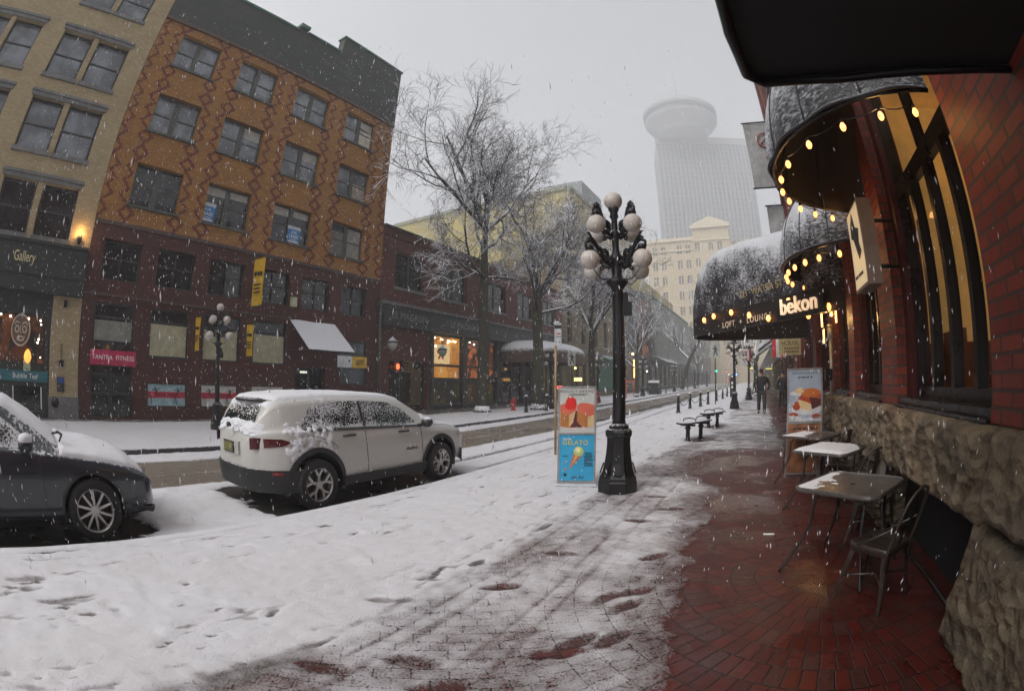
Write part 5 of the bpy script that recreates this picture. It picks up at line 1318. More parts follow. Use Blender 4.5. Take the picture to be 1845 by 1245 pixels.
def art(mb, mat, nm='print'): return mb.build(nm, mat, upb, fix=False)
q = MB(); disc(q,(.0,.935),.262,-.0055,1,.22,a0=PI,a1=2*PI); art(q, M('plate_pink',(.6,.48,.45),.4))
q = MB(); poly(q,[(-.25,1.17),(-.12,1.10),(-.12,.90),(-.22,.92),(-.25,.93)],-.007); poly(q,[(.0,1.16),(.16,1.08),(.16,.905),(.06,.92),(.0,1.0)],-.007); art(q, cake)
q = MB(); poly(q,[(-.12,1.10),(-.02,1.17),(-.06,.98),(-.12,.90)],-.0075); poly(q,[(.16,1.08),(.255,1.10),(.255,.94),(.16,.905)],-.0075); art(q, cream_c)
q = MB(); poly(q,[(-.06,.98),(-.02,1.16),(0,1.16),(0,1.0),(.08,.91),(-.12,.905)],-.008); art(q, dk)
q = MB(); poly(q,[(-.255,1.16),(-.255,1.24),(-.17,1.275),(-.06,1.275),(-.01,1.24),(-.015,1.165),(-.12,1.09)],-.009); poly(q,[(0,1.235),(0,1.165),(.16,1.07),(.258,1.10),(.258,1.245),(.15,1.275),(.05,1.275)],-.009); art(q, salmon)
q = MB(); poly(q,[(-.18,1.20),(-.17,1.30),(-.13,1.37),(-.10,1.345),(-.07,1.375),(-.02,1.33),(-.005,1.25),(-.03,1.19),(-.11,1.165)],-.0105); art(q, straw)
text('PROUDLY SERVING', .052, dark_txt, upb, (0,-.006,1.445), RY, ext=.001, space=1.15)
scrawl(upb, dark_txt, -.0045, 0, 1.40, .28, 2, .009, 4, 'y')
pt = MB(); pt.box(-.262,.262,-.004,.01,.087,.799); lwb = pt.build('poster', M('poster_sky_blue', (.03,.32,.55), .45, var=.06), sb)
def art2(mb, mat, nm='print'): return mb.build(nm, mat, lwb, fix=False)
text('GELATO', .098, M('gelato_yellow', (.75,.55,.02), .4), lwb, (-.02,-.006,.675), RY, ext=.001, sx=1.0, space=1.05)
q = MB(); poly(q,[(-.045,.52),(.075,.47),(-.115,.26)],-.006); art2(q, M('cone_pink',(.5,.13,.09),.5))
q = MB(); poly(q,[(-.01,.505),(.03,.485),(-.11,.265)],-.0065); art2(q, M('cone_tan',(.6,.35,.12),.5))
q = MB(); disc(q,(.03,.545),.075,-.007); art2(q, M('ice_cream_green',(.45,.52,.18),.5)); q = MB(); disc(q,(.02,.565),.04,-.0075); art2(q, M('ice_cream_cream',(.75,.70,.35),.5))
scrawl(lwb, dark_txt, -.0045, .17, .42, .13, 10, .013, 5, 'y'); scrawl(lwb, white_txt, -.0045, -.15, .735, .12, 1, .014, 6, 'y'); scrawl(lwb, dark_txt, -.0045, -.18, .47, .09, 1, .011, 8, 'y')
q = MB()
for z_ in (.19,): disc(q,(-.17,.18),.025,-.006)
art2(q, dark_txt); q = MB(); disc(q,(-.17,.27),.016,-.006); disc(q,(-.18,.38),.01,-.006); art2(q, M('small_orange',(.6,.2,.05),.5))
text('sender', .075, dark_txt, lwb, (.02,-.006,.145), RY, ext=.001)
# second board farther along by the wall
sb2 = root('advert_board', 'standing board with a burger photograph beside the farthest cafe table', 'sign', (.88,7.85,0), R(2))
q = MB()
for s_ in (-1,1): q.box(s_*.285,s_*.31,-.015,.015,.0,1.73); q.tube([(s_*.28,.02,1.6),(s_*.28,.5,.02)], .012, 6)
q.box(-.31,.31,-.016,.014,1.71,1.735); q.box(-.285,.285,-.018,.014,.86,.89); q.box(-.285,.285,-.016,.014,.04,.07); q.build('frame', chrome, sb2)
pt = MB(); pt.box(-.282,.282,-.004,.01,.892,1.708); upb = pt.build('poster', M('poster_pale_blue', (.30,.35,.42), .5, var=.15, scale=2), sb2)
scr = upb
text('GASTOWN FAVOURITES', .042, dark_txt, upb, (0,-.006,1.655), RY, ext=.001); scrawl(upb, dark_txt, -.0045, 0, 1.59, .3, 1, .02, 9, 'y')
q = MB(); disc(q,(.03,1.09),.27,-.0055,1,.34); disc(q,(-.12,1.34),.15,-.0055,1,.25); art(q, M('plate_white',(.55,.55,.55),.4))
q = MB(); poly(q,[(-.14,1.24),(.2,1.14),(.28,1.20),(.28,1.32),(-.05,1.34)],-.006); disc(q,(-.15,1.14),.07,-.006); disc(q,(-.2,1.0),.06,-.006,1.4,.6); disc(q,(.2,.97),.06,-.0065,1.3,.7); art(q, M('meat_red',(.33,.045,.015),.45))
q = MB(); disc(q,(.10,1.34),.17,-.0070,1,.45); art(q, M('bun_orange',(.48,.13,.025),.4)); q = MB(); poly(q,[(-.13,1.25),(.08,1.18),(.10,1.06),(-.08,1.10)],-.0075); poly(q,[(-.2,1.38),(-.08,1.44),(-.02,1.36),(-.12,1.33)],-.0075); art(q, cream_c)
q = MB(); poly(q,[(.08,1.28),(.28,1.24),(.28,1.14),(.12,1.08)],-.008); art(q, dk)
q = MB(); poly(q,[(-.28,.90),(.28,.90),(.28,.97),(.05,.945),(-.28,1.0)],-.0065); art(q, M('napkin_white',(.45,.45,.47),.6,var=.4,scale=20))
pt = MB(); pt.box(-.282,.282,-.004,.01,.072,.858); lwb = pt.build('poster', M('poster_orange_brown', (.26,.10,.04), .5, var=.5, scale=5), sb2)
scrawl(lwb, dark_txt, -.0045, 0, .78, .48, 1, .035, 11, 'y')

# ------------------------------------------------------------------ bollards and chains
bo = root('bollard', 'x', 'bollard', (0,0,0))
q = MB(); q.lathe([(.13,0),(.13,.05),(.10,.08),(.085,.2),(.065,.6),(.06,.68),(.085,.71),(.06,.74),(.05,.77)], 12); q.build('post', iron, bo)
q = MB(); q.lathe([(.05,.77),(.085,.81),(.095,.85),(.085,.89),(.04,.92),(.001,.93)], 12); q.build('finial', M('iron_snow_cap', (.012,.012,.014), .5, snow=.75), bo)
bp = [(-3.73,22.8,'first bollard of the near pavement chain, closest to the benches'),(-3.63,26.26,'second bollard of the near pavement chain'),(-3.27,28.34,'third bollard of the near pavement chain'),(-3.05,30.8,'fourth bollard, just left of the walking figure sign pole'),(-2.85,35.28,'first bollard behind the walking figure sign pole'),(-2.64,39.05,'second bollard past the walking figure sign pole'),(-2.54,43.75,'third bollard past the walking figure sign pole'),(-2.33,48,'last bollard before the lamp post with the paper sign'),
 (-11.2,21.39,'bollard on the far pavement left of the parking sign pole'),(-10.84,23.07,'bollard on the far pavement just beside the parking sign pole'),(-11,52.9,'far left bollard next to the snow capped bin'),(-11,57.7,'second bollard of the far left chain from the bin'),(-11,63.4,'third bollard of the far left chain from the bin'),(-11,69.7,'fourth bollard of the far left chain from the bin'),(-11,76.8,'last bollard of the far left chain from the bin')]
for i,(x_,y_,lab) in enumerate(bp):
    if i == 0: o = bo; o.location = (x_,y_,0); o['label'] = lab
    else: o = clone(bo, (x_,y_,0), 0, lab)
    o['group'] = 'snow capped bollards'
chm = M('chain_iron', (.02,.018,.018), .5, .3, snow=-.2)
ch_l = ['chain slung between the first and second near bollards','chain slung between the second and third near bollards','chain slung between the third and fourth near bollards','chain behind the walking figure sign pole','chain between the second and third bollards past the sign pole','chain nearest the lamp post with the paper sign','chain on the far pavement by the parking sign pole','first chain of the far left bollards, by the bin','second chain of the far left bollards from the bin','third chain of the far left bollards from the bin','last chain of the far left bollards from the bin']
for (a,b_),lab in zip(((0,1),(1,2),(2,3),(4,5),(5,6),(6,7),(8,9),(10,11),(11,12),(12,13),(13,14)),ch_l):
    A_ = Vector((*bp[a][:2],.66)); Bq = Vector((*bp[b_][:2],.66)); q = MB()
    pts = [A_.lerp(Bq,t/14)-Vector((0,0,.36*math.sin(PI*t/14))) for t in range(15)]
    q.tube(pts, .02, 5); props(q.build('chain', chm), lab, 'chain', 'chains between bollards')

# ------------------------------------------------------------------ benches
be = root('bench', 'x', 'bench', (0,0,0))
benm = M('bench_metal', (.02,.018,.02), .45, .3, snow=.28)
q = MB()
def seat_fn(zf):
    def fn(u,v):
        a = 2*PI*u; e = .38
        cx_ = math.copysign(abs(math.cos(a))**e, math.cos(a)); sy_ = math.copysign(abs(math.sin(a))**e, math.sin(a))
        return (.27*cx_*v, .66*sy_*v, zf(abs(cx_*v)))
    return fn
q.grid(seat_fn(lambda r: .50+.02*r), 48, 8, closed_u=True); q.grid(seat_fn(lambda r: .45+.03*r), 48, 8, closed_u=True)
q.grid(lambda u,v: (lambda a,e=.38: (.27*math.copysign(abs(math.cos(a))**e,math.cos(a)), .66*math.copysign(abs(math.sin(a))**e,math.sin(a)), .48+.04*v-.02+.02*abs(math.cos(a))**e))(2*PI*u), 48, 2, closed_u=True)
q.build('seat', benm, be)
for y_ in (-.36,.36):
    q = MB(); q.lathe([(.085,0),(.085,.03),(.06,.05),(.055,.30),(.09,.36),(.06,.38),(.08,.44),(.14,.46)], 10, (0,y_,0)); q.obox((0,y_,.43),.42,.08,.05); q.build('leg', iron, be)
    q = MB(); q.tube([(-.20+.0,y_+.08,.52),(-.17,y_+.08,.585),(0,y_+.08,.61),(.17,y_+.08,.585),(.20,y_+.08,.52)], .016, 6); q.build('arm_rail', iron, be)
bl = [(-1.62,12.72,-22,1.0,'nearest backless iron bench covered in snow'),(-1.43,16.25,-20,1.0,'second backless iron bench, just behind the nearest one'),(-.35,38,-5,1.1,'small far bench beside the walking man')]
for i,(x_,y_,rz,sc,lab) in enumerate(bl):
    if i == 0: be.location = (x_,y_,0); be.rotation_euler = (0,0,R(rz)); be['label'] = lab; be['group'] = 'snowy iron benches'
    else: clone(be, (x_,y_,0), R(rz), lab, sc, 'snowy iron benches')

# ------------------------------------------------------------------ cafe tables and chairs
def rsq(half, rad, n=6):
    pts = []
    for k,(sx,sy) in enumerate(((1,1),(-1,1),(-1,-1),(1,-1))):
        for i in range(n+1):
            a = PI/2*k+PI/2*i/n; pts.append((sx*(half-rad)+rad*math.cos(a), sy*(half-rad)+rad*math.sin(a)))
    return pts
tabm = M('wet_table_top', (.10,.09,.085), .16, .1, var=.25, bump=.15, bscale=90)
tubm = M('table_tube', (.03,.027,.026), .35, .5)
def make_table():
    r_ = root('cafe_table', 'x', 'table', (0,0,0))
    q = MB(); o_ = rsq(.40,.11); n = len(o_)
    rings = [(1.0,.70),(1.015,.715),(1.0,.735),(.975,.738),(.96,.727)]
    vs = [(x_*k,y_*k,z_) for k,z_ in rings for x_,y_ in o_]
    fs = [(j*n+i,j*n+(i+1)%n,(j+1)*n+(i+1)%n,(j+1)*n+i) for j in range(len(rings)-1) for i in range(n)]+[tuple((len(rings)-1)*n+i for i in range(n)), tuple(range(n-1,-1,-1))]
    q.add(vs,fs); q.build('tabletop', tabm, r_)
    q = MB(); q.lathe([(.022,.727),(.026,.731),(.012,.732)],12); q.build('parasol_hole', dark_txt, r_)
    for sx in (-1,1):
        for sy in (-1,1):
            q = MB(); q.tube([(sx*.10,sy*.10,.70),(sx*.20,sy*.20,.69),(sx*.245,sy*.245,.62),(sx*.25,sy*.25,.45),(sx*.27,sy*.27,.34),(sx*.40,sy*.40,.02),(sx*.405,sy*.405,0)], [.014,.014,.014,.014,.014,.014,.018], 8); q.build('leg', tubm, r_)
    q = MB(); q.tube([(.1,.1,.69),(-.1,-.1,.69)], .012, 6); q.tube([(-.1,.1,.69),(.1,-.1,.69)], .012, 6); q.build('brace', tubm, r_)
    return r_
t0 = make_table(); t0.location = (.91,3.93,0); t0.rotation_euler = (0,0,R(-37)); t0['label'] = 'nearest cafe table, wet grey top with snow only along one edge'; t0['group'] = 'square cafe tables'
t2 = clone(t0, (1.03,5.90,0), R(-38), 'second cafe table, its whole top white with snow')
t3 = clone(t0, (.96,7.78-.35,0), R(-38), 'third cafe table, beside the burger poster board')
def table_snow(par, fn, h):
    q = MB(); N = 46
    vs = []; ok = {}
    for j in range(N+1):
        for i in range(N+1):
            x_ = -.40+.8*i/N; y_ = -.40+.8*j/N
            # inside rounded square?
            dx = max(0,abs(x_)-.29); dy = max(0,abs(y_)-.29); d = .105-math.hypot(dx,dy) if (dx or dy) else .2
            m = min(d*9, 1.0)*1.0; c = fn(x_,y_)+.12*noise.fractal(Vector((x_*9,y_*9,h*50)),.8,2,4)
            z_ = min(m*1.2, (c)*3.0); ok[(i,j)] = z_ > .02
            vs.append((x_,y_,.728+max(0,min(1,z_))*h*(1+.25*noise.noise(Vector((x_*25,y_*25,1))))))
    fs = [(j*(N+1)+i,j*(N+1)+i+1,(j+1)*(N+1)+i+1,(j+1)*(N+1)+i) for j in range(N) for i in range(N) if sum((ok[(i,j)],ok[(i+1,j)],ok[(i+1,j+1)],ok[(i,j+1)]))>=3]
    q.add(vs,fs,True); return q.build('snow_layer', snow_mat, par, fix=False)
table_snow(t0, lambda x_,y_: -.20-x_*.9-y_*.12 if x_ < 5 else 0, .012)
table_snow(t2, lambda x_,y_: .9 if x_+y_ < .50 else -.1, .035)
table_snow(t3, lambda x_,y_: -.05-x_*1.2-y_*.3, .018)
chm_ = M('gunmetal_chair', (.065,.05,.042), .3, .55, var=.3, bump=.1)
def make_chair():
    r_ = root('metal_chair', 'x', 'chair', (0,0,0))
    q = MB(); o_ = rsq(.18,.045); n = len(o_)
    rings = [(.98,.40),(1.03,.425),(1.03,.445),(1.0,.455),(.93,.455),(.88,.447),(.3,.443)]
    vs = [(x_*k,y_*k,z_) for k,z_ in rings for x_,y_ in o_]
    fs = [(j*n+i,j*n+(i+1)%n,(j+1)*n+(i+1)%n,(j+1)*n+i) for j in range(len(rings)-1) for i in range(n)]+[tuple((len(rings)-1)*n+i for i in range(n))]
    q.add(vs,fs,True); q.build('seat', chm_, r_)
    for sx in (-1,1):
        for sy in (-1,1):
            q = MB()
            tx, ty, bx_, by_ = sx*.165, sy*.165, sx*.225, sy*(.225 if sy>0 else .25)
            wt, wb_ = .05, .022
            q.add([(tx,ty,.43),(tx-sx*wt,ty,.43),(bx_-sx*wb_,by_,0),(bx_,by_,0),(tx,ty-sy*wt,.43),(bx_,by_-sy*wb_,0),(tx-sx*.012,ty-sy*.012,.43),(bx_-sx*.006,by_-sy*.006,0)],
                  [(0,1,2,3),(0,3,5,4),(1,6,7,2),(4,5,7,6),(0,4,6,1),(3,2,7,5)])
            q.build('leg', chm_, r_)
    q = MB(); q.tube([(-.19,-.19,.02+.3),(-.185,-.175,.44),(-.19,-.235,.66),(-.17,-.27,.78),(-.10,-.30,.85),(0,-.305,.875),(.10,-.30,.85),(.17,-.27,.78),(.19,-.235,.66),(.185,-.175,.44),(.19,-.19,.32)], .0125, 8)
    q.tube([(-.19,.10,.46),(-.20,.06,.47),(-.19,-.20,.62)], .008, 5); q.tube([(.19,.10,.46),(.20,.06,.47),(.19,-.20,.62)], .008, 5)
    q.build('back_frame', chm_, r_)
    q = MB(); q.grid(lambda u,v: (-.035+.07*u+.0*v, -.165-.13*v-.01*math.sin(PI*v), .45+.41*v), 4, 8); q.build('back_slat', chm_, r_)
    q = MB(); q.tube([(-.19,.19,.2),(.2,-.2,.2)], .008, 5); q.tube([(.19,.19,.2),(-.2,-.2,.2)], .008, 5); q.build('brace', chm_, r_)
    return r_
c0 = make_chair(); c0.location = (1.05,3.26,0); c0.rotation_euler = (0,0,R(44)); c0['label'] = 'nearest metal chair, standing clear of the table by the dark wall recess'; c0['group'] = 'metal cafe chairs'
for (x_,y_,rz,lab) in ((1.34,4.62,150,'metal chair pushed under the nearest table from the wall side'),(1.30,5.12,20,'metal chair with its hoop showing between the first and second tables'),(1.38,6.50,150,'metal chair behind the snow covered table'),(1.34,6.9,20,'metal chair between the second and third tables'),(1.36,8.15,150,'metal chair behind the third table beside the poster board')):
    clone(c0, (x_,y_,0), R(rz), lab)
lt = MB(); lt.box(-.06,.06,-.02,.02,0,.006); lt.box(-.02,.05,-.03,.0,.002,.008)
r_ = props(lt.build('paper_scrap', white_txt), 'white paper scrap on the wet bricks beside the nearest table', 'litter'); r_.location = (.25,4.85,.004)

# ------------------------------------------------------------------ poles, hydrants, kiosk, bins
pp = root('parking_sign', 'parking rules sign with arrows on a yellow pole behind the cheesecake board', 'sign', (-4.16,9.3,0), R(18))
q = MB(); q.tube([(0,0,0),(0,0,2.4)], .028, 8); q.build('pole', M('yellow_pole', (.28,.19,.10), .5), pp)
q = MB(); q.box(-.02,.13,-.035,-.025,2.36,2.84); pn = q.build('panel', M('sign_face_pale', (.42,.44,.46), .4), pp)
q = MB(); q.box(-.018,.128,-.037,-.0355,2.72,2.80); q.build('header', dark_txt, pn); q = MB(); q.box(.03,.11,-.037,-.0355,2.60,2.63); q.build('red_line', M('sign_red',(.4,.03,.03),.5), pn)
scrawl(pn, dark_txt, -.0355, .055, 2.55, .11, 1, .02, 3, 'y'); q = MB(); q.box(.0,.02,-.037,-.0355,2.42,2.45); q.box(.08,.10,-.037,-.0355,2.42,2.45); q.build('arrow', dark_txt, pn)
q = MB(); q.sphere((.05,-.01,2.86),.05,8,6,.5); q.sphere((0,0,2.85),.05,8,6,.5); q.build('snow_cap', snow_mat, pp)
def walker(mb, y, s=1.0, c=(0,0)):
    P = lambda a,b_: (c[0]+a*s, y, c[1]+b_*s)
    disc(mb, (c[0]+.0*s,c[1]+.27*s), .045*s, y)
    mb.add([P(-.05,.21),P(.06,.21),P(.075,.0),P(-.045,.0)],[(0,1,2,3)])
    mb.add([P(-.05,.21),P(-.05,.15),P(-.16,.08),P(-.17,.11)],[(0,1,2,3)]); mb.add([P(.06,.21),P(.12,.12),P(.15,.02),P(.12,.02),P(.06,.13)],[(0,1,2,3,4)])
    mb.add([P(-.045,.0),P(.02,.0),P(-.06,-.28),P(-.11,-.28)],[(0,1,2,3)]); mb.add([P(.0,.0),P(.075,.0),P(.16,-.25),P(.12,-.28)],[(0,1,2,3)])
def crossing(lab, loc, rz, h0, h1, pole, sz):
    r_ = root('crossing_sign', lab, 'sign', loc, rz, 'pedestrian crossing signs')
    if pole: q = MB(); q.tube([(0,0,0),(0,0,h1)], .035, 8); q.build('pole', iron, r_)
    q = MB(); q.box(-sz/2,sz/2,-.06,-.045,h0,h1); p_ = q.build('panel', M('sign_face_grey', (.33,.34,.31), .5), r_)
    q = MB(); walker(q, -.063, (h1-h0)*1.35, (0,(h0+h1)/2)); q.build('figure', dark_txt, p_, fix=False)
    return r_
crossing('pale sign with a black walking figure on a thin pole before the far lamp post', (-2.55,30.66,0), R(5), 2.95, 3.8, True, .72)
crossing('pale walking figure sign hanging in front of the rounded brown awning', (-9.9,24.28,0), R(24), 2.45, 3.2, True, .42)
def hydrant():
    r_ = root('fire_hydrant', 'x', 'hydrant', (0,0,0))
    q = MB(); q.lathe([(.16,0),(.16,.05),(.11,.07),(.11,.5),(.14,.52),(.14,.56),(.11,.6),(.06,.68),(.04,.74),(.001,.75)], 12); q.build('body', M('hydrant_red', (.38,.012,.015), .5, snow=-.1), r_)
    for s_ in (-1,1):
        q = MB(); q.tube([(s_*.10,0,.42),(s_*.2,0,.42)], .055, 8); q.build('outlet', M('hydrant_cap', (.3,.02,.02), .5), r_)
    return r_
h0 = hydrant(); h0.location = (-12.66,22.67,0); h0['label'] = 'red hydrant at the foot of the red brick shop, left of the bollards'; h0['group'] = 'red hydrants'
clone(h0, (-10.9,31.2,0), 0, 'red hydrant wrapped in snow beside the second lamp post by the green boarding', 1.4)
clone(h0, (-11.4,31.8,0), 0, 'red hydrant just left of its twin by the third tree', 1.25)
q = MB(); q.tube([(-11.6,41.5,0),(-11.6,41.5,1.7)], .05, 6); q.box(-11.6,-10.9,41.48,41.52,1.5,1.6); q.tube([(-10.9,41.5,.2),(-10.9,41.5,1.6)], .04, 6)
props(q.build('barrier', M('barrier_orange', (.55,.08,.03), .5)), 'small orange barrier frame below the neon tube', 'barrier')
bn = root('litter_bin', 'dark street bin with a curved snow covered lid beside the far left bollards', 'bin', (-11.6,54,0))
q = MB(); q.box(-.6,.6,-.9,.9,0,1.25); q.build('body', M('bin_black', (.02,.022,.022), .5), bn)
q = MB(); q.grid(lambda u,v: (-.65+1.3*v, -1+2*u, 1.25+.35*math.sin(PI*(.1+.8*u))), 12, 4); q.grid(lambda u,v: (-.65+1.3*v, -1+2*u, 1.24), 12, 2); q.build('lid', M('bin_lid', (.05,.05,.05), .5, snow=.4), bn)
kk = root('ticket_machine', 'black parking ticket machine with a tilted solar panel and blue light', 'machine', (-1.95,42,0))
q = MB(); q.box(-.22,.22,-.15,.15,0,1.75); q.build('cabinet', iron, kk)
q = MB(); q.obox((.0,0,1.95),.75,.5,.06,ry=R(-32)); q.build('solar_panel', M('solar_blue', (.02,.03,.12), .3, snow=.2), kk)
q = MB(); q.box(-.10,.12,-.16,-.151,1.15,1.35); q.box(-.10,.12,-.16,-.151,.8,1.0); q.build('label_plate', white_txt, kk)
q = MB(); q.sphere((.32,-.1,1.95),.08,8,6); q.build('blue_light', M('blue_glow', (.1,.3,1), .4, emit=5, ecol=(.1,.3,1)), kk)
q = MB(); q.box(-.3,-.22,-.1,0,1.3,1.7); q.build('red_plate', M('red_plate', (.5,.03,.05), .5, emit=.3), kk)
# traffic signals at the crossing
for (x_,y_,lab,cols) in ((-12.2,150,'traffic signal glowing green at the far crossing',((0,1,.45),12)),(-10.2,170,'faint red signal light beside the green traffic signal',((1,.1,.15),3)),(-6.5,120,'faint white street light near the far kerb',((1,.95,.9),8)),(-13,56,'tiny white light by the distant left shops',((1,.95,.85),10))):
    r_ = root('traffic_signal' if y_>140 else 'light_post', lab, 'signal' if y_>140 else 'lamp', (x_,y_,0))
    hh = 4.0 if y_>140 else 2.6
    q = MB(); q.tube([(0,0,0),(0,0,hh)], .09 if y_>140 else .05, 6); q.box(-.3,.3,-.2,.2,hh-.4,hh+.8) if y_>140 else q.box(-.12,.12,-.1,.1,hh-.1,hh+.12); q.build('post', iron, r_)
    q = MB(); q.sphere((0,-.25 if y_>140 else -.12,hh+.1), .24 if y_>140 else .08, 10, 8); q.build('light', M('signal_light', cols[0], .4, emit=cols[1], var=0), r_)
# ------------------------------------------------------------------ parked cars
def interp(tab, t):
    if t <= tab[0][0]: return tab[0][1:]
    for a,b_ in zip(tab, tab[1:]):
        if t <= b_[0]:
            f_ = (t-a[0])/(b_[0]-a[0]); f_ = f_*f_*(3-2*f_) if len(a) > 9 else f_
            return tuple(p+(q_-p)*f_ for p,q_ in zip(a[1:],b_[1:]))
    return tab[-1][1:]
class Car:
    """body lofted from stations along y; each station is a half section bottom -> belt -> roof centre, mirrored"""
    def __init__(s, st, wheels, wr, arch):
        s.st, s.wheels, s.wr, s.arch = st, wheels, wr, arch
    def section(s, y):
        # station: half width, sill z, shoulder z, belt z, roof z, roof half width, shoulder inset
        w_, zs, zm, zb, zr, rw = interp(s.st, y)
        p = [(w_*.80,zs-.02),(w_*.955,zs),(w_*.985,zs+.12),(w_*.995,(zs+zm)/2),(w_,zm),(w_*.985,(zm+zb)/2+.02),(w_*.95,zb)]
        k = max(0,min(1,(zr-zb)/.12))
        p += [(w_*.925+(rw-w_*.925)*.12, zb+(zr-zb)*.10),(w_*.925+(rw-w_*.925)*.45, zb+(zr-zb)*.48),(w_*.925+(rw-w_*.925)*.85, zb+(zr-zb)*.86),(rw*.93, zr-.022*k),(rw*.72, zr-.006),(rw*.4,zr+.004),(0.0,zr+.008)]
        return p
    def width_at(s, y, z):
        p = s.section(y)
        for (x0,z0),(x1,z1) in zip(p,p[1:]):
            if z0 <= z <= z1 and z1 > z0: return x0+(x1-x0)*(z-z0)/(z1-z0)
        return p[6][0]
    def resamp(s, y, n):
        p = s.section(y); d = [0]
        for a,b_ in zip(p,p[1:]): d.append(d[-1]+math.dist(a,b_))
        # keep key points: fixed number of samples per segment so rows stay aligned
        out = []
        per = [1,2,4,4,4,4,2,3,3,2,2,2,3]
        for (a,b_),m_ in zip(zip(p,p[1:]),per):
            for i in range(m_): out.append((a[0]+(b_[0]-a[0])*i/m_, a[1]+(b_[1]-a[1])*i/m_))
        out.append(p[-1]); return out
    def body(s, mat, parent):
        y0, y1 = s.st[0][0], s.st[-1][0]; n = int((y1-y0)/.035); vs = []; rows = []
        for j in range(n+1):
            y = y0+(y1-y0)*j/n; h = s.resamp(y,0); full = [(-x_,z_) for x_,z_ in h]+[(x_,z_) for x_,z_ in h[-2::-1]]
            rows.append([(x_,y,z_) for x_,z_ in full])
        m_ = len(rows[0]); fs = []
        def inside(v): return any(math.hypot(v[1]-wy, v[2]-s.wr) < s.arch and v[2] < s.wr+s.arch for wy in s.wheels) and abs(v[0]) > .5
        vs = [v for r_ in rows for v in r_]; ins = [inside(v) for v in vs]
        vs2 = list(vs)
        for j in range(n):
            for i in range(m_-1):
                q = (j*m_+i, j*m_+i+1, (j+1)*m_+i+1, (j+1)*m_+i); c = sum(ins[k] for k in q)
                if c == 4: continue
                if c:
                    for k in q:
                        if ins[k]:
                            v = vs[k]; wy = min(s.wheels, key=lambda a: abs(a-v[1])); dy, dz = v[1]-wy, v[2]-s.wr; d = math.hypot(dy,dz) or 1
                            if d > s.arch-.09:
                                vs2[k] = (v[0], wy+dy/d*s.arch, s.wr+dz/d*s.arch)
                    if any(ins[k] and vs2[k] == vs[k] for k in q): continue
                fs.append(q)
        fs.append(tuple(range(m_))); fs.append(tuple(n*m_+i for i in range(m_-1,-1,-1)))
        b = MB(); b.add(vs2, fs, True); o = b.build('body', mat, parent)
        return o
    def panel(s, mb, poly_, off=.006, side=1, sub=10):
        """polygon in (y,z) mapped on to the body side: rows between its lower and upper outline"""
        ys = sorted({p[0] for p in poly_}); y0,y1 = ys[0],ys[-1]
        def cut(y):
            zz = []
            for (a,za),(b_,zb) in zip(poly_, poly_[1:]+poly_[:1]):
                if a != b_ and min(a,b_) <= y <= max(a,b_): zz.append(za+(zb-za)*(y-a)/(b_-a))
            return (min(zz), max(zz)) if zz else (0,0)
        def fn(u,v):
            y = y0+(y1-y0)*min(max(u,.0005),.9995); lo,hi = cut(y); z = lo+(hi-lo)*v
            return (side*(s.width_at(y,z)+off), y, z)
        mb.grid(fn, 26, sub)
def arch_ring(car, wy, side, mb, wd=.055, off=.012):
    r0, r1 = car.arch-.012, car.arch+wd
    def fn(u,v):
        a = R(-14)+R(208)*u; r_ = r0+(r1-r0)*v; y = wy+r_*math.cos(a); z = max(car.wr-.12+0*u, car.wr+r_*math.sin(a)); 
        return (side*(car.width_at(y,max(z,car.section(y)[1][1]))+off), y, z)
    mb.grid(fn, 30, 3)
    def fi(u,v):
        a = R(-14)+R(208)*u; y = wy+r0*math.cos(a); z = car.wr+r0*math.sin(a); x_ = car.width_at(y,max(z,car.section(y)[1][1]))+off
        return (side*(x_*(1-v)+.50*v), y, z)
    mb.grid(fi, 30, 2)
rubber = M('tyre_rubber', (.014,.014,.015), .75, bump=.3, bscale=50, snow=-.35)
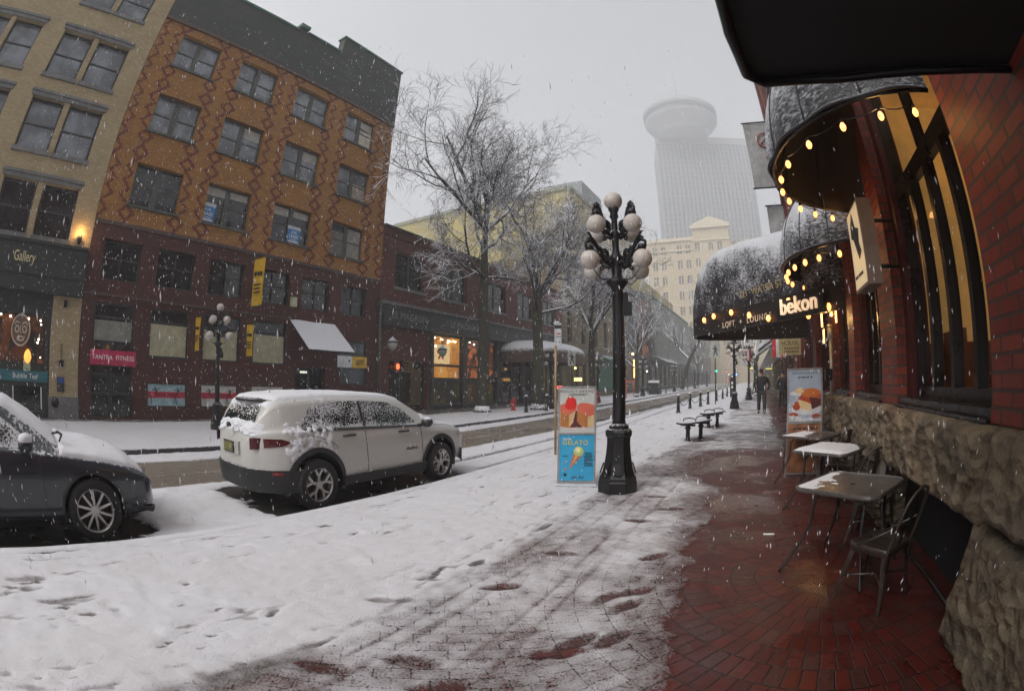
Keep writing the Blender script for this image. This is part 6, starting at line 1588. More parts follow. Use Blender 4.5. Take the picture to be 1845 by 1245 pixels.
def wheel(parent, loc, side, r, rim_r, rimm, spokes, style):
    q = MB()
    prof = [(rim_r-.01,-.10),(rim_r+.02,-.11),(r-.03,-.108),(r,-.085),(r,.085),(r-.03,.108),(rim_r+.02,.11),(rim_r-.01,.10)]
    seg = 40; vs = []; fs = []
    for pr,pz in prof:
        for k in range(seg):
            a = 2*PI*k/seg; vs.append((pz*side, pr*math.cos(a), pr*math.sin(a)))
    for i in range(len(prof)-1):
        for k in range(seg): fs.append((i*seg+k,i*seg+(k+1)%seg,(i+1)*seg+(k+1)%seg,(i+1)*seg+k))
    q.add(vs,fs,True); ty = q.build('wheel', rubber, parent); ty.location = loc
    q = MB(); n = seg
    for (ra,xa),(rb,xb) in zip([(rim_r,.095),(rim_r-.012,.102),(rim_r-.024,.085),(rim_r-.03,.0)],[(rim_r-.012,.102),(rim_r-.024,.085),(rim_r-.03,.0),(rim_r-.04,-.02)]):
        q.add([(x_*side,r_*math.cos(2*PI*k/n),r_*math.sin(2*PI*k/n)) for r_,x_ in ((ra,xa),(rb,xb)) for k in range(n)],[(k,(k+1)%n,(k+1)%n+n,k+n) for k in range(n)],True)
    hub = .055
    for k in range(spokes):
        a = 2*PI*k/spokes+.3
        def sp(a0,a1,w0,w1,r0=hub*.5,r1=rim_r-.012):
            pa = [(r0*math.cos(a0),r0*math.sin(a0)),(r1*math.cos(a1),r1*math.sin(a1))]
            d = Vector((pa[1][0]-pa[0][0],pa[1][1]-pa[0][1])).normalized(); nn_ = Vector((-d.y,d.x)); P_ = []
            for (px_,py_),w_,x_ in ((pa[0],w0,.075),(pa[1],w1,.092)):
                for sg in (1,-1): P_.append((side*x_,px_+nn_.x*w_*sg,py_+nn_.y*w_*sg))
            P2 = [(v[0]-side*.03,v[1],v[2]) for v in P_]
            q.add(P_+P2,[(0,1,3,2),(4,6,7,5),(0,2,6,4),(1,5,7,3),(2,3,7,6),(0,4,5,1)])
        if style == 'Y':
            m_ = rim_r*.52; 
            sp(a,a,.022,.018,r1=m_)
            for s_ in (-1,1):
                aa = a+s_*.30
                pa = (m_*.93*math.cos(a),m_*.93*math.sin(a)); pb2 = ((rim_r-.014)*math.cos(aa),(rim_r-.014)*math.sin(aa)); d = Vector((pb2[0]-pa[0],pb2[1]-pa[1])).normalized(); nn_ = Vector((-d.y,d.x))
                V_ = [(side*x_,p_[0]+nn_.x*.016*g,p_[1]+nn_.y*.016*g) for p_,x_ in ((pa,.082),(pb2,.092)) for g in (1,-1)]; V2 = [(v[0]-side*.03,v[1],v[2]) for v in V_]
                q.add(V_+V2,[(0,1,3,2),(4,6,7,5),(0,2,6,4),(1,5,7,3),(2,3,7,6),(0,4,5,1)])
        else: sp(a,a+.03,.015,.012)
    q.add([(side*x_,hub*math.cos(2*PI*k/16),hub*math.sin(2*PI*k/16)) for x_ in (.05,.088) for k in range(16)],[(k,(k+1)%16,(k+1)%16+16,k+16) for k in range(16)]+[tuple(range(16,32)),tuple(range(15,-1,-1))])
    rm = q.build('rim', rimm, ty)
    q = MB(); q.add([(side*x_,(rim_r-.03)*math.cos(2*PI*k/24),(rim_r-.03)*math.sin(2*PI*k/24)) for x_ in (.0,.012) for k in range(24)],[(k,(k+1)%24,(k+1)%24+24,k+24) for k in range(24)]+[tuple(range(24,48)),tuple(range(23,-1,-1))])
    q.build('brake_disc', M('brake_dark', (.03,.028,.026), .5, .5), ty)
    return ty
def frost(name, base, rough, cut, sc=26, coat=0.0, dirty=(.55,.55,.57), big=1.4):
    """paint or glass with wind-blown snow stuck to it; cut lowers the share that is covered"""
    t = NT(name); p = t.obj(); nz = t.sep(t.n('NewGeometry').outputs['Normal'])[2]
    n1 = t.noise(p, sc, 4, .6); n2 = t.noise(p, 2.4, 3, .5); n3 = t.noise(p, 60, 3, .6)
    e = t.math('ADD', t.math('MULTIPLY', nz, .75), t.math('ADD', t.math('MULTIPLY', t.math('SUBTRACT', n1, .5), 1.5), t.math('MULTIPLY', t.math('SUBTRACT', n2, .5), big)))
    f = t.mapr(e, cut, cut+.14)
    c = t.mix(f, base, t.mix(n3, dirty, SNOWC)); r_ = t.math('ADD', rough, t.math('MULTIPLY', f, .5))
    return t.finish(c, r_, 0, t.math('ADD', f, t.math('MULTIPLY', n3, .2)), .7, .012, coat=coat)
def snow_slab(car, parent, y0, y1, kmin, thick, seed, sag=None):
    """layer of snow lying over the upper part of the body's section"""
    n = int((y1-y0)/.03)
    q = MB()
    hs = []
    for j in range(n+1):
        y = y0+(y1-y0)*j/n; h = car.resamp(y,0); h = h[kmin:] if not callable(kmin) else h[kmin(y):]
        full = [(-x_,z_) for x_,z_ in h]+[(x_,z_) for x_,z_ in h[-2::-1]]; hs.append((y,full))
    m_ = len(hs[0][1])
    vs = []
    for j,(y,full) in enumerate(hs):
        for i,(x_,z_) in enumerate(full):
            ed = min(i, m_-1-i, j, n-j); k = min(1, ed/2.2)**.5
            nn_ = noise.fractal(Vector((x_*7,y*7,seed)),.7,2,4)
            vs.append((x_*(1+.02*k), y, z_-.008+(thick*(1+.18*nn_))*k))
    q.add(vs,[(j*m_+i,j*m_+i+1,(j+1)*m_+i+1,(j+1)*m_+i) for j in range(n) for i in range(m_-1)],True)
    return q.build('snow_layer', snow_mat, parent, fix=False)
carglass = glass_mat('car_glass', (.02,.03,.028), .08)
plastic = M('black_plastic', (.018,.018,.019), .6, bump=.1, snow=-.3)

# ---- white SUV, seen from its kerb side rear corner; local y=0 rear bumper, front towards +y
suv = root('parked_suv', 'white parked SUV with snow thick on its roof and stuck to its rear side', 'car', (-5.90,2.93,-.12))
#      y     halfw  sill  shoulder belt  roof  roofw
ST = [(0.0, .34, .42, .70, .82, .84, .26),(.03,.47,.37,.70,.95,.97,.38),(.09,.585,.35,.72,1.0,1.10,.46),(.17,.68,.34,.74,1.02,1.24,.52),(.28,.78,.34,.75,1.03,1.37,.57),(.40,.86,.34,.76,1.04,1.44,.60),(.55,.90,.34,.77,1.04,1.465,.62),
      (1.0,.92,.34,.77,1.04,1.495,.65),(1.8,.925,.34,.77,1.03,1.50,.66),(2.4,.925,.34,.77,1.01,1.475,.65),(2.75,.925,.34,.77,1.00,1.42,.64),(3.05,.923,.34,.77,.99,1.26,.66),(3.30,.92,.34,.77,.97,1.09,.72),(3.45,.915,.34,.77,.95,1.03,.72),(3.8,.90,.34,.76,.92,.99,.66),(4.1,.86,.34,.74,.86,.93,.58),(4.25,.80,.34,.70,.79,.85,.5),(4.33,.70,.34,.66,.72,.74,.4),(4.37,.58,.38,.60,.64,.65,.3)]
SUV = Car(ST, (.84,3.47), .335, .44)
white_paint = frost('snowy_white_paint', (.50,.49,.465), .3, .74, 24, .3, (.60,.60,.62))
SUV.body(white_paint, suv)
q = MB(); SUV.panel(q,[(.64,1.09),(1.05,1.065),(1.72,1.055),(1.72,1.415),(1.1,1.405),(.84,1.34)]); rg = q.build('window', frost('frosted_rear_glass', (.012,.018,.017), .1, .24, 48, big=.4), suv, fix=True)
q = MB(); SUV.panel(q,[(1.78,1.055),(2.86,1.02),(2.90,1.07),(2.68,1.26),(2.35,1.385),(1.78,1.415)]); fg = q.build('window', frost('frosted_front_glass', (.015,.035,.03), .1, .30, 48, big=.5), suv)
q = MB()
for s_ in (1,-1): SUV.panel(q,[(1.725,1.06),(1.775,1.06),(1.775,1.41),(1.725,1.41)], .009, s_, 4)
SUV.panel(q,[(.60,1.08),(1.72,1.055),(2.86,1.02),(3.05,1.01),(3.05,.985),(1.72,1.02),(.60,1.045)], .010, 1, 3)
q.build('window_trim', darkframe, suv)
q = MB(); SUV.panel(q,[(.64,1.09),(1.05,1.065),(1.72,1.055),(1.72,1.415),(1.1,1.405),(.84,1.34)], .006, -1); SUV.panel(q,[(1.78,1.055),(2.86,1.02),(2.90,1.07),(2.68,1.26),(2.35,1.385),(1.78,1.415)], .006, -1); q.build('window', carglass, suv)
# rear window and hatch furniture follow the rounded tail
def tail(x_, z_):
    for i in range(120):
        y = i*.006; st_ = interp(ST,y)
        if st_[4] >= z_ and SUV.width_at(y,z_) >= abs(x_): return y
    return .7
q = MB(); q.grid(lambda u,v: ((-.47+.94*u)*(1-.12*v), tail((-.47+.94*u)*(1-.12*v),1.13+.26*v)-.012, 1.13+.26*v), 16, 8); q.build('rear_window', frost('frosted_tail_glass', (.012,.016,.016), .1, .46, 40, big=.8), suv)
q = MB(); q.grid(lambda u,v: (-.55+1.1*u, .22+.16*v+.14*abs(2*u-1)**2.5, 1.425+.03*v), 14, 4); q.grid(lambda u,v: (-.55+1.1*u, .22+.16*v+.14*abs(2*u-1)**2.5, 1.39+.03*v), 14, 4); q.grid(lambda u,v: (-.55+1.1*u, .22+.14*abs(2*u-1)**2.5, 1.39+.035*v), 14, 2); q.build('spoiler', plastic, suv)
q = MB(); q.lathe([(.008,0),(.02,.02),(.012,.04),(.004,.05),(.003,.27)], 8, (.05,.62,1.48)); q.build('aerial', iron, suv)
q = MB(); q.box(-.25,.25,-.03,.05,.71,.88); q.build('plate_recess', M('recess_white', (.40,.40,.38), .5), suv)
q = MB(); q.box(-.17,.13,-.045,-.032,.72,.87); pl_ = q.build('number_plate', M('plate_frame', (.01,.01,.01), .5), suv)
q = MB(); q.box(-.15,.11,-.05,-.046,.735,.855); q.build('plate', M('plate_yellow', (.16,.14,.05), .5, var=.5, scale=20), pl_)
tlm = frost('tail_lamp', (.075,.010,.012), .15, .62, 30, big=1.0)
for s_ in (1,-1):
    q = MB(); q.grid(lambda u,v,s_=s_: (s_*(.52+.14*u), tail(.40+.36*u,.86)-.014, .83+.13*v-.02*(1-u)*(1-v)), 12, 5)
    SUV.panel(q,[(.145,.84),(.36,.87),(.44,.92),(.34,.955),(.145,.955)], .012, s_, 5); q.build('tail_light', tlm, suv)
q = MB()
def bump_fn(off):
    def fn(u,v):
        a = -1+2*u; x_ = .915*math.sin(a*PI/2)
        y_ = tail(min(abs(x_),.88),.52) if abs(x_) < .88 else tail(.88,.52)+(abs(x_)-.88)*3.5
        return (x_*(1.0+.012*(1-v)), y_-.035+.05*(1-v)**2+off, .26+.30*v)
    return fn
q.grid(bump_fn(0.0), 40, 4); q.grid(lambda u,v: (lambda p_: (p_[0]*(1-.12*v),p_[1]+.10*v,p_[2]))(bump_fn(0)(u,1.0)), 40, 2)
q.build('rear_bumper', plastic, suv)
for s_ in (1,-1):
    q = MB(); q.grid(lambda u,v,s_=s_: (lambda p_: (p_[0]*1.01,p_[1]-.008,p_[2]))(bump_fn(0)(.5+s_*(.30+.06*u),.80+.12*v)), 6, 3); q.build('reflector', M('reflector_red', (.22,.01,.01), .3), suv)
q = MB()
for s_ in (1,-1):
    q.box(s_*.80,s_*.935,1.28,3.06,.27,.40)
    for wy in SUV.wheels: arch_ring(SUV, wy, s_, q)
q.build('cladding', plastic, suv)
q = MB(); q.box(-.75,.75,.35,4.05,.22,.36); q.box(-.55,.55,.3,4.1,.361,.82); q.build('underbody', M('underbody_black', (.006,.006,.006), .8), suv)
q = MB()
for (y_,za,zb) in ((1.75,.42,1.0),(2.98,.42,.97)):
    q.tube([(SUV.width_at(y_,z_)+.001, y_+ (.02*math.sin(z_*5)), z_) for z_ in [za+(zb-za)*k/8 for k in range(9)]], .005, 4)
q.tube([(SUV.width_at(1.28+.02*k,.44+.075*k)+.001,1.20-.012*k*k+.02*k,.74+.036*k) for k in range(8)], .005, 4)
q.build('door_seam', dark_txt, suv)
for y_,z_ in ((1.42,.955),(2.55,.935)):
    q = MB(); q.tube([(SUV.width_at(y_-.12,z_)-.005,y_-.12,z_),(SUV.width_at(y_,z_)+.03,y_-.07,z_+.005),(SUV.width_at(y_,z_)+.03,y_+.07,z_+.005),(SUV.width_at(y_+.12,z_)-.005,y_+.12,z_)], .016, 6); q.build('door_handle', plastic, suv)
text('COMPASS', .06, dark_txt, suv, (SUV.width_at(2.72,.66)+.004,2.72,.655), RX, 'badge', .002)
for s_ in (1,-1):
    mr = MB(); mr.sphere((s_*1.02,2.98,1.06),.10,12,8,.85); mr.tube([(s_*.86,2.95,1.0),(s_*1.0,2.97,1.04)], .03, 6); mr.build('wing_mirror', M('mirror_shell', (.03,.03,.03), .4, snow=.12), suv)
    q = MB(); q.grid(lambda u,v,s_=s_: (s_*(.62+.27*u), 4.30-.28*u**1.6+.012, .73+.10*v+.02*u), 10, 4); q.build('headlight', M('headlamp', (.10,.10,.10), .15), suv)
q = MB(); q.box(-.6,.6,4.33,4.40,.30,.50); 
for s_ in (1,-1): q.grid(lambda u,v,s_=s_: (s_*(.6+.28*math.sin(u*PI/2)), 4.39-.30*u, .26+.24*v), 10, 3)
q.build('front_bumper', plastic, suv)
silver = M('alloy_rim', (.42,.40,.38), .35, .6)
for wy in SUV.wheels:
    for s_ in (1,-1): wheel(suv, (s_*.83,wy,.335), s_, .335, .235, silver, 5, 'Y')
snow_slab(SUV, suv, .26, 2.72, 28, .05, 1)
snow_slab(SUV, suv, 3.12, 4.22, 21, .03, 2)
# wind-packed snow over the tail below the glass
def tsn(u,v):
    x_ = -.62+1.24*u; z_ = .965+.17*v+.03*noise.fractal(Vector((u*5,v*2,9)),.7,2,3)+.035*math.sin(PI*u)
    ed = min(u,1-u,v*.5+.02,1-v)*14; k = min(1,max(0,ed))**.5
    return (x_, tail(x_,min(z_,1.2))+.004-k*(.028+.02*noise.fractal(Vector((u*9,v*4,2)),.7,2,3)), z_)
q = MB(); q.grid(tsn, 44, 14); q.build('snow_layer', snow_mat, suv, fix=False)
qn = MB()   # clumps stuck along the rear quarter
def qsn(u,v):
    y_ = .30+.95*u; z_ = .62+.62*v
    n_ = noise.fractal(Vector((y_*11,z_*12,4)),.8,2.1,5)+.35*noise.noise(Vector((y_*2.5,z_*2.5,1)))
    m_ = min(1,min(u,1-u)*5)*min(1,min(v+.05,1.0-v)*4); inside_ = math.hypot(y_-.84,z_-.335) > .50
    h_ = (n_+.60)*m_-.10 if inside_ else -.2
    return (SUV.width_at(y_,z_)-.006+max(-.004,min(.026,.034*h_)), y_, z_)
qn.grid(qsn, 100, 66)
def keep(f_):
    c_ = [qn.v[i] for i in f_]; y_ = sum(v[1] for v in c_)/4; z_ = sum(v[2] for v in c_)/4
    return math.hypot(y_-.84,z_-.335) > .50 and any(v[0] > SUV.width_at(v[1],v[2])-.004 for v in c_)
qn.f = [f_ for f_ in qn.f if keep(f_)]; qn.sm = [True]*len(qn.f)
qn.build('snow_layer', snow_mat, suv, fix=False)
q = MB(); q.tube([(-.02,-.03,1.07),(.0,-.045,1.09),(.05,-.04,1.08)], [.03,.035,.02], 6); q.build('wiper', plastic, suv)

# ---- dark saloon, only its front quarter is in view; local y=0 rear, front towards +y
car = root('parked_saloon', 'dark grey parked saloon with snow heaped on bonnet and windscreen', 'car', (-5.93,-2.98,-.12))
ST2 = [(0,.62,.40,.66,.72,.76,.4),(.05,.78,.30,.68,.85,.92,.55),(.3,.86,.27,.70,.93,1.03,.62),(.9,.89,.25,.70,.95,1.22,.55),(1.4,.90,.25,.70,.95,1.38,.52),(2.1,.905,.25,.70,.94,1.42,.54),(2.6,.905,.25,.69,.92,1.34,.53),(2.95,.905,.25,.69,.90,1.17,.56),(3.25,.90,.25,.68,.88,.98,.66),(3.4,.895,.25,.68,.86,.92,.68),(3.8,.885,.25,.66,.81,.87,.64),(4.15,.86,.25,.62,.74,.79,.56),(4.33,.80,.25,.58,.67,.70,.48),(4.43,.70,.26,.54,.60,.62,.4),(4.48,.58,.30,.50,.54,.55,.3)]
SAL = Car(ST2, (.90,3.66), .325, .385)
dark_paint = frost('snowy_dark_paint', (.030,.034,.045), .22, .62, 22, .6, (.45,.46,.50))
SAL.body(dark_paint, car)
for s_ in (1,-1):
    q = MB(); SAL.panel(q,[(1.95,.975),(2.98,.935),(3.02,.96),(2.62,1.20),(2.3,1.30),(1.95,1.33)], .006, s_); q.build('window', frost('frosted_saloon_glass', (.012,.014,.014), .1, .28, 48, big=.8), car)
    q = MB(); SAL.panel(q,[(.75,.985),(1.88,.98),(1.88,1.33),(1.4,1.30)], .006, s_); q.build('window', carglass, car)
    q = MB(); q.sphere((s_*1.0,2.90,1.0),.095,12,8,.8); q.tube([(s_*.86,2.85,.93),(s_*.98,2.88,.97)], .03, 6); mr = q.build('wing_mirror', M('mirror_dark', (.02,.02,.025), .3), car)
    q = MB(); q.sphere((s_*1.0,2.90,1.045),.088,14,8,.75); q.build('snow_cap', snow_mat, mr)
    q = MB(); q.grid(lambda u,v,s_=s_: (s_*(.52+.32*u), 4.42-.30*u**1.4+.012, .585+.10*v+.05*u), 12, 5); q.build('headlight', M('saloon_headlamp', (.35,.36,.38), .2, snow=.3), car)
    q = MB(); q.tube([(s_*.85,4.15,.34),(s_*.78,4.40,.27),(s_*.6,4.47,.26)], [.02,.03,.02], 6); q.build('lip', plastic, car)
    q = MB(); arch_ring(SAL, 3.66, s_, q, .012, .006); arch_ring(SAL, .90, s_, q, .012, .006); q.build('arch_trim', M('dark_arch', (.015,.016,.02), .4), car)
    for wy in SAL.wheels: wheel(car, (s_*.80,wy,.325), s_, .325, .235, M('bright_alloy', (.50,.48,.47), .3, .6), 10, 'I')
q = MB(); q.box(-.75,.75,.3,4.1,.16,.30); q.box(-.55,.55,.35,4.1,.301,.76); q.build('underbody', M('underbody_black2', (.006,.006,.006), .8), car)
q = MB(); q.box(-.50,.50,4.44,4.50,.30,.50)
for s_ in (1,-1): q.grid(lambda u,v,s_=s_: (s_*(.60+.24*u), 4.455-.25*u**1.5, .30+.15*v), 8, 4)
q.build('grille', plastic, car)
q = MB(); q.tube([(SAL.width_at(3.06,z_)+.002,3.06+.02*math.sin(z_*4),z_) for z_ in [.32+.06*k for k in range(10)]], .005, 4); q.tube([(SAL.width_at(y_,.72)+.003,y_,.725) for y_ in [.4+.2*k for k in range(14)]], .006, 4)
q.build('door_seam', dark_txt, car)
snow_slab(SAL, car, 3.30, 4.36, 20, .045, 5); snow_slab(SAL, car, 2.40, 3.32, 28, .05, 7); snow_slab(SAL, car, .8, 2.36, 31, .06, 6)
q = MB(); q.tube([(.35,3.26,1.03),(.45,3.33,1.06),(.58,3.37,1.05),(.66,3.33,.99)], [.012,.016,.014,.01], 6); q.build('wiper', iron, car)
# ------------------------------------------------------------------ bare street trees with snow along their boughs
def bark_material(name, col, moss=0.0, snow=-.05):
    t = NT(name); p = t.pos(); x,y,z = t.sep(p)[:3]
    n1 = t.noise(t.comb(t.math('MULTIPLY',x,3.0),t.math('MULTIPLY',y,3.0),t.math('MULTIPLY',z,.5)), 4, 5, .65); n2 = t.noise(p, 2.5, 4, .6)
    c = t.mix(n1, tuple(v*.5 for v in col), tuple(v*1.4 for v in col))
    if moss: c = t.mix(t.mapr(n2,.42,.62,0,moss), c, (.035,.045,.008))
    g = t.n('NewGeometry'); nz = t.sep(g.outputs['Normal'])[2]
    f = t.mapr(t.math('ADD', nz, t.math('MULTIPLY', t.math('SUBTRACT', t.noise(p, 9, 3, .6), .5), .9)), .30-snow, .55-snow)
    c = t.mix(f, c, (.75,.76,.80))
    return t.finish(c, .8, 0, n1, .6, .03)
bark = bark_material('mossy_bark', (.040,.034,.025), .6); bark2 = bark_material('dark_bark', (.035,.03,.027), .15, .18); twigm = bark_material('twig_bark', (.075,.066,.064), 0, .55)
def tree(name, lab, loc, trunk, boughs, seed, depth=4, n_twig=3, length=1.0, group=None, tm=None, scale=1.0, droop=0.0):
    """trunk: list of (x,y,z,r); boughs: list of (index on trunk or xyz start, direction, length, radius)"""
    rd = random.Random(seed); r_ = root(name, lab, 'tree', loc, 0, group)
    q = MB(); q.tube([p_[:3] for p_ in trunk], [p_[3] for p_ in trunk], 12, True, False)
    q.lathe([(trunk[0][3]*1.5,-.02),(trunk[0][3]*1.15,.12),(trunk[0][3]*.98,.35)], 12, trunk[0][:3]); 
    q.build('trunk', tm or bark, r_)
    cr = MB(); tw = MB()
    def grow(p_, d, L, rad, lv):
        n = 5 if lv < 2 else 4; pts = [Vector(p_)]; dd = Vector(d).normalized(); rs = [rad]
        for i in range(n):
            j = .28 if lv < 2 else .38
            dd = (dd + Vector((rd.uniform(-j,j),rd.uniform(-j,j),rd.uniform(-j,j)*.8+ (.10 if lv<3 else -droop)))).normalized()
            pts.append(pts[-1]+dd*L/n); rs.append(rad*(1-.62*(i+1)/n))
        (cr if lv < 2 else tw).tube(pts, [r_*1.25 for r_ in rs], 7 if lv == 0 else (5 if lv < 3 else 3), lv < 3, False)
        if lv >= depth: return
        kids = (5 if lv == 0 else 5 if lv == 1 else n_twig)+(rd.random()<.5)
        for k in range(kids):
            t_ = .22+.78*(k+rd.random()*.6)/kids; i = min(n-1,int(t_*n)); f_ = t_*n-i; f_ = min(1,f_)
            bp_ = pts[i].lerp(pts[i+1], f_); seg = (pts[i+1]-pts[i]).normalized()
            ax = seg.orthogonal().normalized(); ax.rotate(Matrix.Rotation(rd.uniform(0,2*PI),3,seg)); ang = R(rd.uniform(28,62))
            nd = seg*math.cos(ang)+ax*math.sin(ang); nd.z += .15 if lv < 2 else -.03
            grow(bp_, nd, L*rd.uniform(.42,.68), max(.008, rs[i]*rd.uniform(.45,.65)), lv+1)
    for st, d, L, rad in boughs: grow(trunk[st][:3] if isinstance(st,int) else st, d, L, rad, 0)
    c_ = cr.build('crown', bark2, r_, fix=False); t_ = tw.build('twigs', twigm, c_, fix=False)
    r_.scale = (scale,)*3
    return r_
T1 = [(0,0,0,.36),(.02,.02,1.5,.31),(.05,.08,3.2,.29),(.05,.0,5.0,.26),(.02,.08,7.0,.22),(.0,.1,8.6,.18),(.05,.1,9.6,.13)]
tree('bare_tree', 'tallest bare tree with mossy trunk in front of the LE MAGASIN window', (-13.3,20.55,0), T1,
     [(6,(.0,-.75,.60),5.6,.13),(6,(.1,-.98,.16),5.8,.10),(6,(.1,.80,.50),6.0,.11),(6,(.15,.2,.9),3.8,.09),(6,(.7,-.5,.35),4.4,.09),(5,(.6,-.55,.45),4.6,.085),(5,(.1,.9,.45),4.6,.085),(5,(-.5,.2,.8),4.0,.08),(4,(.3,-.95,.15),4.2,.07),(4,(.4,.95,.22),3.8,.07),(6,(.5,-.15,.9),4.2,.08),(4,(-.6,-.5,.4),3.0,.06)], 11, 4, 5, group='bare trees along the left pavement')
T2 = [(0,0,0,.33),(.05,.0,1.8,.30),(.0,.05,3.6,.29),(.0,.0,5.4,.27),(.05,-.05,6.2,.2)]
tree('bare_tree', 'second bare tree, trunk forking low beside the rounded brown awning', (-11.8,23.9,0), T2,
     [(4,(-.1,-.55,.85),4.6,.14),(4,(.1,.35,.9),4.8,.14),(4,(.2,.75,.75),5.2,.10),(3,(.6,.7,.28),4.4,.085),(4,(-.5,.1,.9),4.2,.08),(3,(.2,-.9,.5),4.0,.07),(4,(.6,.1,.8),4.6,.09)], 23, 4, 5, group='bare trees along the left pavement')
T3 = [(0,0,0,.24),(.0,.0,1.8,.22),(-.05,.05,3.4,.21),(.0,.1,4.6,.19)]
tree('bare_tree', 'third bare tree with a V shaped fork by the green boarding', (-10.4,29.0,0), T3,
     [(3,(.0,-.50,.9),4.8,.13),(3,(.1,.50,.9),5.2,.13),(3,(.3,.8,.6),5.4,.09),(3,(.5,-.1,.8),4.6,.09),(3,(-.4,.3,.9),4.6,.08)], 37, 4, 5, group='bare trees along the left pavement')
tree('bare_tree', 'leaning snowy tree seen under the tip of the entrance awning', (-11,70,0), [(0,0,0,.35),(.6,0,2.5,.3),(1.3,0,4.6,.28),(2.8,0,7.4,.24),(3.2,0,9,.2)],
     [(4,(.5,-.4,.9),6,.14),(4,(-.6,.3,.9),6,.14),(2,(-.8,.3,.8),6,.14),(3,(.7,.6,.6),5,.1)], 41, 3, 4, group='farther bare trees')
for (x_,y_,sd,sc,lab) in ((-11.2,92,51,1.1,'hazy bare tree beyond the chained bollards'),(.2,44,61,.8,'bare tree behind the lamp post with the paper sign'),(.4,60,71,.9,'faint bare tree far down the right pavement'),(-11.5,45,81,1.0,'bare tree in front of the narrow grey building')):
    tree('bare_tree', lab, (x_,y_,0), [(0,0,0,.2),(.05,.05,2.5,.17),(0,0,4.0,.14)], [(2,(-.5,-.3,.9),4.2,.09),(2,(.4,.5,.9),4.4,.09),(2,(-.1,.6,1),4.6,.09),(2,(.5,-.5,.7),4.0,.08),(1,(-.7,.4,.5),3.4,.06)], sd, 3, 4, group='farther bare trees', scale=sc)

# ------------------------------------------------------------------ people
def person(name, lab, loc, rz, H, coat, legs, stride=.16, hat=None, hands_in=True):
    """one skinned body; coat, trousers, cap and shoes are its clothing"""
    r_ = root(name, lab, 'person', loc, rz); k = H/1.78
    def skin(nm, joints, edges, mat, parent, lv=2):
        me = bpy.data.meshes.new(nm); me.from_pydata([tuple(c*k for c in j[:3]) for j in joints], edges, [])
        o = bpy.data.objects.new(nm, me); link(o, parent); o.modifiers.new('skin','SKIN').use_smooth_shade = True
        for v,j in zip(me.skin_vertices[0].data, joints): v.radius = (j[3]*k, (j[4] if len(j) > 4 else j[3])*k)
        me.skin_vertices[0].data[0].use_root = True
        s_ = o.modifiers.new('sub','SUBSURF'); s_.levels = lv; s_.render_levels = lv
        me.materials.append(mat); return o
    skinm = M('skin_tone', (.32,.18,.12), .6)
    s = stride
    J = [(0,0,.95,.13,.10),(0,0,1.15,.13,.10),(0,0,1.38,.15,.10),(0,0,1.50,.06,.06),(0,.015,1.60,.075,.085),(0,.02,1.68,.078,.09),(0,.015,1.755,.045,.05),
         (-.17,0,1.42,.055),(-.235,-.02,1.18,.045),(-.21,.10,.98,.036),(-.16,.14,.94,.03),(.17,0,1.42,.055),(.235,-.02,1.18,.045),(.21,.10,.98,.036),(.16,.14,.94,.03),
         (-.09,0,.88,.085),(-.10,s*.6,.50,.06),(-.10,s*.9,.10,.042),(-.11,s*.9+.13,.035,.035,.03),(.09,0,.88,.085),(.10,-s*.1,.50,.06),(.10,-s*1.1,.13,.042),(.11,-s*1.1+.12,.045,.035,.03)]
    E_ = [(0,1),(1,2),(2,3),(3,4),(4,5),(5,6),(2,7),(7,8),(8,9),(9,10),(2,11),(11,12),(12,13),(13,14),(0,15),(15,16),(16,17),(17,18),(0,19),(19,20),(20,21),(21,22)]
    body = skin('body', J, E_, skinm, r_)
    ct = [(0,0,.84,.19,.135),(0,0,.98,.18,.13),(0,0,1.15,.175,.125),(0,0,1.36,.185,.12),(0,0,1.47,.10,.085),(-.19,0,1.40,.082),(-.265,-.025,1.17,.066),(-.235,.09,.99,.052),(-.17,.14,.95,.048),(.19,0,1.40,.082),(.265,-.025,1.17,.066),(.235,.09,.99,.052),(.17,.14,.95,.048)]
    ce = [(0,1),(1,2),(2,3),(3,4),(3,5),(5,6),(6,7),(7,8),(3,9),(9,10),(10,11),(11,12)]
    skin('jacket', ct, ce, coat, body)
    tr = [(0,0,.90,.14,.11),(-.095,.0,.84,.098),(-.10,s*.6,.50,.077),(-.10,s*.88,.14,.062),(-.10,s*.9,.08,.06),(.095,.0,.84,.098),(.10,-s*.1,.50,.077),(.10,-s*1.05,.17,.062),(.10,-s*1.1,.11,.06)]
    skin('trousers', tr, [(0,1),(1,2),(2,3),(3,4),(0,5),(5,6),(6,7),(7,8)], legs, body)
    skin('shoes', [(-.105,s*.9-.05,.05,.05,.045),(-.11,s*.9+.15,.04,.045,.035)], [(0,1)], dark_txt, body); skin('shoes', [(.105,-s*1.1-.05,.06,.05,.045),(.11,-s*1.1+.15,.045,.045,.035)], [(0,1)], dark_txt, body)
    q = MB(); q.sphere((0,0.01*k,1.70*k), .098*k, 16, 10, .95); q.build('cap', hat or coat, body)
    if hat: q = MB(); q.lathe([(.001,0),(.15*k,.0),(.155*k,.012),(.09*k,.02)], 18, (0,.03*k,1.68*k)); q.build('hat_brim', hat, body)
    q = MB()
    for s_ in (-1,1): q.sphere((s_*.032*k,.098*k,1.645*k), .010*k, 8, 6)
    q.build('eyes', dark_txt, body); q = MB(); q.tube([(0,.09*k,1.65*k),(0,.125*k,1.605*k),(0,.095*k,1.595*k)], [.010*k,.014*k,.006*k], 6); q.build('nose', skinm, body)
    return r_
coatm = M('black_coat', (.008,.008,.009), .8, bump=.3, bscale=20); jean = M('grey_jeans', (.025,.026,.026), .8)
person('person', 'man in a black hooded jacket and grey trousers walking up the snowy pavement', (.37,22.2,0), R(180), 1.98, coatm, jean, .17, hat=M('dark_red_cap', (.05,.012,.012), .8)).scale = (1.18,1.15,1.02)
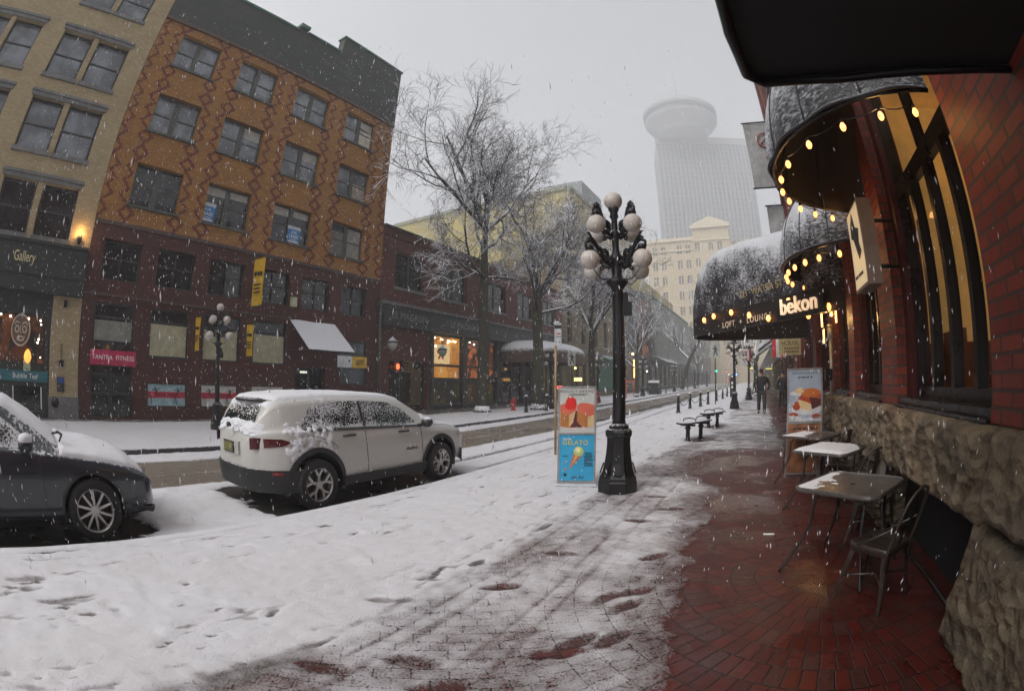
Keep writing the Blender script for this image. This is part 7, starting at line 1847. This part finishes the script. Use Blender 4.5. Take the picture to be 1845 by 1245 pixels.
person('person', 'person in a dark coat half hidden behind the burger poster board', (1.52,24.5,0), R(10), 1.95, M('navy_coat', (.02,.022,.028), .8), dark_txt, .12)
person('person', 'tiny distant figure in black far down the right pavement', (.95,62,0), R(180), 1.8, coatm, dark_txt, .14)

# ------------------------------------------------------------------ falling snow: loose clumps of flakes in the air
rd = random.Random(5); fl = MB()
yaw = math.atan2(-.4888,.869)
vs = []; fs = []
def flake(x,y,z,s,el,tx,ty):
    n = len(vs); h = s*el
    vs.extend([(x+s*.5,y,z),(x-s*.5,y,z),(x,y+s*.5,z),(x,y-s*.5,z),(x+tx*h,y+ty*h,z+h*.5),(x-tx*h,y-ty*h,z-h*.5)])
    fs.extend([(n,n+2,n+4),(n+2,n+1,n+4),(n+1,n+3,n+4),(n+3,n,n+4),(n+2,n,n+5),(n+1,n+2,n+5),(n+3,n+1,n+5),(n,n+3,n+5)])
for i in range(30000):
    d = 1.5+24*rd.random()**.8
    a = yaw+R(rd.uniform(-66,66)); x = -math.sin(-a)*d*1.0; y = math.cos(a)*d
    z = 1.6+d*math.tan(R(rd.uniform(-24,40)))
    if z < .05 or x > 1.3: continue
    if x > -.2 and 1.5 < y < 9 and z > 2.6: continue
    s = rd.uniform(.0035,.0075)*(1.0+.5*(d>7)); flake(x,y,z,s,rd.choice((1.5,3,4.5,6)),rd.uniform(-.1,.1),rd.uniform(-.15,.05))
me = bpy.data.meshes.new('falling_snow'); me.from_pydata(vs,[],fs); me.materials.append(M('flake_white', (.85,.85,.88), .8, var=0)); me.update()
props(link(bpy.data.objects.new('falling_snow', me)), 'white snowflakes falling through the whole street', None, None, 'stuff')

# ------------------------------------------------------------------ haze of the snowfall
q = MB(); q.box(-335,335,-125,525,-1.3,243); hz_o = q.build('haze', None, None)
t = NT('haze_air'); v = t.n('VolumePrincipled', {'Color':(.93,.94,.96,1),'Density':.0026,'Anisotropy':.2}); t.t.links.new(v.outputs[0], t.out.inputs['Volume'])
hz_o.data.materials.append(t.m); props(hz_o, kind='stuff')
